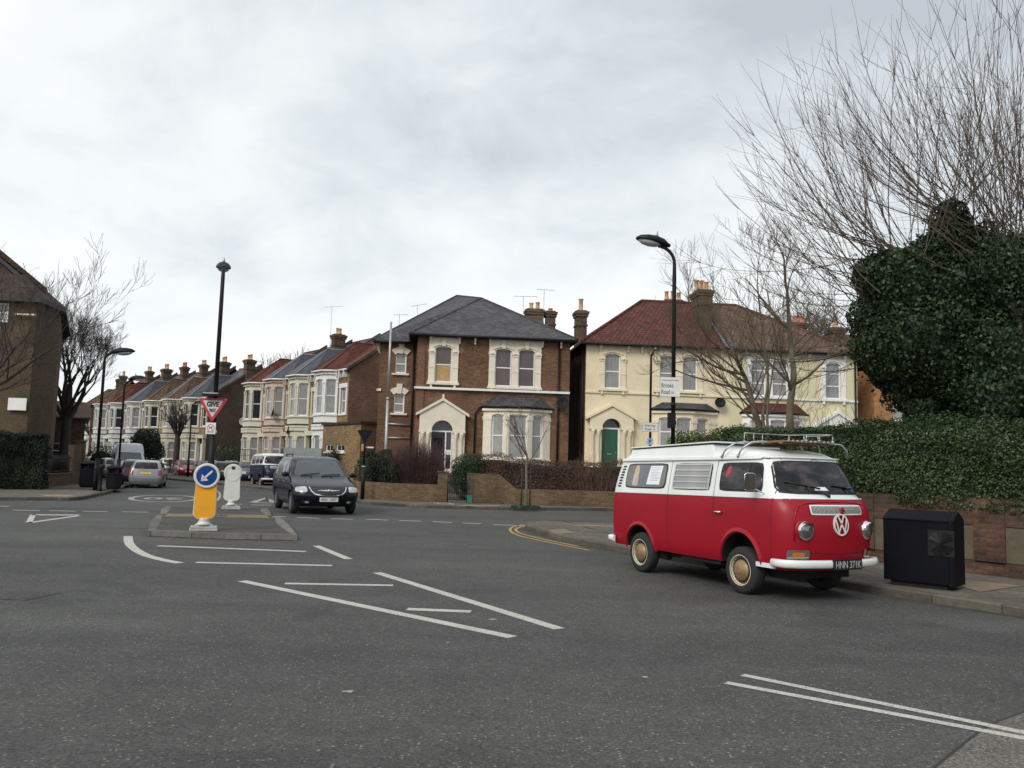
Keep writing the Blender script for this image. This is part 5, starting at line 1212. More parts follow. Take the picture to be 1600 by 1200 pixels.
def campervan(label, lower, full=True, plate='HNN 371K', loc=(0, 0), yaw=0, name='campervan'):
    root = thing(name, (loc[0], loc[1], 0), yaw, label, 'campervan'); L = Loft(T2R); m = M(); mats = [lower, VWH, UNDER]; m.mats = list(mats)
    zs = [.40, .45, .5, .58, .65, .75, .85, .95, 1.05, 1.15, BELT, 1.26, 1.29, 1.32, 1.4, 1.5, 1.6, 1.7, 1.76, 1.80, 1.812, 1.825, 1.85, 1.875, 1.90, 1.92, 1.94, 1.955, 1.968, 1.978, 1.985]
    L.solid(m, zs, lambda z: UNDER if z < .41 else lower if z < BELT else VWH)
    b = m.build('body', None, root, uv=False)
    cs = []
    for x, r, zc in ((0, .385, .36), (2.4, .40, .38)):
        for sg in (-1, 1):
            c = M(); c.mats = list(mats); c.cur = 2; n = 30; ring = []
            for yy in (.50, 1.1):
                pts = [(x+r*math.cos(t)*1.0, sg*yy, zc+r*math.sin(t)*(1.0 if math.sin(t) > 0 else 1.2)) for t in np.linspace(0, 2*math.pi, n+1)[:-1]]; ring.append([c._v(p) for p in pts])
            for j in range(n):
                q = (ring[0][j], ring[0][(j+1) % n], ring[1][(j+1) % n], ring[1][j]); c.face(q if sg < 0 else q[::-1])
            c.face(ring[0][::-1] if sg < 0 else ring[0]); c.face(ring[1] if sg < 0 else ring[1][::-1])
            cs.append(c.build('cutter', None, root, uv=False))
    carve(b, cs)
    m = M(); m.mat(lower)   # raised arch lips
    for x, r, zc in ((0, .385, .36), (2.4, .40, .38)):
        for kd, sg in (('R', -1), ('L', 1)):
            pin = [L.pt(kd, x+(r)*math.cos(t), zc+r*math.sin(t), .002) for t in np.linspace(rad(3), rad(177), 24)]
            pmid = [L.pt(kd, x+(r+.02)*math.cos(t), zc+(r+.02)*math.sin(t), .026) for t in np.linspace(rad(3), rad(177), 24)]
            pout = [L.pt(kd, x+(r+.065)*math.cos(t), zc+(r+.065)*math.sin(t), .0015) for t in np.linspace(rad(3), rad(177), 24)]
            m = M(); m.mat(lower); m.smooth = True
            for i in range(23): m.poly([pin[i], pin[i+1], pmid[i+1], pmid[i]]); m.poly([pmid[i], pmid[i+1], pout[i+1], pout[i]])
            m.smooth = False; m.build('wheel_arch_lip', None, root)
    for x in (0, 2.4):
        for sg in (-1, 1): wheel(root, x, sg*.735, .325, .185, sg, vintage=True)
    # chassis
    m = M(); m.box(-.75, -.5, .26, -.1, .5, .42); m.tube([(0, -.7, .32), (0, .7, .32)], .04, 8); m.tube([(2.4, -.7, .32), (2.4, .7, .32)], .045, 8); m.box(.5, -.55, .30, 2.0, .55, .41); m.box(1.0, -.75, .34, 1.9, -.55, .41); m.tube([(-.3, -.62, .33), (.5, -.6, .3)], .06, 8); m.box(2.6, -.5, .28, 3.1, .5, .41); m.build('chassis', UNDER, root)
    # windscreen with rubber seal
    m = M(); m.mat(RUBBER); L.patch(m, 'F', [(-.772, 1.30), (.772, 1.30), (.655, 1.765), (-.655, 1.765)], .004, na=24, rnd=.05); m.mat(GL_CAR); L.patch(m, 'F', [(-.748, 1.327), (.748, 1.327), (.632, 1.742), (-.632, 1.742)], .009, na=24, rnd=.055); m.build('windscreen', None, root)
    def sidewin(kind, x0, x1, z0, z1, rk=0, nm='side_window', glass=GL_CAR):
        q = [(x0-.022, z0-.022), (x1+.022, z0-.022), (x1+.022-rk, z1+.02), (x0-.022+ (0), z1+.02)]
        qi = [(x0, z0), (x1, z0), (x1-rk, z1), (x0, z1)]
        m = M(); m.mat(RUBBER); L.patch(m, kind, q, .004, rnd=.05); m.mat(glass); L.patch(m, kind, qi, .009, rnd=.06); return m.build(nm, None, root)
    for kd in 'RL':
        dwin = sidewin(kd, 1.98, 2.83, 1.34, 1.715, .10)
        m = M(); m.mat(RUBBER); L.seam(m, kd, [(2.55, 1.35), (2.55, 1.71)], .03, .013); m.build('quarterlight_bar', None, dwin)
        if kd == 'R' or not full:
            jw = sidewin(kd, .88, 1.74, 1.34, 1.715, 0, 'louvred_window', GL_GREY if full else GL_CAR)
            m = M(); m.mat(ALU)
            L.seam(m, kd, [(.885, 1.345), (1.735, 1.345), (1.735, 1.71), (.885, 1.71), (.885, 1.345)], .030, .018)
            if full:
                for zz_ in (1.44, 1.53, 1.62): L.seam(m, kd, [(.9, zz_), (1.72, zz_)], .020, .020)
            m.build('louvre_frame', None, jw)
        else: sidewin(kd, .88, 1.74, 1.34, 1.715)
        rw = sidewin(kd, -.42, .66, 1.34, 1.715, 0, glass=glassm('rear_side_glass', (.13, .13, .135), .06) if full else GL_CAR)
        if full and kd == 'R':
            m = M(); m.mat(pm('paper', (.72, .74, .76), .7, .03)); L.patch(m, kd, [(.17, 1.385), (.52, 1.385), (.55, 1.69), (.22, 1.69)], .0105, na=3, nz_=3, rnd=0); m.build('paper_notice', None, rw)
            m = M(); m.mat(pm('print', (.30, .32, .36), .7, .03))
            for k in range(9): L.seam(m, kd, [(.24+.002*k, 1.66-.026*k), (.50-(.05 if k % 3 == 2 else 0), 1.66-.026*k)], .006, .012)
            m.build('printed_lines', None, rw)
            m = M(); m.mat(pm('curtain', (.50, .42, .36), .8, .2, 9)); L.patch(m, kd, [(-.24, 1.36), (-.06, 1.36), (-.10, 1.70), (-.20, 1.70)], .0105, rnd=.1); m.mat(pm('sticker', (.5, .42, .05), .6)); L.patch(m, kd, [(-.20, 1.60), (-.12, 1.60), (-.12, 1.68), (-.20, 1.68)], .012, rnd=.2); m.build('curtain', None, rw)
            m = M(); m.mat(pm('red_sticker', (.40, .03, .05), .5, .3, 20)); L.patch(m, kd, [(2.06, 1.53), (2.15, 1.53), (2.20, 1.68), (2.10, 1.68)], .0105, rnd=.3); m.build('window_sticker', None, dwin)
        m = M(); m.mat(RUBBER)    # shut lines
        for pts in ([(2.96, 1.79), (3.02, BELT), (3.02, .48)], [(3.02, .48), (2.84, .43)], [(1.86, 1.76), (1.86, .80)], [(.77, 1.76), (.77, .47)], [(2.96, 1.785), (1.86, 1.765)]): L.seam(m, kd, pts, .009, .002)
        L.seam(m, kd, [(-.60, BELT-.002), (3.02, BELT-.002)], .007, .002)
        m.build('shut_lines', None, root)
        m = M(); m.mat(VWH); pts = [(-.62, 1.795), (2.70, 1.795)]; L.seam(m, kd, pts, .03, .03); L.seam(m, kd, pts, .05, .012)
        P = [L.pt(kd, x_, 1.797, .016) for x_ in np.linspace(-.62, 2.72, 18)]; m.tube(P, .014, 6); m.build('rain_gutter', None, root)
        # handle
        m = M(); sg = -1 if kd == 'R' else 1; xh = 1.98; p = L.side(xh, 1.03, sg); m.tube([(xh-.07, p.y+sg*.004, 1.03), (xh-.06, p.y+sg*.04, 1.032), (xh+.06, p.y+sg*.045, 1.03), (xh+.08, p.y+sg*.004, 1.028)], .013, 8); m.build('door_handle', CHROME, root)
        if full:
            m = M()
            for k in range(8):
                z0 = 1.335+.048*k; x0 = -.66+.010*k
                q = [(x0, z0), (x0+.095, z0), (x0+.10, z0+.028), (x0+.005, z0+.028)]; L.patch(m, kd, q, .006, na=3, nz_=2, rnd=.08)
            m.build('air_vents', RUBBER, root)
    P = [L.pt('F', y_, 1.797, .016) for y_ in np.linspace(-.69, .69, 20)]; m = M(); m.tube(P, .012, 6); m.build('rain_gutter', VWH, root)
    sidewin_r = M(); sidewin_r.mat(GL_CAR); L.patch(sidewin_r, 'B', [(.55, 1.33), (-.55, 1.33), (-.5, 1.70), (.5, 1.70)], .006); sidewin_r.build('rear_window', None, root)
    # nose crease and red arch on front
    m = M(); m.mat(lower)
    pts = [(-.70, .74), (-.70, .95), (-.675, 1.08), (-.62, 1.15), (-.5, 1.185), (-.3, 1.20), (0, 1.205), (.3, 1.20), (.5, 1.185), (.62, 1.15), (.675, 1.08), (.70, .95), (.70, .74)]
    P = [L.pt('F', a, z, -.002) for a, z in pts]; m.tube(P, .013, 6); m.build('nose_crease', None, root)
    m = M(); m.mat(RUBBER); L.seam(m, 'F', [(-.68, .62), (0, .60), (.68, .62)], .007, .002); L.seam(m, 'F', [(-.82, BELT), (.82, BELT)], .006, .002); m.build('shut_lines', None, root)
    # grille
    m = M(); m.mat(VWH); L.patch(m, 'F', [(-.47, 1.045), (.47, 1.045), (.47, 1.165), (-.47, 1.165)], .012, na=14, rnd=.03); m.mat(pm('grille_mesh', (.33, .35, .33), .6, .25, 40)); L.patch(m, 'F', [(-.45, 1.063), (.45, 1.063), (.45, 1.148), (-.45, 1.148)], .016, na=14, rnd=.02); gr = m.build('grille', None, root)
    m = M(); m.mat(RUBBER)
    for k in range(43):
        a = -.44+.88*k/42; L.seam(m, 'F', [(a, 1.068), (a, 1.143)], .006, .019)
    m.build('grille_slats', None, gr)
    if full:
        m = M(); m.mat(pm('poppy_red', (.42, .012, .02), .7, .2)); c = L.pt('F', .03, 1.10, .02)
        for a in range(5): t = a*1.257; m.ball(c+Vector((.012, .028*math.cos(t), .024*math.sin(t))), .012, .024, .022, 8, 5)
        m.mat(RUBBER); m.ball(c+Vector((.022, 0, 0)), .012, .014, .014, 8, 5); m.build('poppy', None, gr)
    # round emblem: ring with V over W
    m = M(); cz, cr_ = .93, .135; ow = .006
    ring = lambda r0, r1, off: None
    n = 40
    for i in range(n):
        t0, t1 = 2*math.pi*i/n, 2*math.pi*(i+1)/n; q = [(r_*math.cos(t), cz+r_*math.sin(t)) for t in (t0, t1) for r_ in (cr_, cr_-.022)]
        a, b_, c_, d_ = [L.pt('F', y_, z_, .020) for y_, z_ in q]; m.poly([a, c_, d_, b_])
        e0, e1 = [L.pt('F', cr_*math.cos(t), cz+cr_*math.sin(t), .002) for t in (t0, t1)]; m.poly([e0, e1, c_, a])
    def bar(p, q, wd_): L.seam(m, 'F', [(p[0], cz+p[1]), (q[0], cz+q[1])], wd_, .021)
    for sg in (-1, 1):
        bar((sg*.052, .108), (sg*.004, .018), .024); bar((sg*.098, .070), (sg*.052, -.098), .024); bar((sg*.056, -.098), (sg*.004, .0), .024)
    m.build('emblem', VWH, root)
    # headlights with chrome hoods
    for sg in (-1, 1):
        c = L.pt('F', sg*.56, .86, .0); m = M(); T = Matrix.Translation((c.x-.03, c.y, c.z)) @ Matrix.Rotation(rad(sg*8), 4, 'Z')
        m.T = T; m.mat(CHROME); m.lathe([(.115, -.03), (.118, .03), (.108, .055), (.098, .06)], 26, 'x'); hl = None
        m.mat(HLT); m.lathe([(.098, .055), (.07, .075), (.001, .085)], 26, 'x')
        m.mat(CHROME)
        for k in range(8):   # little peak over the lamp
            t0, t1 = rad(20+17.5*k), rad(20+17.5*(k+1)); f = lambda t, r_, h_: (h_, r_*math.cos(t), r_*math.sin(t))
            d0, d1 = .02+.055*math.sin(rad((20+17.5*k-20)*180/140)), .02+.055*math.sin(rad((20+17.5*(k+1)-20)*180/140)); m.poly([f(t0, .112, .05), f(t1, .112, .05), f(t1, .100, .05+d1), f(t0, .100, .05+d0)])
        m.build('headlight', None, root)
        m = M(); m.mat(lower); m.T = T; m.lathe([(.155, -.02), (.14, .012), (.118, .02)], 26, 'x'); m.build('headlight_bowl', None, root)
        m = M(); m.mat(CHROME); q = [(.50*sg, .55), (.765*sg, .55), (.765*sg, .645), (.50*sg, .645)]; q = q if sg > 0 else [q[1], q[0], q[3], q[2]]; L.patch(m, 'F', q, .012, na=6, nz_=2, rnd=.06)
        m.mat(AMBER); q = [(.58*sg, .572), (.715*sg, .572), (.715*sg, .623), (.58*sg, .623)]; q = q if sg > 0 else [q[1], q[0], q[3], q[2]]; L.patch(m, 'F', q, .018, na=5, nz_=2, rnd=.06); m.build('indicator', None, root)
    # bumpers
    def bumper(front):
        m = M(); m.mat(VWH); P = []; f = L.front if front else L.rear; sgx = 1 if front else -1
        ys = list(np.linspace(-.70, .70, 15)); base = [Vector((f(y_, .55).x+sgx*.10, y_*1.06, 0)) for y_ in ys]
        wrap = [Vector((base[0].x-sgx*.10, -.86, 0)), Vector((base[0].x-sgx*.30, -.895, 0))]; base = wrap[::-1]+base+[Vector((v_.x, -v_.y, 0)) for v_ in wrap]
        prof = [(-.03, .045), (.0, .05), (.018, .07), (.018, .12), (.0, .14), (-.03, .145)]
        rows_ = []
        for i, p in enumerate(base):
            t = (base[min(i+1, len(base)-1)]-base[max(i-1, 0)]).normalized(); nn = Vector((t.y, -t.x, 0))*sgx; rows_.append([m._v(p+nn*a+Vector((0, 0, .40+h_))) for a, h_ in prof])
        m.smooth = True
        for a, b_ in zip(rows_, rows_[1:]):
            for j in range(len(prof)-1): m.face((a[j], b_[j], b_[j+1], a[j+1])); 
            m.face((a[-1], b_[-1], b_[0], a[0]))
        m.smooth = False; m.face(rows_[0]); m.face(rows_[-1][::-1]); return m.build('bumper', None, root), base
    fb_, base = bumper(True); bumper(False)
    # step end on the bumper, rubber strip
    m = M(); m.mat(VWH); m.box(2.72, -.84, .415, 3.06, -.80, .475); m.build('step_trim', None, fb_)
    xp_ = L.front(0, .55).x+.10+.022; T = Matrix.Translation((xp_, .02, .49)) @ Matrix.Rotation(rad(90), 4, 'Z') @ STAND
    m = M(); m.T = Matrix.Translation((xp_-.03, .02, 0)); m.mat(INK); m.box(0, -.255, .43, .034, .255, .555); pl_ = m.build('number_plate', None, root)
    T = Matrix.Translation((xp_+.0055, .02, .490)) @ Matrix.Rotation(rad(90), 4, 'Z') @ STAND
    if plate: text(plate, .12, WINK, pl_, T, 'plate_lettering', extrude=.001, width=.46)
    # wipers
    m = M()
    for y0, y1, z1_ in ((-.06, -.62, 1.46), (.60, .12, 1.42)):
        m.tube([L.pt('F', y0, 1.27, .02), L.pt('F', y0*.6+y1*.4, 1.34, .035), L.pt('F', (y0+y1)/2, 1.36+.05, .04)], .010, 5); m.tube([L.pt('F', y0-.08, 1.37, .028), L.pt('F', y1, z1_, .028)], .011, 5); m.ball(L.pt('F', y0, 1.27, .02), .025, .025, .025, 8, 5)
    m.build('wipers', RUBBER, root)
    if full:
        m = M(); m.mat(pm('paper', (.72, .74, .76), .7, .03)); L.patch(m, 'F', [(-.22, 1.352), (.02, 1.352), (-.02, 1.40), (-.20, 1.40)], .0105, na=4, nz_=2, rnd=0)
        m.build('dashboard_paper', None, root); m = M(); m.mat(pm('blue_plastic', (.06, .09, .40), .5, .2, 20)); L.patch(m, 'F', [(.42, 1.352), (.58, 1.352), (.56, 1.40), (.44, 1.41)], .0105, na=4, nz_=2, rnd=.2); m.build('blue_bag', None, root)
        # mirror
        m = M(); p = L.side(2.88, 1.30, -1); m.mat(CHROME); m.tube([p, p+Vector((.0, -.06, .02)), p+Vector((-.07, -.16, .08))], .009, 6)
        c = p+Vector((-.06, -.21, .16)); m.T = Matrix.Translation(c) @ Matrix.Rotation(rad(-12), 4, 'Z'); m.mat(pm('mirror_back', (.09, .075, .06), .35, .2, metal=.6))
        pr_ = [(0, a, b_) for a, b_ in ((-.075, -.10), (-.055, -.115), (.055, -.115), (.075, -.10), (.075, .09), (.055, .11), (-.055, .11), (-.075, .09))]; m.prism(pr_, (.03, 0, 0)); m.mat(CHROME); m.tube([(a+.015, b_*1.04, c_*1.04) for a, b_, c_ in pr_]+[(.015, pr_[0][1]*1.04, pr_[0][2]*1.04)], .007, 5); m.build('mirror', None, root)
        # elevating roof
        m = M(); m.mat(VWH); zb_ = 1.815; R = lambda x0, x1, h0, h1, z0, z1: [(x0, -h0, z0), (x1, -h1, z0), (x1, h1, z0), (x0, h0, z0)]
        lo = [(-.56, -.70, 1.83), (1.72, -.715, 1.83), (1.72, .715, 1.83), (-.56, .70, 1.83)]; hi = [(-.50, -.655, 2.005), (1.62, -.665, 2.045), (1.62, .665, 2.045), (-.50, .655, 2.005)]
        a = [m._v(p) for p in lo]; b_ = [m._v(p) for p in hi]
        for i in range(4): m.face((a[i], a[(i+1) % 4], b_[(i+1) % 4], b_[i]))
        m.face(b_); m.build('elevating_roof', None, root, bevel=.02)
        m = M(); m.mat(RUBBER); m.prism([(-.50, -.668, 2.008), (1.66, -.68, 2.050), (1.66, .68, 2.050), (-.50, .668, 2.008)], (0, 0, .014)); m.mat(VWH); m.prism([(-.53, -.675, 2.0225), (1.68, -.69, 2.0645), (1.68, .69, 2.0645), (-.53, .675, 2.0225)], (0, 0, .022)); m.build('roof_lid', None, root, bevel=.008)
        # slatted roof rack
        WOOD = pm('rack_wood', (.20, .12, .065), .75, .3, 5)
        rk = M(); rk.mat(WOOD)
        for k in range(11):
            y_ = -.42+.084*k; rk.box(2.02, y_-.032, 2.052, 2.90, y_+.032, 2.074)
        for x_ in (2.1, 2.45, 2.8): rk.box(x_-.03, -.46, 2.025, x_+.03, .46, 2.0515)
        rr_ = rk.build('roof_rack', None, root)
        m = M(); rail = pm('rack_rail', (.38, .39, .37), .35, .2, 8, metal=.6, dirt=.3)
        zr_ = 2.205
        m.tube([(2.04, -.43, zr_), (2.04, -.2, zr_), (2.04, .2, zr_), (2.06, .43, zr_), (2.5, .44, zr_-.01), (2.90, .43, zr_-.03)], .0085, 6); m.tube([(2.90, .43, zr_-.03), (2.92, .15, zr_-.06), (2.92, -.1, zr_-.07)], .009, 6)
        for p in ((2.04, -.43), (2.04, -.25), (2.04, -.08), (2.06, .43), (2.35, .44), (2.62, .44), (2.90, .43), (2.92, .15), (2.92, -.1)): m.tube([(p[0], p[1], 2.06), (p[0], p[1], zr_-(.0 if p[0] < 2.3 else .01 if p[0] < 2.8 else .05))], .0075, 6); m.ball((p[0], p[1], 2.078), .022, .022, .02, 6, 4)
        for x_ in (2.06, 2.40):
            for sg in (-1, 1): m.tube([(x_-.10, sg*.775, 1.81), (x_-.06, sg*.78, 1.90), (x_-.02, sg*.73, 1.98), (x_+.03, sg*.64, 2.05), (x_+.10, sg*.52, 2.065), (x_+.16, sg*.40, 2.05)], .014, 6); m.ball((x_-.10, sg*.785, 1.83), .02, .02, .03, 6, 4)
        m.tube([(2.86, .40, 2.05), (2.93, .56, 2.04), (2.94, .66, 1.95), (2.93, .70, 1.83)], .013, 6)
        m.build('rack_rails', rail, rr_)
        m = M()
        for k in range(11): m.ball((2.91, -.42+.084*k, 2.063), .02, .030, .020, 8, 4)
        m.build('slat_caps', pm('slat_cap', (.30, .27, .24), .6, .3), rr_)
    def warp(o):      # nose-up stance of the sprung body over its wheels
        for c in o.children:
            if c.name.split('.')[0] in ('wheel', 'chassis'): continue
            n = len(c.data.vertices); co = np.empty(n*3); c.data.vertices.foreach_get('co', co); co = co.reshape(-1, 3); z = co[:, 2]
            co[:, 2] = z+np.interp(z, [.5, .9, 1.235, 1.8, 2.05], [0, .03, .055, .045, .02])+.017*co[:, 0]*np.interp(z, [.5, .8], [.15, 1])
            c.data.vertices.foreach_set('co', co.ravel()); c.data.update(); warp(c)
    warp(root)
    return root
campervan('red and white vintage campervan with wooden roof rack parked at the kerb', RED, loc=VANPOS[:2], yaw=VANPOS[2])
g = A(414, 745, 51.5); campervan('blue and white vintage campervan parked beyond the dark minivan', BLUE, full=False, plate='', loc=(g.x-.3, g.y+1.2), yaw=rad(-62), name='campervan')

# ================================================================== STREET FURNITURE
def at_ground(px, py, z=KH): g = G(px, py, z); return g
# keep left bollard
b0 = at_ground(318, 829)
BW = pm('bollard_white', (.62, .62, .58), .5, .08, 4, dirt=.25); BY = pm('bollard_yellow', (.80, .36, .012), .45, .06, 3, dirt=.1); SIGNB = pm('sign_blue', (.012, .085, .40), .4, .05); CONC = pm('bollard_base', (.36, .36, .35), .7, .2, 6, .3)
def bollard(label, loc, yaw, hgt, wd_, front):
    root = thing('traffic_bollard', loc, yaw, label, 'bollard'); k = hgt/1.5; w2 = wd_/2
    m = M(); m.box(-.30*k, -.20*k, 0, .30*k, .20*k, .05); m.prism([(-.28*k, -.18*k, .05), (.28*k, -.18*k, .05), (.28*k, .18*k, .05), (-.28*k, .18*k, .05)], (0, 0, .05)); m.box(-.2*k, -.14*k, .10, .2*k, .14*k, .13); m.build('base', CONC, root, bevel=.012)
    m = M(); m.lathe([(.19*k, .13), (.13*k, .17), (.115*k, .22), (.15*k, .27)], 20); m.build('foot', BW, root)
    z0 = .24; zc = hgt-w2*1.10; dp = .13*k
    def outline(s_=1.0, zlo=z0, rr=.14, bulge=1.0):
        pts = []; a = w2*s_
        for i in range(7): t = rad(180+90*i/6); pts.append((-a+rr+rr*math.cos(t), zlo+rr+rr*math.sin(t)))
        for i in range(7): t = rad(270+90*i/6); pts.append((a-rr+rr*math.cos(t), zlo+rr+rr*math.sin(t)))
        R_ = w2*1.10*s_*bulge
        for i in range(19): t = rad(-35+250*i/18); pts.append((R_*math.cos(t), zc+R_*math.sin(t)))
        return pts
    m = M(); o_ = outline(); n = len(o_); ins = outline(.93, z0+.02, .12)
    A_ = [m._v((x, -dp*.55, z)) for x, z in o_]; B_ = [m._v((x, dp*.55, z)) for x, z in o_]; A2 = [m._v((x, -dp*.8, z)) for x, z in ins]; B2 = [m._v((x, dp*.8, z)) for x, z in ins]
    m.smooth = True
    for P_1, P_2 in ((A_, B_), (A2, A_), (B_, B2)):
        for i in range(n): m.face((P_1[i], P_1[(i+1) % n], P_2[(i+1) % n], P_2[i]))
    m.smooth = False; m.face(A2); m.face(B2[::-1]); m.build('shell', BW, root)
    y0 = -dp*.8-.004
    if front:
        m = M(); pts = []
        a = w2*.90; rr = .12; zt = zc-w2*.62
        for i in range(7): t = rad(180+90*i/6); pts.append((-a+rr+rr*math.cos(t), y0, z0+.03+rr+rr*math.sin(t)))
        for i in range(7): t = rad(270+90*i/6); pts.append((a-rr+rr*math.cos(t), y0, z0+.03+rr+rr*math.sin(t)))
        pts += [(a, y0, zt), (-a, y0, zt)]; m.poly(pts); m.build('yellow_panel', BY, root)
        m = M(); R_ = w2*1.12; y1 = y0-.03; m.mat(BW); m.lathe([(R_, y0+.02), (R_, y1), (R_*.93, y1-.008), (R_*.80, y1-.008), (R_*.78, y1)], 40, 'y', c=(0, 0, zc)); m.mat(SIGNB); m.lathe([(R_*.80, y1-.004), (.001, y1-.004)], 40, 'y', c=(0, 0, zc)); d_ = m.build('sign_disc', None, root)
        m = M(); m.mat(BW); ya = y1-.012; r_ = R_*.78; a_ = rad(225); c_, s_ = math.cos(a_), math.sin(a_)
        def q(f, g_): return (f*r_*c_-g_*r_*s_, ya, zc+f*r_*s_+g_*r_*c_)
        m.poly([q(-.72, -.10), q(-.72, .10), q(.35, .10), q(.35, -.10)][::-1]); m.poly([q(.78, 0), q(.22, .46), q(.22, .26), q(.50, 0)]); m.poly([q(.78, 0), q(.50, 0), q(.22, -.26), q(.22, -.46)]); m.poly([q(.78, 0), q(.5, 0), q(.3, .10), q(.3, -.1)]); m.poly([q(.5, 0), q(.22, .26), q(.22, -.26)])
        m.build('arrow', None, d_)
    else:
        m = M(); m.mat(pm('recess', (.5, .5, .47), .6, .1)); R_ = w2*.92
        m.lathe([(R_, y0), (R_, y0-.006), (R_*.965, y0-.006), (R_*.965, y0)], 36, 'y', c=(0, 0, zc-.02), cap=False); m.mat(INK); m.box(-.045, y0-.012, zc+.11, .045, y0, zc+.20); m.build('sign_plate', None, root)
    return root
bollard('yellow keep left bollard with blue arrow disc at the near end of the island', (b0.x, b0.y, KH), rad(19), G(0, 0) and (A(318, 724, b0.y).z-KH), 38*b0.y/F*.98*.92, True)
b1 = at_ground(361, 795.5)
bollard('plain white bollard shell on the far end of the traffic island', (b1.x, b1.y, KH), rad(17), A(365, 725, b1.y).z-KH, 25*b1.y/F, False)

LAMPG = pm('lamp_glass', (.45, .46, .45), .15, .1, coat=.5)
def lamp_head(par, p, d, s_=1.0, tilt=0):
    """lantern at the end of an arm; d = horizontal unit direction"""
    d = Vector(d).normalized(); sd_ = Vector((-d.y, d.x, 0)); up_ = Vector((0, 0, 1)); T = Matrix((d, sd_, up_)).transposed().to_4x4(); T.translation = p; T = T @ Matrix.Rotation(rad(-tilt), 4, 'Y')
    m = M(); m.T = T; m.mat(BLACKP); prof = [(-.02, .05, .05, .05), (.04, .07, .07, .06), (.15, .13, .14, .07), (.35, .19, .17, .07), (.55, .19, .15, .06), (.72, .14, .10, .045), (.80, .05, .04, .02)]
    rings = []
    for x, w_, hu, hd_ in prof:
        rings.append([m._v((x*s_, w_*s_*math.cos(t), (hu if math.sin(t) > 0 else hd_*.4)*s_*math.sin(t))) for t in np.linspace(0, 2*math.pi, 17)[:-1]])
    m.smooth = True
    for a, b in zip(rings, rings[1:]):
        for j in range(16): m.face((a[j], a[(j+1) % 16], b[(j+1) % 16], b[j]))
    m.face(rings[0]); m.face(rings[-1]); m.smooth = False; m.mat(LAMPG); m.ball((.47*s_, 0, -.015*s_), .27*s_, .155*s_, .095*s_, 14, 8)
    m.mat(GALV); m.lathe([(.035*s_, .14*s_), (.035*s_, .20*s_), (.02*s_, .22*s_), (.012*s_, .28*s_)], 8, c=(.33*s_, 0, 0))
    return m.build('lantern', None, par)
def street_lamp(label, base, hgt, arm, adir, r=.065, base_r=.09, base_h=1.3, s_=1.0, group='black street lamps', bend=.55, tilt=8):
    root = thing('street_lamp', base, 0, label, 'street lamp', group); d = Vector(adir).normalized()
    m = M(); m.tube([(0, 0, 0), (0, 0, base_h)], base_r, 12); m.tube([(0, 0, base_h-.001), (0, 0, base_h+.08)], [base_r, r], 12)
    pts = [Vector((0, 0, base_h+.05)), Vector((0, 0, hgt-bend-.4))]
    for i in range(9): t = rad(90*i/8); pts.append(Vector((0, 0, hgt-bend))+d*(bend*(1-math.cos(t)))+Vector((0, 0, bend*math.sin(t))))
    pts.append(Vector((0, 0, hgt+.02))+d*arm); m.tube(pts, [r, r]+[r*.8]*9+[r*.6], 10); m.tube([(0, 0, base_h*2.4), (0, 0, base_h*2.4+.1)], r*1.15, 10); m.build('pole', BLACKP, root)
    m = M(); m.box(-base_r*.5, -base_r-.006, .35, base_r*.5, -base_r+.012, .95); m.build('service_door', BLACKM, root)
    lamp_head(root, Vector((0, 0, hgt+.02))+d*arm, d, s_, tilt)
    return root
# right, above the campervan
p = G(1050, 845); p = Vector((p.x, p.y, KH)); L0 = p
ht = A(1052, 378, p.y).z-KH
Y0 = 20.4; p = A(1050, 845, Y0); p = Vector((p.x, p.y, KH)); ht = A(1040, 386, Y0).z-KH; arm_end = A(1020, 382, Y0)
la = street_lamp('tall black street lamp with Brooke Road sign behind the red campervan', p, ht, .14, (-1, -.12, 0), r=.052, base_r=.075, s_=1.08, bend=.42, tilt=10)
SWH = pm('sign_white', (.66, .66, .64), .45, .05, 3, dirt=.1); SRED = pm('sign_red', (.42, .02, .03), .4, .05); SGREY = pm('sign_grey', (.16, .17, .17), .5, .1)
def plate(par, x0, x1, z0, z1, y, mat, name='sign_plate', th=.012, ang=0, cx=0, border=None):
    m = M(); m.T = Tm(cx, y, 0, ang); m.mat(SGREY); m.box(x0, 0, z0, x1, th, z1); m.mat(mat); m.box(x0+.001, -.003, z0+.001, x1-.001, 0, z1-.001)
    if border:
        m.mat(border); 
        for a in ((x0+.012, z0+.012, x1-.012, z0+.024), (x0+.012, z1-.024, x1-.012, z1-.012), (x0+.012, z0+.024, x0+.024, z1-.024), (x1-.024, z0+.024, x1-.012, z1-.024)): m.box(a[0], -.006, a[1], a[2], -.0031, a[3])
    return m.build(name, None, par)
def wt(px, py, Y, base): q = A(px, py, Y); return q.x-base.x, q.z-base.z
x0, z1 = wt(1033, 589, Y0-.12, p); x1, z0 = wt(1062, 620, Y0-.12, p)
sa = rad(-14); sg_ = plate(la, x0*1.06, x1*1.06, z0, z1, -.11, SWH, 'road_name_sign', ang=0)
hh = z1-z0; ww_ = (x1-x0)*1.06; TT = lambda x, z, y=-.1155: Matrix.Translation((x, y, z)) @ STAND
SH = Matrix.Shear('XZ', 4, (0, 0)) if False else Matrix()
text('London Borough of Hackney', hh*.10, SRED, sg_, TT((x0+x1)*.53, z1-hh*.15), 'lettering', width=ww_*.86)
text('Brooke', hh*.34, INK, sg_, TT(x0*1.06+.05*ww_, z1-hh*.43), 'lettering', align='LEFT', width=ww_*.60)
text('Road', hh*.34, INK, sg_, TT(x0*1.06+.05*ww_, z1-hh*.77), 'lettering', align='LEFT', width=ww_*.42)
text('E5', hh*.16, SRED, sg_, TT(x0*1.06+.56*ww_, z1-hh*.80), 'lettering', align='LEFT')
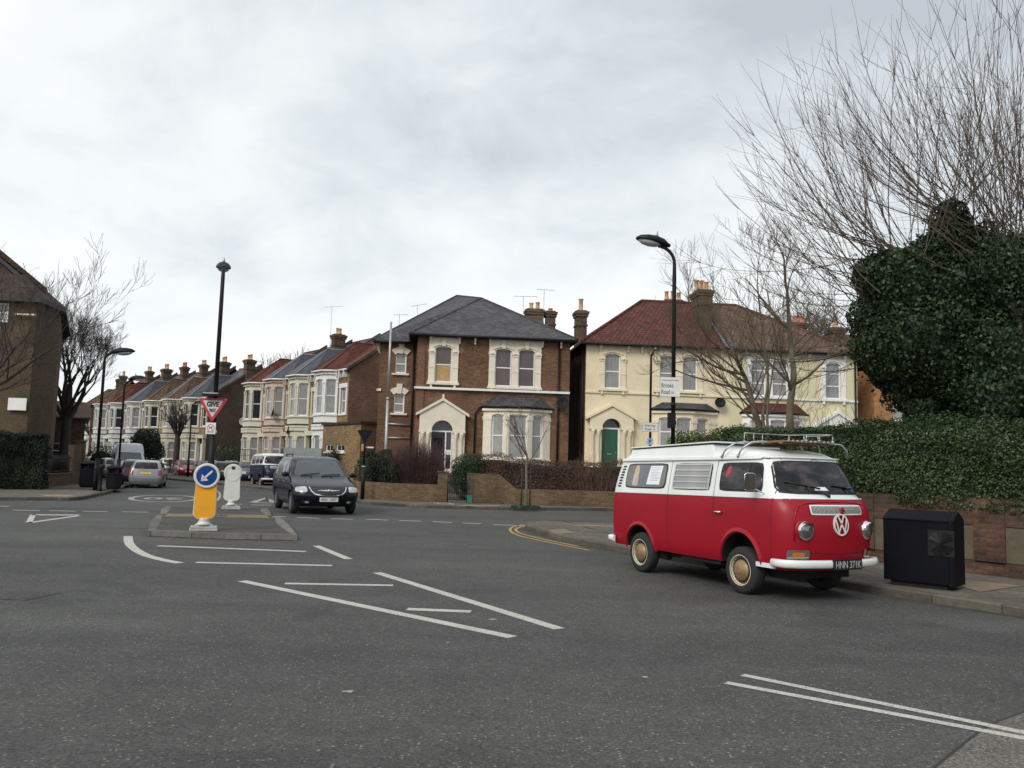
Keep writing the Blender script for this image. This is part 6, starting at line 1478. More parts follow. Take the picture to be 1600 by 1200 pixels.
x0, z1 = wt(1043, 645, Y0, p); x1, z0 = wt(1057, 669, Y0, p); m = M(); m.box(x0, -.12, z0, x1*.5, .02, z1); m.tube([(0, 0, (z0+z1)/2-.1), (0, 0, (z0+z1)/2)], .08, 10); m.mat(GALV); m.tube([(0, 0, z1-.12), (0, 0, z1-.10)], .082, 10); m.build('control_box', BLACKM, la)
# Evering Road lamp on the far pavement
Y1 = 34.6; p = A(1015, 760, Y1); p = Vector((p.x, p.y, KH)); ht = A(1021, 552, Y1).z-KH
lb = street_lamp('smaller black street lamp with Evering Road sign in front of the cream house', p, ht, .16, (.35, -.9, 0), r=.05, base_r=.075, s_=.62, bend=.22, tilt=4)
x0, z1 = wt(1003, 660, Y1, p); x1, z0 = wt(1027.5, 675.5, Y1, p); sg_ = plate(lb, x0, x1, z0, z1, -.10, SWH, 'road_name_sign', border=SGREY); hh = z1-z0
text('Evering', hh*.38, INK, sg_, TT((x0+x1)/2-.02, z1-hh*.32, -.107), 'lettering', width=(x1-x0)*.62)
text('Road', hh*.38, INK, sg_, TT((x0+x1)/2-.09, z1-hh*.70, -.107), 'lettering', width=(x1-x0)*.40); text('E5', hh*.2, SRED, sg_, TT((x0+x1)/2+.17, z1-hh*.72, -.107), 'lettering')
x0, z1 = wt(1010, 685, Y1, p); x1, z0 = wt(1020, 695, Y1, p); sg_ = plate(lb, x0, x1, z0, z1, -.09, pm('pale_blue', (.35, .42, .55), .5, .2, 20), 'parking_plate'); text('P', (z1-z0)*.8, SIGNB, sg_, TT((x0+x1)/2, (z0+z1)/2, -.097), 'lettering', bold=.01)
# island lamp with the give way sign
Y2 = 27.0; p = A(325.5, 795, Y2); p = Vector((p.x, p.y, KH)); ht = A(343, 418, Y2).z-KH
lc = thing('street_lamp', p, 0, 'tall black island street lamp carrying the give way sign and dog plate', 'street lamp', 'black street lamps')
m = M(); m.tube([(0, 0, 0), (0, 0, 2.6)], .10, 12); m.tube([(0, 0, 2.6), (0, 0, 2.75)], [.10, .085], 12); m.tube([(0, 0, 2.7), (0, 0, ht-.25), p.xy.to_3d().normalized()*.12+Vector((0, 0, ht-.03)), p.xy.to_3d().normalized()*.35+Vector((0, 0, ht+.05))], [.075, .062, .058, .055], 10); m.build('pole', BLACKP, lc)
lamp_head(lc, p.xy.to_3d().normalized()*.3+Vector((0, 0, ht+.05)), p.xy.to_3d(), 1.3, 12)
m = M(); m.mat(BLACKP); zc_ = A(344, 420, Y2).z-KH
x_, zt_ = wt(332, 622, Y2-.15, p); xl, _ = wt(310, 622, Y2-.15, p); xr, _ = wt(356, 625, Y2-.15, p); _, zb_ = wt(331, 658, Y2-.15, p)
cx_ = (xl+xr)/2; R_ = (xr-xl)/2
def tri(k, y): # rounded triangle pointing down
    V = [(-R_, zt_), (R_, zt_), (0, zb_-.04)]; cc = (0, (zt_*2+zb_)/3); V = [(cc[0]+(a-cc[0])*k, cc[1]+(b-cc[1])*k) for a, b in V]; out_ = []; rr = .08*k
    for i in range(3):
        a, b, c = Vector(V[i-1]), Vector(V[i]), Vector(V[(i+1) % 3]); u1_, u2_ = (a-b).normalized(), (c-b).normalized()
        for t in np.linspace(0, 1, 5): q = (b+u1_*rr*(1-t)).lerp(b+u2_*rr*t, t) if False else ((b+u1_*rr)*(1-t)**2+b*2*t*(1-t)+(b+u2_*rr)*t*t); out_.append((cx_+q.x, y, q.y))
    return out_
m = M(); m.mat(SGREY); m.prism(tri(1.0, -.13)[::-1], (0, .02, 0)); m.mat(SRED); m.poly(tri(1.0, -.134)[::-1]); m.mat(pm('sign_face', (.50, .50, .49), .5, .06)); m.poly(tri(.70, -.138)[::-1]); gw = m.build('give_way_sign', None, lc)
text('GIVE', .21, INK, gw, TT(cx_, wt(332, 632, Y2-.14, p)[1], -.1425), 'lettering', width=R_*.84, bold=.010); text('WAY', .15, INK, gw, TT(cx_, wt(332, 641.5, Y2-.14, p)[1], -.1425), 'lettering', width=R_*.48, bold=.008)
x0, z1 = wt(322, 660, Y2-.12, p); x1, z0 = wt(336.5, 678.5, Y2-.12, p); dg_ = plate(lc, x0, x1, z0, z1, -.12, SWH, 'dog_plate'); cxx, czz = (x0+x1)/2, z1-(x1-x0)*.55
m = M(); m.mat(SRED); r_ = (x1-x0)*.38
for i in range(24):
    t0, t1 = 2*math.pi*i/24, 2*math.pi*(i+1)/24; m.poly([(cxx+r_*math.cos(t0), -.1245, czz+r_*math.sin(t0)), (cxx+r_*math.cos(t1), -.1245, czz+r_*math.sin(t1)), (cxx+r_*.84*math.cos(t1), -.1245, czz+r_*.84*math.sin(t1)), (cxx+r_*.84*math.cos(t0), -.1245, czz+r_*.84*math.sin(t0))][::-1])
m.mat(INK)
for q in ([(-.45, .0), (.3, .12), (.3, .3), (-.4, .2)], [(.15, .2), (.5, .35), (.6, .5), (.25, .5)], [(-.4, .1), (-.55, -.4), (-.4, -.45), (-.25, .05)], [(.15, .1), (.2, -.4), (.35, -.4), (.32, .2)], [(-.4, .15), (-.6, .4), (-.5, .45), (-.3, .22)]): m.poly([(cxx+a*r_, -.1255, czz+b*r_) for a, b in q])
m.mat(SRED); m.poly([(cxx+a*r_, -.127, czz+b*r_) for a, b in ((-.66, .56), (-.56, .66), (.66, -.56), (.56, -.66))])
m.mat(SGREY)
for k in range(2): m.box(cxx-r_*.95, -.126, z0+.04+.035*k, cxx+r_*.95, -.1231, z0+.055+.035*k)
m.build('dog_symbol', None, dg_)
x0, z1 = wt(336, 672, Y2, p); x1, z0 = wt(340, 677, Y2, p); plate(lc, x0, x1, z0, z1, -.08, SWH, 'small_plate')
m = M(); x0, z1 = wt(317, 614.5, Y2-.3, p); x1, z0 = wt(343, 619, Y2-.3, p); m.mat(BLACKM); m.box(x0, -.38, z0, x1, -.08, z1); m.mat(SWH); m.box(x0+.02, -.36, z1, x1-.05, -.12, z1+.02); m.build('sign_light', None, lc)
# left-hand lamps
def lamp_px(label, bx_, tx, ty, Y, ax, adir, r=.055, s_=.8, bend=.3):
    p = A(bx_, 760, Y); p = Vector((p.x, p.y, KH)); ht = A(tx, ty, Y).z-KH; d = Vector(adir).normalized(); arm = (A(ax, ty, Y).x-p.x)/max(d.x, .2); street_lamp(label, p, ht, max(.2, arm), adir, r=r, base_r=.10, s_=s_, bend=bend, tilt=6)
lamp_px('black street lamp nearest the left corner, beside a dark post', 148.5, 160, 552, 36.5, 172, (1, .1, 0), s_=1.3, r=.062)
lamp_px('black street lamp rising behind the litter bin near the white van', 183, 190, 593, 44.0, 199, (1, .05, 0), s_=1.1, bend=.45)
lamp_px('distant black street lamp beside the pollarded tree', 292, 294, 630, 66, 287, (.35, -.1, 0), s_=.9)
g = A(156, 760, 36.2); m = M(); m.mat(BLACKP); m.lathe([(.11, 0), (.11, .08), (.085, .12), (.075, .95), (.10, .98), (.10, 1.04), (.06, 1.12), (.001, 1.15)], 14); o = m.build('bollard_post', None, None); o.location = (g.x, g.y, KH); tag(o, 'short dark cast post standing next to the left corner lamp', 'bollard')

def bin_round(label, p, h=1.15, r=.30):
    root = thing('litter_bin', p, rad(rng.uniform(-20, 20)), label, 'litter bin', 'black pavement litter bins'); m = M()
    m.mat(BLACKM); n = 8; m.lathe([(r*.86, .0), (r*.86, .06), (r, .08), (r, h*.62), (r*1.04, h*.64), (r*1.04, h*.66), (r*.98, h*.68)], 16, smooth=False)
    for k in range(4): a = math.pi/4+k*math.pi/2; m.box(r*.8*math.cos(a)-.06, r*.8*math.sin(a)-.06, h*.68, r*.8*math.cos(a)+.06, r*.8*math.sin(a)+.06, h*.86)
    m.build('body', None, root); m = M(); m.lathe([(r*1.06, h*.86), (r*1.08, h*.90), (r*.9, h*.96), (r*.3, h), (.001, h)], 16); m.build('lid', BLACKM, root)
    m = M(); m.lathe([(r*.6, h*.66), (r*.6, h*.86)], 12); m.build('liner', UNDER, root)
g = G(177, 764.5, KH); bin_round('black litter bin nearest the silver hatchback on the left pavement', g, 1.08, .32)
g = A(136.5, 757, 39.6); bin_round('black litter bin beside the brick pier left of the corner lamp', (g.x, g.y, KH), 1.25, .36)

# large black bin on the right pavement
e0 = G(1379, 913, KH); e1 = G(1497, 924, KH); ax_ = (e1-e0); ax_.z = 0; Lb = ax_.length; ab = math.atan2(ax_.y, ax_.x)
rb = thing('street_bin', ((e0+e1)/2), ab-rad(9), 'large black pitched roof recycling bin on the pavement in front of the hedge', 'bin'); Lb *= 1.0
zt_ = A(1385, 806, e0.y).z-KH-.02; wb = Lb/2; dpt = .56; NB = pm('bin_black', (.004, .0045, .008), .6, .25, 1.5, .05, spec=.12)
m = M(); m.mat(NB); m.box(-wb+.0, 0, .07, wb-.10, dpt, zt_); m.prism([(-wb, -.012, zt_), (-wb, dpt*.5, zt_+.12), (-wb, dpt+.012, zt_), (-wb, dpt+.012, zt_-.03), (-wb, -.012, zt_-.03)], (2*wb-.10, 0, 0))
m.build('body', None, rb, bevel=.008)
m = M(); m.box(-wb+.08, .05, 0, wb-.14, dpt-.05, .07); m.build('plinth', UNDER, rb)
m = M(); m.prism([(wb-.0985, -.006, .05), (wb-.0985, dpt+.006, .05), (wb-.0985, dpt+.006, zt_-.0), (wb-.0985, dpt*.5, zt_+.125), (wb-.0985, -.006, zt_)], (.07, 0, 0)); m.build('side_door', pm('bin_black2', (.004, .0045, .006), .6, .2, spec=.12), rb, bevel=.006)
m = M(); m.mat(UNDER); ax0, ax1, az0, az1 = wb*.26, wb*.26+.34, zt_-.50, zt_-.14; m.box(ax0, -.014, az0, ax1, -.001, az1); ap = m.build('aperture', None, rb)
m = M(); m.mat(pm('rubber_flap', (.009, .009, .010), .5, .3, 14, spec=.25))
for k in range(5):
    a = rad(30+30*k); cx2, cz2 = (ax0+ax1)/2, (az0+az1)/2; m.prism([(cx2, -.03, cz2), (cx2+.17*math.cos(a-.22), -.018, cz2+.17*math.sin(a-.22)), (cx2+.17*math.cos(a+.22), -.035, cz2+.17*math.sin(a+.22))], (0, .01, 0))
    a += math.pi; m.prism([(cx2, -.03, cz2), (cx2+.17*math.cos(a-.22), -.018, cz2+.17*math.sin(a-.22)), (cx2+.17*math.cos(a+.22), -.035, cz2+.17*math.sin(a+.22))], (0, .01, 0))
m.build('flap', None, ap)

# give way sign seen from behind, by the brown house corner
Y4 = 35.2; p = A(566, 780, Y4); p = Vector((p.x, p.y, KH)); rg = thing('give_way_post', p, rad(8), 'dark post with a give way triangle seen from behind, beside the minivan', 'sign post')
zt_ = A(568, 672, Y4).z-KH; zb_ = A(568, 691, Y4).z-KH; hw2 = 11.5/F*Y4
m = M(); m.tube([(0, 0, 0), (0, 0, 1.35)], .085, 12); m.tube([(0, 0, 1.35), (0, 0, zt_+.12)], .042, 10); m.mat(GALV); m.tube([(0, 0, 1.33), (0, 0, 1.39)], .09, 12); m.build('post', BLACKP, rg)
m = M(); m.mat(SGREY); m.mats[0] = pm('sign_back', (.007, .009, .014), .7, .1, spec=.15); V = [(-hw2, zt_), (hw2, zt_), (0, zb_-.05)]; m.prism([(-hw2*.93, -.03, zt_), (hw2*.93, -.03, zt_), (hw2, -.03, zt_-.06), (hw2*.10, -.03, zb_), (-hw2*.10, -.03, zb_), (-hw2, -.03, zt_-.06)], (0, -.02, 0)); m.mat(GALV); m.box(-hw2*.5, -.06, zb_-.03, hw2*.3, -.045, zb_+.03) if False else None; m.build('give_way_sign', None, rg)
m = M(); m.mat(pm('orange_box', (.45, .20, .03), .5)); z_ = A(564, 700, Y4).z-KH; m.box(-.14, -.06, z_-.12, -.04, .04, z_+.12); m.mat(SWH); m.box(-.13, -.065, z_+.12, -.05, .045, z_+.15); m.build('bus_notice', None, rg)
m = M(); m.mat(SWH); z_ = A(577, 699, Y4).z-KH; m.box(.12, -.03, z_-.03, .38, .0, z_+.03); m.tube([(.04, 0, z_), (.14, 0, z_)], .012, 5); m.build('small_plate', None, rg)

# ================================================================== GARDEN WALLS
def wall_run(name, label, cat, pts, h, th=.22, mat=BR_GW, cop=None, group=None, heights=None):
    P = [Vector((p[0], p[1], 0)) for p in pts]; o0 = P[0]; root = thing(name, (o0.x, o0.y, KH), 0, label, cat, group); m = M(); m.mat(mat)
    offs = []
    for i in range(len(P)):
        t = (P[min(i+1, len(P)-1)]-P[max(i-1, 0)]).normalized(); offs.append(Vector((-t.y, t.x, 0))*th)
    for i in range(len(P)-1):
        a, b = P[i]-o0, P[i+1]-o0; c, d = b+offs[i+1], a+offs[i]; ha, hb_ = (heights[i], heights[i+1]) if heights else (h, h); z1, z2 = Vector((0, 0, ha)), Vector((0, 0, hb_))
        m.poly([a, b, b+z2, a+z1]); m.poly([c, d, d+z1, c+z2]); m.poly([a+z1, b+z2, c+z2, d+z1])
        if i == 0: m.poly([d, a, a+z1, d+z1])
        if i == len(P)-2: m.poly([b, c, c+z2, b+z2])
    m.build('wall', None, root)
    if cop:
        m = M(); m.mat(cop)
        for i in range(len(P)-1):
            a, b = P[i]-o0, P[i+1]-o0; c, d = b+offs[i+1], a+offs[i]; e_ = offs[i]*.15; z1, z2 = [Vector((0, 0, q)) for q in ((heights[i], heights[i+1]) if heights else (h, h))]; m.prism([a-e_+z1, b-e_+z2, c+e_+z2, d+e_+z1], (0, 0, .06))
        m.build('coping', None, root)
    return root, o0
def pxw(px, py): g = G(px, py, KH); return g
W1 = [pxw(520, 775), pxw(566, 778), pxw(600, 781.2), pxw(640, 783), pxw(686, 784.3)]
zA = A(640, 756, W1[3].y).z-KH; wall_run('garden_wall', 'low yellow brown brick garden wall under the purple shrub, left of the gate', 'garden wall', W1, zA, mat=BR_GW)
g = pxw(690.5, 784.5); ztp = A(690, 738, g.y).z-KH; m = M(); m.box(-.20, -.05, 0, .20, .35, ztp); m.box(-.23, -.08, ztp, .23, .38, ztp+.05); o = m.build('brick_pier', BR_GW, None); o.location = (g.x, g.y, KH); tag(o, 'square brick gate pier at the left of the narrow metal gate', 'gate pier')
g = pxw(734, 785.5); ztp = A(734, 739, g.y).z-KH; m = M(); m.box(-.15, .05, 0, .18, .40, ztp); o = m.build('brick_pier', BR_CH, None); o.location = (g.x, g.y, KH); tag(o, 'dark mossy brick gate pier behind the green box', 'gate pier')
W2 = [pxw(740.5, 786), pxw(778, 787), pxw(806, 788), pxw(880, 790), pxw(962, 792.3), pxw(962, 792.3)+Vector((16, 1.7, 0))]
hA = A(745, 740, W2[0].y).z-KH; hB = A(779, 741, W2[1].y).z-KH; hC = A(806, 764, W2[2].y).z-KH; wall_run('garden_wall', 'brick garden wall that steps down to the right behind the young street tree', 'garden wall', W2, 1, heights=[hA, hB, hC, hC, hC, hC], mat=BR_GW)
# gate
ga, gb_ = pxw(699, 784.9), pxw(729, 785.5); gt = thing('garden_gate', ga, math.atan2(gb_.y-ga.y, gb_.x-ga.x), 'narrow dark metal bar gate between two brick piers', 'gate'); Lg = (gb_-ga).length
m = M(); m.tube([(0, 0, .1), (Lg, 0, .1)], .015, 5); m.tube([(0, 0, .8), (Lg, 0, .8)], .015, 5); m.tube([(0, 0, 0), (0, 0, .95)], .02, 5); m.tube([(Lg, 0, 0), (Lg, 0, .95)], .02, 5); m.build('gate_frame', BLACKP, gt)
m = M(); [m.tube([(Lg*k/9, 0, .1), (Lg*k/9, 0, .88)], .009, 4) for k in range(1, 9)]; m.build('bars', BLACKP, gt)
g = pxw(733.5, 787); GRB = pm('green_plastic', (.02, .15, .10), .5, .15); rr_ = thing('recycling_box', (g.x, g.y-.1, KH), rad(5), 'small green recycling box at the foot of the gate pier', 'recycling box')
m = M(); m.prism([(-.14, 0, 0), (.14, 0, 0), (.17, 0, .38), (-.17, 0, .38)], (0, .28, 0)); m.build('box', GRB, rr_); m = M(); m.box(-.185, -.015, .38, .185, .295, .42); m.build('lid', GRB, rr_); rr_.scale = (.62, .62, .8)
# corner property wall on the right, red brick with rendered panels
hd2 = (G(1390, 880, KH)-G(1600, 905, KH)); hd2.z = 0; hd2.normalize(); wA = G(1600, 905, KH); lenL, lenR = 6.4, 9
whh = 1.22; rootw = thing('hedge_wall', (wA.x, wA.y, KH), math.atan2(-hd2.y, -hd2.x), 'red brick boundary wall with rendered panels under the long hedge', 'boundary wall')   # +x runs towards the camera
m = M(); m.mat(BR_HW); PAN = pm('rendered_panel', (.105, .088, .058), .9, .18, 3, .5, dirt=.5)
xs_ = [-lenL]; k = 0; edges = []
pier = .50; step = 2.3; x = G(1545, 899, KH); xp0 = -((Vector((x.x, x.y, 0))-Vector((wA.x, wA.y, 0))).dot(hd2)); piers = [xp0+step*i for i in range(-5, 6)]
m.box(-lenL, 0, 0, lenR, .30, .18); m.box(-lenL, .03, .18, lenR, .27, .22)
m.box(-lenL, .04, .22, lenR, .28, whh)
for xp_ in piers:
    if -lenL < xp_-pier/2 and xp_+pier/2 < lenR: m.box(xp_-pier/2, -.015, .22, xp_+pier/2, .3, whh-.001)
m.box(-lenL, -.001, whh-.42, lenR, .299, whh-.20); m.box(-lenL, .012, whh-.2, lenR, .29, whh+.02)
m.build('brickwork', None, rootw)
m = M()
for a, b in zip(piers, piers[1:]):
    a, b = max(a, -lenL-pier/2), b
    if b-a < .8: continue
    m.box(a+pier/2, .018, .222, b-pier/2, .0395, whh-.424)
m.build('rendered_panels', PAN, rootw)
# left boundary wall with railings
wa = P_(57, 36.8, 760); wb_ = P_(128, 44.5, 757); dirw = (wb_-wa); Lw_ = dirw.length; aw = math.atan2(dirw.y, dirw.x)
rl = thing('railing_wall', (wa.x, wa.y, KH), aw, 'brown brick boundary wall with black railings and end pier at the left corner', 'boundary wall')
zr0 = A(80, 740, 39).z-KH; hl = .55; hpz = A(128, 693, 44.4).z-KH
m = M(); m.mat(BR_FLAT); m.box(0, 0, 0, Lw_*.72, .22, hl); m.box(Lw_*.72, -.02, 0, Lw_-.45, .24, hpz-.1); m.box(Lw_-.45, -.06, 0, Lw_, .3, hpz+.1); m.box(Lw_-.5, -.1, hpz+.1, Lw_+.05, .34, hpz+.18); m.box(-1.0, 1.9, 0, Lw_-.5, 2.1, hpz-.05)
m.build('brickwork', None, rl); m = M(); m.box(-.02, -.04, hl, Lw_*.72, .26, hl+.06); m.build('coping', KERB, rl)
m = M(); m.mat(BLACKP); z2 = 1.45
m.tube([(0, .11, z2-.1), (Lw_*.72, .11, z2-.1)], .02, 5); m.tube([(0, .11, hl+.15), (Lw_*.72, .11, hl+.15)], .02, 5)
for k in range(int(Lw_*.72/.12)): m.tube([(.06+.12*k, .11, hl+.05), (.06+.12*k, .11, z2+.05)], .011, 4)
m.box(-.05, .06, 0, .05, .16, z2+.1); m.build('railings', None, rl)
# low garden walls in front of the two terraces
def terr_wall(pl_, L_, off, h, label, mat):
    root = thing('garden_wall', tuple((pl_.o-pl_.n*off-pl_.u*L_))[:2]+(KH,), pl_.a, label, 'garden wall'); m = M(); m.mat(mat); n = max(1, int(L_/4.2))
    for k in range(n):
        a = L_*k/n; b = L_*(k+1)/n; m.box(a+.5, 0, 0, b-1.0, .2, h); m.box(a+.1, -.05, 0, a+.5, .25, h+.35); m.box(b-1.0, -.05, 0, b-.6, .25, h+.35)
    m.build('brickwork', None, root); m = M()
    for k in range(n): a = L_*k/n; b = L_*(k+1)/n; m.box(a+.05, -.1, h+.35, a+.55, .3, h+.45); m.box(b-1.05, -.1, h+.35, b-.55, .3, h+.45); m.box(a+.55, -.03, h, b-1.05, .23, h+.06)
    m.build('coping', WHITE, root)
terr_wall(T1, Lr, 2.9, .9, 'low brick front garden walls with white caps before the near terrace', BR_RED)
terr_wall(T2, L2r, 3.2, .9, 'low dark brick front walls before the distant terrace', BR_GABLE)
# stair handrail and steps up to the near terrace
q_ = T1.x(395, 720, -2.2); so_ = T1.o+T1.u*(-Lr+2.6)-T1.n*2.6
st = thing('entrance_stairs', (so_.x, so_.y, KH), T1.a, 'stone entrance stairs with black handrail at the far end of the near terrace', 'stairs')
m = M()
for k in range(6): m.box(-.6, -.9+.32*k, 0, .6, 2.5-.001*k, .2*(k+1)+.0007*k)
m.build('treads', pm('stair_stone', (.36, .28, .20), .8, .2), st); m = M(); m.mat(BLACKP)
for sg in (-1, 1):
    m.tube([(sg*.6, -.9, 1.1), (sg*.6, 1.0, 2.3), (sg*.6, 2.4, 2.3)], .022, 5); m.tube([(sg*.6, 1.0, 1.8), (sg*.6, 2.4, 1.8)], .015, 5)
    for k in range(12): y_ = -.9+.3*k; zt2 = min(2.3, 1.1+(y_+.9)*.63); m.tube([(sg*.6, y_, .3), (sg*.6, y_, zt2)], .012, 4)
m.build('handrail', None, st)
# grey hoarding above the minivan
hA_ = A(443, 706, 50); hB_ = A(502, 710, 49.4); m = M(); LW = (hB_-hA_).xy.length; zb_, zt_ = .3, A(470, 700, 50).z-KH; m.box(0, 0, zb_, LW, .05, zt_)
for x_ in (0.02, LW*.33, LW*.66, LW-.1): m.box(x_, .05, 0, x_+.08, .12, zt_-.02)
o = m.build('fence_panel', pm('grey_boards', (.22, .24, .23), .8, .15), None); o.location = (hA_.x, hA_.y, KH); o.rotation_euler = (0, 0, math.atan2(hB_.y-hA_.y, hB_.x-hA_.x)); tag(o, 'grey board fence panel behind the minivan before the near terrace', 'fence')

# ================================================================== VEGETATION
nr = np.random.default_rng(11)
BARK = pm('bark', (.085, .068, .050), .9, .3, 3, .4, bscale=25); BARKD = pm('dark_bark', (.042, .034, .028), .9, .3, 3, .4); BARKG = pm('grey_green_bark', (.13, .115, .08), .9, .3, 3, .4)
TWIG = pm('twig', (.105, .078, .054), .9, .25, 3); TWIGR = pm('red_twig', (.13, .085, .055), .9, .25, 3); PURP = pm('purple_twig', (.085, .045, .042), .9, .3, 3)
class Tube:
    """fast many-tube mesh"""
    def __init__(s): s.v = []; s.f = []; s.n = 0
    def add(s, P, R, k):
        P = np.asarray(P, float); n = len(P); T = np.gradient(P, axis=0); T /= np.linalg.norm(T, axis=1)[:, None]+1e-12
        ref = np.array([0, 0, 1.]) if abs(T[0, 2]) < .85 else np.array([1., 0, 0])
        U = np.cross(T, ref); U /= np.linalg.norm(U, axis=1)[:, None]+1e-12; V = np.cross(T, U)
        a = np.arange(k)*2*math.pi/k; ring = P[:, None]+(U[:, None]*np.cos(a)[None, :, None]+V[:, None]*np.sin(a)[None, :, None])*np.asarray(R)[:, None, None]
        s.v.append(ring.reshape(-1, 3)); i = np.arange(n-1)[:, None]*k+s.n; j = np.arange(k)[None]; j2 = (j+1) % k
        s.f.append(np.stack([i+j, i+j2, i+k+j2, i+k+j], -1).reshape(-1, 4)); s.n += n*k
    def build(s, name, mat, parent=None): return mesh_np(name, np.concatenate(s.v), np.concatenate(s.f), mat, parent, smooth=True)
def mesh_np(name, v, f, mat, parent=None, smooth=False):
    me = bpy.data.meshes.new(name); nf = len(f); k = f.shape[1]; me.vertices.add(len(v)); me.vertices.foreach_set('co', v.astype('f').ravel()); me.loops.add(nf*k); me.loops.foreach_set('vertex_index', f.astype('i').ravel()); me.polygons.add(nf); me.polygons.foreach_set('loop_start', np.arange(0, nf*k, k, dtype='i'))
    if smooth: me.polygons.foreach_set('use_smooth', np.ones(nf, bool))
    me.update(calc_edges=True); me.materials.append(mat); o = bpy.data.objects.new(name, me); COL.objects.link(o)
    if parent: o.parent = parent
    return o
def unit(v): return v/(np.linalg.norm(v)+1e-12)
def limb(p, d, L, n, wob, up, rs=nr):
    """curved path; up bends it towards the sky along its length"""
    P = [np.array(p, float)]; d = unit(np.array(d, float)); st = L/n
    for i in range(n): d = unit(d+rs.normal(0, wob, 3)+np.array([0, 0, up])); P.append(P[-1]+d*st)
    return np.array(P)
def grow(T, p, d, L, r, depth, n=6, wob=.12, up=.05, kids=(3, 5), spread=.9, shrink=.62, rmin=.004, kr=.55, start=.3, tipr=.35, rec=None):
    P = limb(p, d, L, n, wob, up); R = np.linspace(r, max(r*tipr, rmin), n+1); T.add(P, R, 6 if r > .05 else 4 if r > .015 else 3)
    if rec is not None: rec.append(P)
    if depth <= 0: return
    for _ in range(int(nr.integers(kids[0], kids[1]+1))):
        t = nr.uniform(start, 1.0); i = min(int(t*n), n-1); q = P[i]+(P[i+1]-P[i])*(t*n-i); td = unit(P[i+1]-P[i]); a = unit(np.cross(td, nr.normal(size=3))); nd = unit(td+a*nr.uniform(.4, 1)*spread)
        grow(T, q, nd, L*shrink*nr.uniform(.7, 1.15), max(R[i]*kr, rmin), depth-1, n, wob, up, kids, spread, shrink, rmin, kr, start, tipr, rec)
def tree_root(name, p, label, cat='tree', group=None): return thing(name, (p[0], p[1], KH if len(p) < 3 else p[2]), 0, label, cat, group)
def leaves(C, Nrm, size, name, mat, parent, asp=.62, tilt=.7):
    """one folded leaf-shaped quad per point"""
    n = len(C); Nn = Nrm+nr.normal(0, tilt, (n, 3)); Nn /= np.linalg.norm(Nn, axis=1)[:, None]+1e-9
    U = np.cross(Nn, nr.normal(size=(n, 3))); U /= np.linalg.norm(U, axis=1)[:, None]+1e-9; V = np.cross(Nn, U); s_ = size*nr.uniform(.6, 1.3, (n, 1))
    v = np.stack([C-U*s_*.5, C-V*s_*.5*asp+Nn*s_*.08, C+U*s_*.5, C+V*s_*.5*asp+Nn*s_*.08], 1).reshape(-1, 3)
    return mesh_np(name, v, np.arange(4*n).reshape(-1, 4), mat, parent)
def vnoise(P, s_, seed=0):
    """cheap smooth pseudo noise in [-1, 1]"""
    r_ = np.random.default_rng(seed); o = np.zeros(len(P))
    for k in range(6): w_ = r_.normal(size=3)*s_*(1+.5*k); o += np.sin(P@w_+r_.uniform(0, 6.28))/(1+.4*k)
    return o/2.6
PRIVET = leafm('privet_leaf', (.016, .034, .010), (.030, .058, .016), (.062, .095, .028)); IVY = leafm('ivy_leaf', (.008, .019, .008), (.017, .036, .013), (.042, .066, .027), .55)
LAUREL = leafm('laurel_leaf', (.05, .09, .012), (.09, .15, .02), (.14, .20, .035)); DARKG = leafm('dark_leaf', (.008, .015, .009), (.015, .026, .012), (.028, .042, .018), .6); OLIVE = leafm('olive_leaf', (.05, .05, .02), (.075, .07, .03), (.10, .085, .04)); BRONZE = leafm('bronze_leaf', (.065, .026, .022), (.10, .042, .034), (.12, .065, .042)); DRY = leafm('dry_leaf', (.12, .06, .025), (.18, .09, .035), (.22, .13, .05))
CORE = pm('hedge_core', (.012, .018, .008), .95, .3)

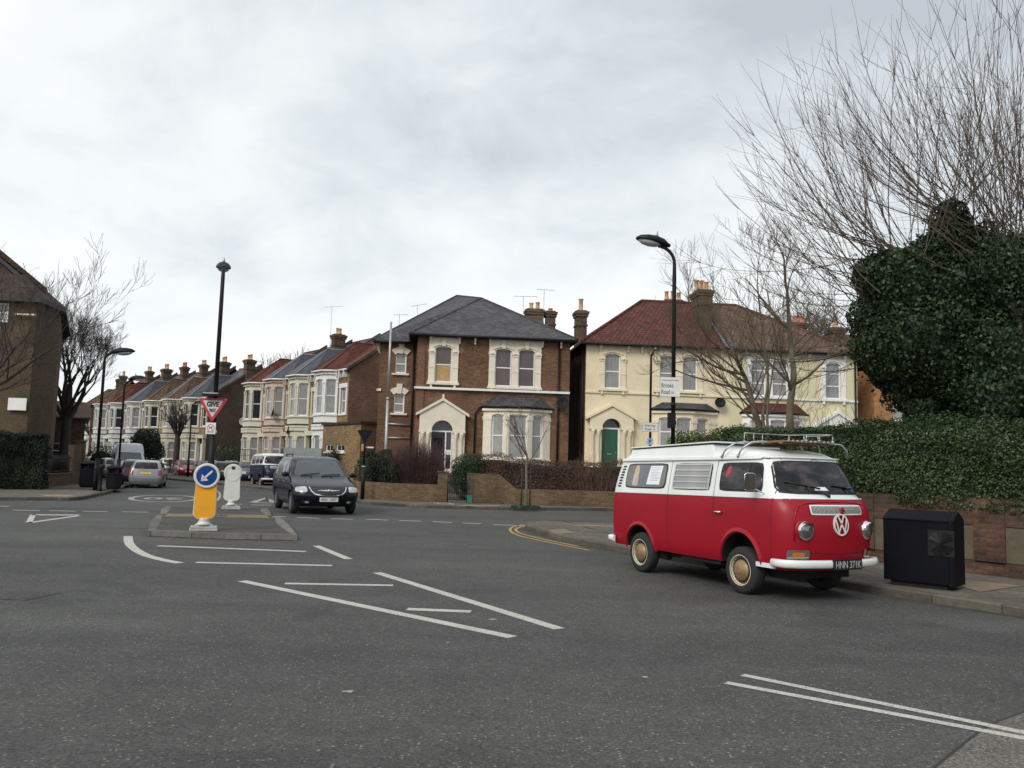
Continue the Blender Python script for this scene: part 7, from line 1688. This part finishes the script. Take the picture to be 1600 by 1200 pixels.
def box_hedge(name, label, o, ang, L, D, z0, z1, n, size, mat, cat='hedge', amp=.14, group=None, profile=None, core=CORE):
    root = thing(name, (o[0], o[1], KH), ang, label, cat, group)
    # sample front, top, both ends
    areas = np.array([L*(z1-z0), L*D, D*(z1-z0), D*(z1-z0), L*(z1-z0)*.4]); k = nr.choice(5, n, p=areas/areas.sum()); u, w_ = nr.random(n), nr.random(n); P = np.zeros((n, 3)); Nn = np.zeros((n, 3))
    H_ = z1-z0
    f = k == 0; P[f] = np.stack([u[f]*L, 0*u[f], z0+w_[f]*H_], 1); Nn[f] = (0, -1, 0)
    f = k == 1; P[f] = np.stack([u[f]*L, w_[f]*D, 0*u[f]+z1], 1); Nn[f] = (0, 0, 1)
    f = k == 2; P[f] = np.stack([0*u[f], w_[f]*D, z0+u[f]*H_], 1); Nn[f] = (-1, 0, 0)
    f = k == 3; P[f] = np.stack([0*u[f]+L, w_[f]*D, z0+u[f]*H_], 1); Nn[f] = (1, 0, 0)
    f = k == 4; P[f] = np.stack([u[f]*L, 0*u[f]+D, z0+w_[f]*H_], 1); Nn[f] = (0, 1, 0)
    # rounded shoulders, lumps and depth
    zt = (P[:, 2]-z0)/H_; sh = np.clip((zt-.75)/.25, 0, 1); P[:, 1] += np.where(Nn[:, 1] < 0, sh**2*.14*D, 0)-np.where(Nn[:, 1] > 0, sh**2*.14*D, 0)
    if profile is not None: P[:, 2] = z0+(P[:, 2]-z0)*profile(P[:, 0])
    lump = vnoise(P, 1.7, 3)*amp+vnoise(P, 5, 5)*amp*.45; P += Nn*lump[:, None]; P -= Nn*(nr.random(n)**2*.16)[:, None]; P += nr.normal(0, .015, P.shape)
    leaves(P, Nn+np.array([0, 0, .5]), size, 'foliage', mat, root)
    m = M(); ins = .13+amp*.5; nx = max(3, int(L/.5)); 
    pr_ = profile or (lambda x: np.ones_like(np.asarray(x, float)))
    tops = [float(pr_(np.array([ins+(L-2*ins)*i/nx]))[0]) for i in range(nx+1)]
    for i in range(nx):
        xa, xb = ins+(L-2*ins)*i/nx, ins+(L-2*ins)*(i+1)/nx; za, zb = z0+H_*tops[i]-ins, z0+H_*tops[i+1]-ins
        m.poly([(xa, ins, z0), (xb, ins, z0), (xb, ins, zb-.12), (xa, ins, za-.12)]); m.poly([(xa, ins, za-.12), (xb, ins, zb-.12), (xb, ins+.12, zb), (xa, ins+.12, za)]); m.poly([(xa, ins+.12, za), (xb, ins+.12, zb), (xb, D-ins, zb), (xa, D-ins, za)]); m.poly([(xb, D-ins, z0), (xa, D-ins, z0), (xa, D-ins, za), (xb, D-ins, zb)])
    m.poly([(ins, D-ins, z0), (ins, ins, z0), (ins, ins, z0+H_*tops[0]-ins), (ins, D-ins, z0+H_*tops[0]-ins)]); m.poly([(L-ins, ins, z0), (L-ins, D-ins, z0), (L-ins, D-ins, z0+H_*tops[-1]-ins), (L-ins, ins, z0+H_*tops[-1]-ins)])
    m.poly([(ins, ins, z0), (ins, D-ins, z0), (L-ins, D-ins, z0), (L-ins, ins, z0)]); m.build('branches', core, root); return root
def blob_foliage(root, blobs, n, size, mat, amp=.18, tilt=.7, droop=.3, name='foliage', depth=.35, core=True):
    B = np.array(blobs, float); A_ = (B[:, 3]*B[:, 4]+B[:, 3]*B[:, 5]+B[:, 4]*B[:, 5]); k = nr.choice(len(B), n, p=A_/A_.sum()); d = nr.normal(size=(n, 3)); d /= np.linalg.norm(d, axis=1)[:, None]
    C, R = B[k, :3], B[k, 3:6]; P = C+d*R; lump = vnoise(P, 1.6, 2)*amp+vnoise(P, 4.5, 4)*amp*.5; Nn = d/R; Nn /= np.linalg.norm(Nn, axis=1)[:, None]; P += Nn*(lump*R.mean(1))[:, None]; P -= Nn*(nr.random(n)**2*depth*np.minimum(R.min(1), 1))[:, None]; st_ = nr.random(n) < .05; P[st_] += Nn[st_]*(nr.random(st_.sum())**2*.42)[:, None]*min(1, size*8); P[:, 2] -= nr.random(n)*.02
    keep = np.ones(n, bool)
    for j, b in enumerate(B):
        q = (P-b[:3])/b[3:6]; keep &= ~((np.linalg.norm(q, axis=1) < .66) & (k != j))
    P, Nn = P[keep], Nn[keep]; leaves(P, Nn+np.array([0, 0, -droop]), size, name, mat, root, tilt=tilt)
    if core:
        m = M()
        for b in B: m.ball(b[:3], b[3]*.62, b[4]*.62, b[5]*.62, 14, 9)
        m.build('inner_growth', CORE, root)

# --- long hedge on the corner wall
hx0 = -lenL+.1; rootp = rootw.location; ho = Vector((rootp.x, rootp.y, 0))+Vector((math.cos(rootw.rotation_euler.z), math.sin(rootw.rotation_euler.z), 0))*hx0
zt1 = A(1600, 652, wA.y).z-KH; hz1 = zt1
prof = lambda x: (lambda t: .955+.045*np.clip((t-1)/6, 0, 1)+.015*np.sin(t*1.7)+.012*np.sin(t*4.1))(np.asarray(x, float))
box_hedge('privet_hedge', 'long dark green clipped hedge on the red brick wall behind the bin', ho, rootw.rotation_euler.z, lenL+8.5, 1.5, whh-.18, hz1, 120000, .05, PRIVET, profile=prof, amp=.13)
# brighter laurel seen above the campervan and an olive clump, standing behind the wall end
def bush(name, label, px, py_base, Y, blobs, n, size, mat, cat='shrub', amp=.2, **k):
    p = A(px, py_base, Y); root = thing(name, (p.x, p.y, KH), 0, label, cat, None); blob_foliage(root, blobs, n, size, mat, amp, **k); return root
zr_ = A(1100, 676, 24.5).z-KH
def zpx(px, py, Y): return A(px, py, Y).z-KH
YB = 21.0
def top_bush(name, label, px, ptop, w_, n, size, mat):
    zt_ = zpx(px, ptop, YB); p = A(px, 700, YB); root = thing(name, (p.x, p.y, KH), 0, label, 'shrub'); blob_foliage(root, [(0, 0, zt_-.45, w_, .55, .45), (w_*.5, .1, zt_-.6, w_*.8, .5, .45), (-w_*.5, 0, zt_-.62, w_*.7, .5, .45), (0, 0, 1.0, w_*1.2, .6, 1.0)], n, size, mat, .25)
top_bush('laurel_bush', 'bright yellow green bush above the campervan roof, beside the tall lamp', 1078, 671, .55, 6500, .07, LAUREL)
top_bush('olive_bush', 'dull olive brown clump between the two bright green bushes', 1113, 668, .52, 7000, .05, OLIVE)
top_bush('laurel_bush', 'bright yellow green bush left of the multi stemmed tree', 1152, 662, .58, 7500, .07, LAUREL)
# --- left hedge
gl0 = P_(-60, 34.6, 770); gl1 = P_(64, 35.8, 770); Lh = (gl1-gl0).length
box_hedge('privet_hedge', 'dark overgrown hedge in front of the flats at the left edge', gl0, math.atan2((gl1-gl0).y, (gl1-gl0).x), Lh, 1.6, 0, A(25, 677, 35.5).z-KH, 26000, .085, DARKG, amp=.2)
# --- brown house front garden
Yh = 37.4; hA_ = P_(742, Yh+.3, 760); hB_ = P_(1010, Yh+1.8, 760); Lh = (hB_-hA_).length
pf = lambda x: np.clip(.90+.12*np.exp(-((np.asarray(x, float)-.9)/1.0)**2)+.02*np.sin(np.asarray(x)*3), .5, 1)
zt_ = zpx(765, 711, Yh); box_hedge('bronze_hedge', 'purplish brown hedge above the brick wall in front of the bay window', hA_, math.atan2((hB_-hA_).y, (hB_-hA_).x), Lh, 1.0, .2, zt_, 22000, .055, BRONZE, amp=.14, profile=pf, core=pm('hedge_core_brown', (.03, .02, .015), .95, .3))
bush('round_bush', 'dense round dark green bush beside the front door of the brown house', 731, 760, 38.0, [(0, 0, zpx(731, 732, 38), .78, .7, .72), (.05, 0, .75, .72, .65, .85), (-.1, -.1, zpx(731, 745, 38), .7, .6, .7)], 15000, .06, leafm('box_leaf', (.014, .032, .012), (.028, .058, .018), (.05, .085, .028)))
bush('dark_shrub', 'dark green shrubs behind the low wall, right of the give way post', 592, 760, 37.6, [(-.5, 0, 1.0, .55, .5, 1.15), (.15, .1, 1.1, .5, .5, 1.1), (.65, 0, .8, .4, .5, .9)], 12000, .07, DARKG, amp=.28)
def twiggy(name, label, px, Y, wd_, h, n, mat, cat='shrub', lean=.25, z=0.0, sub=4, r=.007, up=.03):
    p = A(px, 760, Y); root = thing(name, (p.x, p.y, KH), 0, label, cat); T = Tube()
    for i in range(n):
        x = nr.uniform(-wd_*.5, wd_*.5); y = nr.uniform(-.35, .35); d = np.array([x*lean*2/max(wd_, .1)+nr.normal(0, .15), nr.normal(0, .2), 1.]); hh_ = h*(1-.35*(x/(wd_*.5))**2)*nr.uniform(.7, 1.08)
        P = limb((x*.7, y*.6, z), d, hh_, 7, .07, up); T.add(P, np.linspace(r, .003, 8), 3)
        for _ in range(sub):
            k = nr.integers(2, 7); q = P[k]; T.add(limb(q, unit(P[k]-P[k-1])+nr.normal(0, .5, 3), hh_*.32*nr.uniform(.5, 1.1), 4, .12, .08), np.linspace(.005, .0025, 5), 3)
    T.build('twigs', mat, root); return root
twiggy('bare_shrub', 'large bare purplish brown shrub filling the garden left of the brown house door', 648, 37.8, 2.6, zpx(640, 692, 37.8)*1.02, 700, PURP, sub=7, r=.009)
twiggy('bare_shrub', 'thin bare stems rising in front of the cream house wall end', 925, 38.6, 2.0, zpx(925, 712, 38.6), 90, TWIGR, sub=4)
pR = twiggy('bare_shrub', 'tangle of reddish bare stems in front of the white porch of the yellow house', 1310, 26.0, 3.0, zpx(1310, 640, 26), 230, TWIGR, sub=5, r=.008, lean=.5)
p = A(1370, 700, 25.5); root = thing('dry_shrub', (p.x, p.y, KH), 0, 'rusty brown leafy shrub beside the ivy covered tree', 'shrub'); zc_ = zpx(1370, 670, 25.5); blob_foliage(root, [(0, 0, zc_-.3, .75, .6, .9), (-.6, 0, zc_-.6, .6, .5, .7)], 4500, .045, DRY, .4, core=False, depth=.8)
T = Tube()
for i in range(120): T.add(limb((nr.normal(0, .25), nr.normal(0, .2), .3), np.array([nr.normal(0, .3), nr.normal(0, .25), 1]), zc_+nr.uniform(-.4, .8), 6, .08, .03), np.linspace(.008, .003, 7), 3)
T.build('twigs', TWIGR, root)

# --- young street tree on the far pavement
g = G(821, 793.5, KH); rt_ = tree_root('young_street_tree', g, 'slender bare young street tree in front of the bay window'); T = Tube(); zt_ = zpx(825, 640, g.y); zf = zpx(820, 715, g.y)
T.add(np.array([[0, 0, 0], [.02, 0, .8], [-.01, 0, 1.6], [.03, 0, zf]]), [.055, .05, .045, .04], 8); T.build('trunk', BARKG, rt_); T = Tube()
for i in range(7):
    z = zf-.5+nr.uniform(0, .9); a = nr.uniform(0, 6.28); grow(T, (0.02, 0, min(z, zf)), (math.cos(a)*.55, math.sin(a)*.4, 1), (zt_-z)*nr.uniform(.7, .95), .022, 2, 6, .07, .07, (3, 5), .7, .5, .004)
T.build('crown', TWIG, rt_)
m = M(); m.tube([(-.16, 0, 0), (-.16, 0, 1.5)], .03, 6); m.tube([(.16, .05, 0), (.16, .05, 1.5)], .03, 6); m.box(-.18, -.03, 1.3, .18, -.01, 1.36); m.build('stakes', TIMBER, rt_)
bl = nr.uniform(-.55, .55, (500, 2)); C = np.stack([bl[:, 0], bl[:, 1]*.5, nr.uniform(0, .09, 500)], 1); lf = leaves(C+np.array([g.x, g.y, KH]), np.tile([0, -1., .3], (500, 1)), .08, 'grass_tuft', PRIVET, None); tag(lf, kind='stuff')

# --- big multi-stemmed tree behind the campervan
def stem_tree():
    Y = 26.5; p = A(1208, 700, Y); root = tree_root('multi_stemmed_tree', (p.x, p.y), 'bare multi stemmed tree rising behind the campervan before the yellow house'); T = Tube(); Cw = Tube(); s_ = Y/F
    def W(px, py, dy=0): q = A(px, py, Y+dy); return np.array([q.x-p.x, dy, q.z-KH])
    stems = [([(1190, 690), (1178, 640), (1168, 600), (1150, 560)], .13), ([(1196, 690), (1192, 650), (1200, 600), (1196, 555), (1190, 500)], .07), ([(1200, 690), (1199, 640), (1206, 590)], .06), ([(1236, 700), (1234, 640), (1240, 590), (1236, 545), (1232, 490)], .15)]
    for pts, r in stems:
        P = np.array([W(*q, nr.normal(0, .1)) for q in pts]); P = np.vstack([[P[0][0], 0, 0], P]); 
        Pi = np.array([smooth_np(P, 4)])[0]; T.add(Pi, np.linspace(r, r*.45, len(Pi)), 8)
        for _ in range(9 if r > .1 else 6):
            k = int(nr.integers(len(Pi)//3, len(Pi))); side = nr.choice([-1, 1]); a = nr.uniform(.4, 1.1)
            grow(Cw, Pi[k], (side*a, nr.normal(0, .5), .55), nr.uniform(1.4, 2.6), r*.28, 2, 8, .09, .075, (4, 6), .8, .6, .0045)
        grow(Cw, Pi[-1], unit(Pi[-1]-Pi[-3]), 2.0, r*.4, 3, 8, .08, .05, (4, 6), .75, .6, .0045)
    for q, d in (((1150, 560), (-1, 0, .5)), ((1170, 600), (-1, -.3, .35)), ((1160, 585), (-1.2, 0, .2)), ((1172, 610), (-1, .2, .1))): grow(Cw, W(*q), d, 2.6, .045, 3, 8, .09, .09, (4, 6), .8, .55, .0045)
    T.build('trunk', BARKG, root); Cw.build('crown', TWIG, root)
def smooth_np(P, k):
    r = []
    for i in range(len(P)-1):
        p0, p1, p2, p3 = P[max(i-1, 0)], P[i], P[i+1], P[min(i+2, len(P)-1)]
        for j in range(k): t = j/k; r.append(.5*(2*p1+(p2-p0)*t+(2*p0-5*p1+4*p2-p3)*t*t+(3*p1-p0-3*p2+p3)*t**3))
    r.append(P[-1]); return np.array(r)
stem_tree()

# --- the two big ivy-clad pollards
def ivy_tree(label, px, Y, blobs, heads, ntw, seed, nleaf):
    p = A(px, 700, Y); root = tree_root('ivy_tree', (p.x, p.y), label, group='ivy covered pollarded trees'); T = Tube(); Cw = Tube()
    def W(qx, qy, dy=0): q = A(qx, qy, Y+dy); return np.array([q.x-p.x, q.y-p.y, q.z-KH])
    B = []
    for bx_, by_, rx, rz, dy in blobs: c = W(bx_, by_, dy); B.append((*c, rx*Y/F, rx*Y/F*.85, rz*Y/F))
    T.add(np.array([[0, 0, 0], [.05, 0, 1.5], [0, 0, 3], W(px-10, 480)]), [.42, .34, .3, .2], 12)
    for hx, hy, cnt, L0_, bias in heads:
        c = W(hx, hy); P = smooth_np(np.array([[0, 0, 2.6], (np.array([0, 0, 2.6])+c)/2+nr.normal(0, .15, 3), c]), 4); T.add(P, np.linspace(.2, .09, len(P)), 8)
        for i in range(cnt):
            a = nr.uniform(-1, 1); ph = bias+a*1.15; d = np.array([math.sin(ph), nr.normal(0, .45), math.cos(ph)*.9+.1]); L = L0_*nr.uniform(.6, 1.1)*(1-.12*abs(a))
            q = c+nr.normal(0, .22, 3); Pp = limb(q, d, L, 14, .03, .06); T_ = Cw; r0 = nr.uniform(.009, .018); T_.add(Pp, np.linspace(r0, .004, 15), 4)
            for _ in range(ntw):
                k = int(nr.integers(3, 14)); td = unit(Pp[k]-Pp[k-1]); T_.add(limb(Pp[k], td+nr.normal(0, .38, 3), L*nr.uniform(.12, .34), 6, .06, .05), np.linspace(.0055, .0024, 7), 3)
    T.build('trunk', BARKD, root); Cw.build('crown', TWIG, root); blob_foliage(root, B, nleaf, .10, IVY, .30, .7, .55, 'ivy', depth=.7)
ivy_tree('nearer ivy smothered pollard with tall bare shoots, left of the pair', 1440, 19.5,
    [(1415, 455, 72, 78, 0), (1490, 370, 34, 58, 0), (1500, 470, 85, 95, 0), (1430, 540, 92, 80, -.3), (1520, 590, 90, 80, -.3), (1420, 600, 48, 50, 0), (1480, 630, 70, 55, 0), (1372, 440, 34, 42, 0), (1355, 500, 26, 40, 0), (1375, 575, 26, 38, 0), (1460, 395, 30, 30, 0), (1440, 645, 30, 28, -.4), (1455, 405, 42, 42, 0), (1528, 415, 44, 60, 0), (1490, 400, 50, 60, 0)],
    [(1375, 400, 26, 5.0, -.85), (1420, 400, 24, 5.3, -.45), (1485, 330, 32, 5.2, -.1), (1350, 470, 20, 4.6, -1.1), (1350, 540, 14, 4.2, -1.45), (1530, 390, 22, 5.0, .2)], 12, 1, 95000)
ivy_tree('ivy smothered pollard at the right edge, partly out of view', 1620, 18.6,
    [(1590, 430, 70, 75, 0), (1640, 480, 110, 110, 0), (1580, 560, 80, 90, 0), (1640, 620, 120, 70, 0), (1560, 630, 60, 60, -.3)],
    [(1590, 370, 36, 5.6, -.1), (1640, 380, 26, 5.6, .1), (1560, 420, 20, 4.8, -.5)], 11, 2, 62000)

# --- bare trees on the left
def bare_tree(name, label, px, Y, py_top, tw, r, mat=BARKD, group=None, lean=(0, 0), hf=.32, n0=7, depth=4, spread=.8, kids=(3, 4), L0=.42, twig=None, rmin=.007, base_py=760, upk=.05):
    p = A(px, base_py, Y); root = tree_root(name, (p.x, p.y), label, group=group); Ht = A(px, py_top, Y).z-KH; T = Tube(); Cw = Tube(); zf = Ht*hf
    P = smooth_np(np.array([[0, 0, 0], [lean[0]*.3, 0, zf*.5], [lean[0], lean[1], zf]]), 4); T.add(P, np.linspace(r, r*.7, len(P)), 10)
    for i in range(n0): a = 2*math.pi*(i+nr.uniform(-.3, .3))/n0; d = (math.cos(a)*tw, math.sin(a)*tw, 1.0); grow(Cw, P[-1]*nr.uniform(.85, 1.0), d, Ht*L0*nr.uniform(.8, 1.15), r*.42, depth, 7, .10, upk, kids, spread, .66, rmin, .55, .35)
    T.build('trunk', mat, root); Cw.build('crown', twig or BARKD, root); return root
bare_tree('large_bare_tree', 'large dark bare tree between the flats and the left street', 96, 56.0, 385, .46, .36, n0=9, depth=5, kids=(3, 4), L0=.29, rmin=.007, hf=.26, spread=.72, upk=.07)
T = Tube(); 
bare_tree('bare_tree', 'bare tree with its branches spreading over the flats at the left edge', -70, 33.5, 380, .8, .22, n0=9, depth=4, kids=(3, 5), L0=.36, rmin=.006, hf=.34, lean=(.3, 0))
bare_tree('pollarded_tree', 'small pollarded street tree before the distant terrace', 272, 75, 618, .75, .30, n0=9, depth=2, kids=(5, 8), L0=.27, hf=.50, spread=.7, rmin=.012)
bare_tree('distant_bare_tree', 'faint bare tree beyond the yellow house roof, left of the ivy', 1272, 66, 468, .6, .25, n0=7, depth=4, kids=(3, 5), L0=.30, rmin=.012, hf=.5, mat=BARK, twig=BARK)
bare_tree('distant_bare_tree', 'small bare treetop showing over the near terrace roofs', 432, 100, 562, .7, .25, n0=7, depth=3, kids=(4, 5), L0=.25, rmin=.016, hf=.62, mat=BARK, twig=BARK)
bare_tree('bare_tree', 'bare tree beyond the left street cars at the far bend', 140, 100, 610, .7, .3, n0=7, depth=3, kids=(4, 5), L0=.30, rmin=.018, hf=.4)
p = A(223, 760, 68); root = thing('evergreen_tree', (p.x, p.y, KH), 0, 'dark rounded evergreen in front of the distant terrace above the parked cars', 'tree'); s_ = 68/F
T = Tube(); T.add(np.array([[0, 0, 0], [0, 0, 1.5]]), [.15, .12], 8); T.build('trunk', BARKD, root)
zc_ = zpx(223, 690, 68); blob_foliage(root, [(0, 0, zc_, 26*s_, 1.1, 24*s_), (-.7, 0, zc_-.8, 18*s_, .9, 20*s_), (.6, 0, zc_-.7, 20*s_, .9, 20*s_)], 9000, .14, DARKG, .25)
for px, Y, w_, hh_, lab in ((352, 74, 1.6, 1.6, 'green bush against the dark gable wall'), (157, 66, 1.4, 1.3, 'low shrubs behind the pale cars on the left')):
    p = A(px, 730, Y); root = thing('garden_bush', (p.x, p.y, KH), 0, lab, 'shrub'); blob_foliage(root, [(0, 0, hh_*.8, w_, .8, hh_), (w_*.6, 0, hh_*.6, w_*.7, .7, hh_*.7)], 3500, .12, PRIVET, .3)
for px, py, Y in ((448, 702, 51.5), (520, 705, 51.5), (495, 706, 51.2)):
    p = A(px, 730, Y); z_ = zpx(px, py, Y); root = thing('garden_bush', (p.x, p.y, KH), 0, {448: 'small green bush above the minivan roof, left of the fence panel', 520: 'green shrub beside the brick extension above the minivan', 495: 'low green shrub between fence panel and brick extension'}[px], 'shrub'); blob_foliage(root, [(0, 0, z_-.35, .5, .4, .5), (0, 0, .8, .5, .4, .9)], 1800, .08, DARKG, .3)
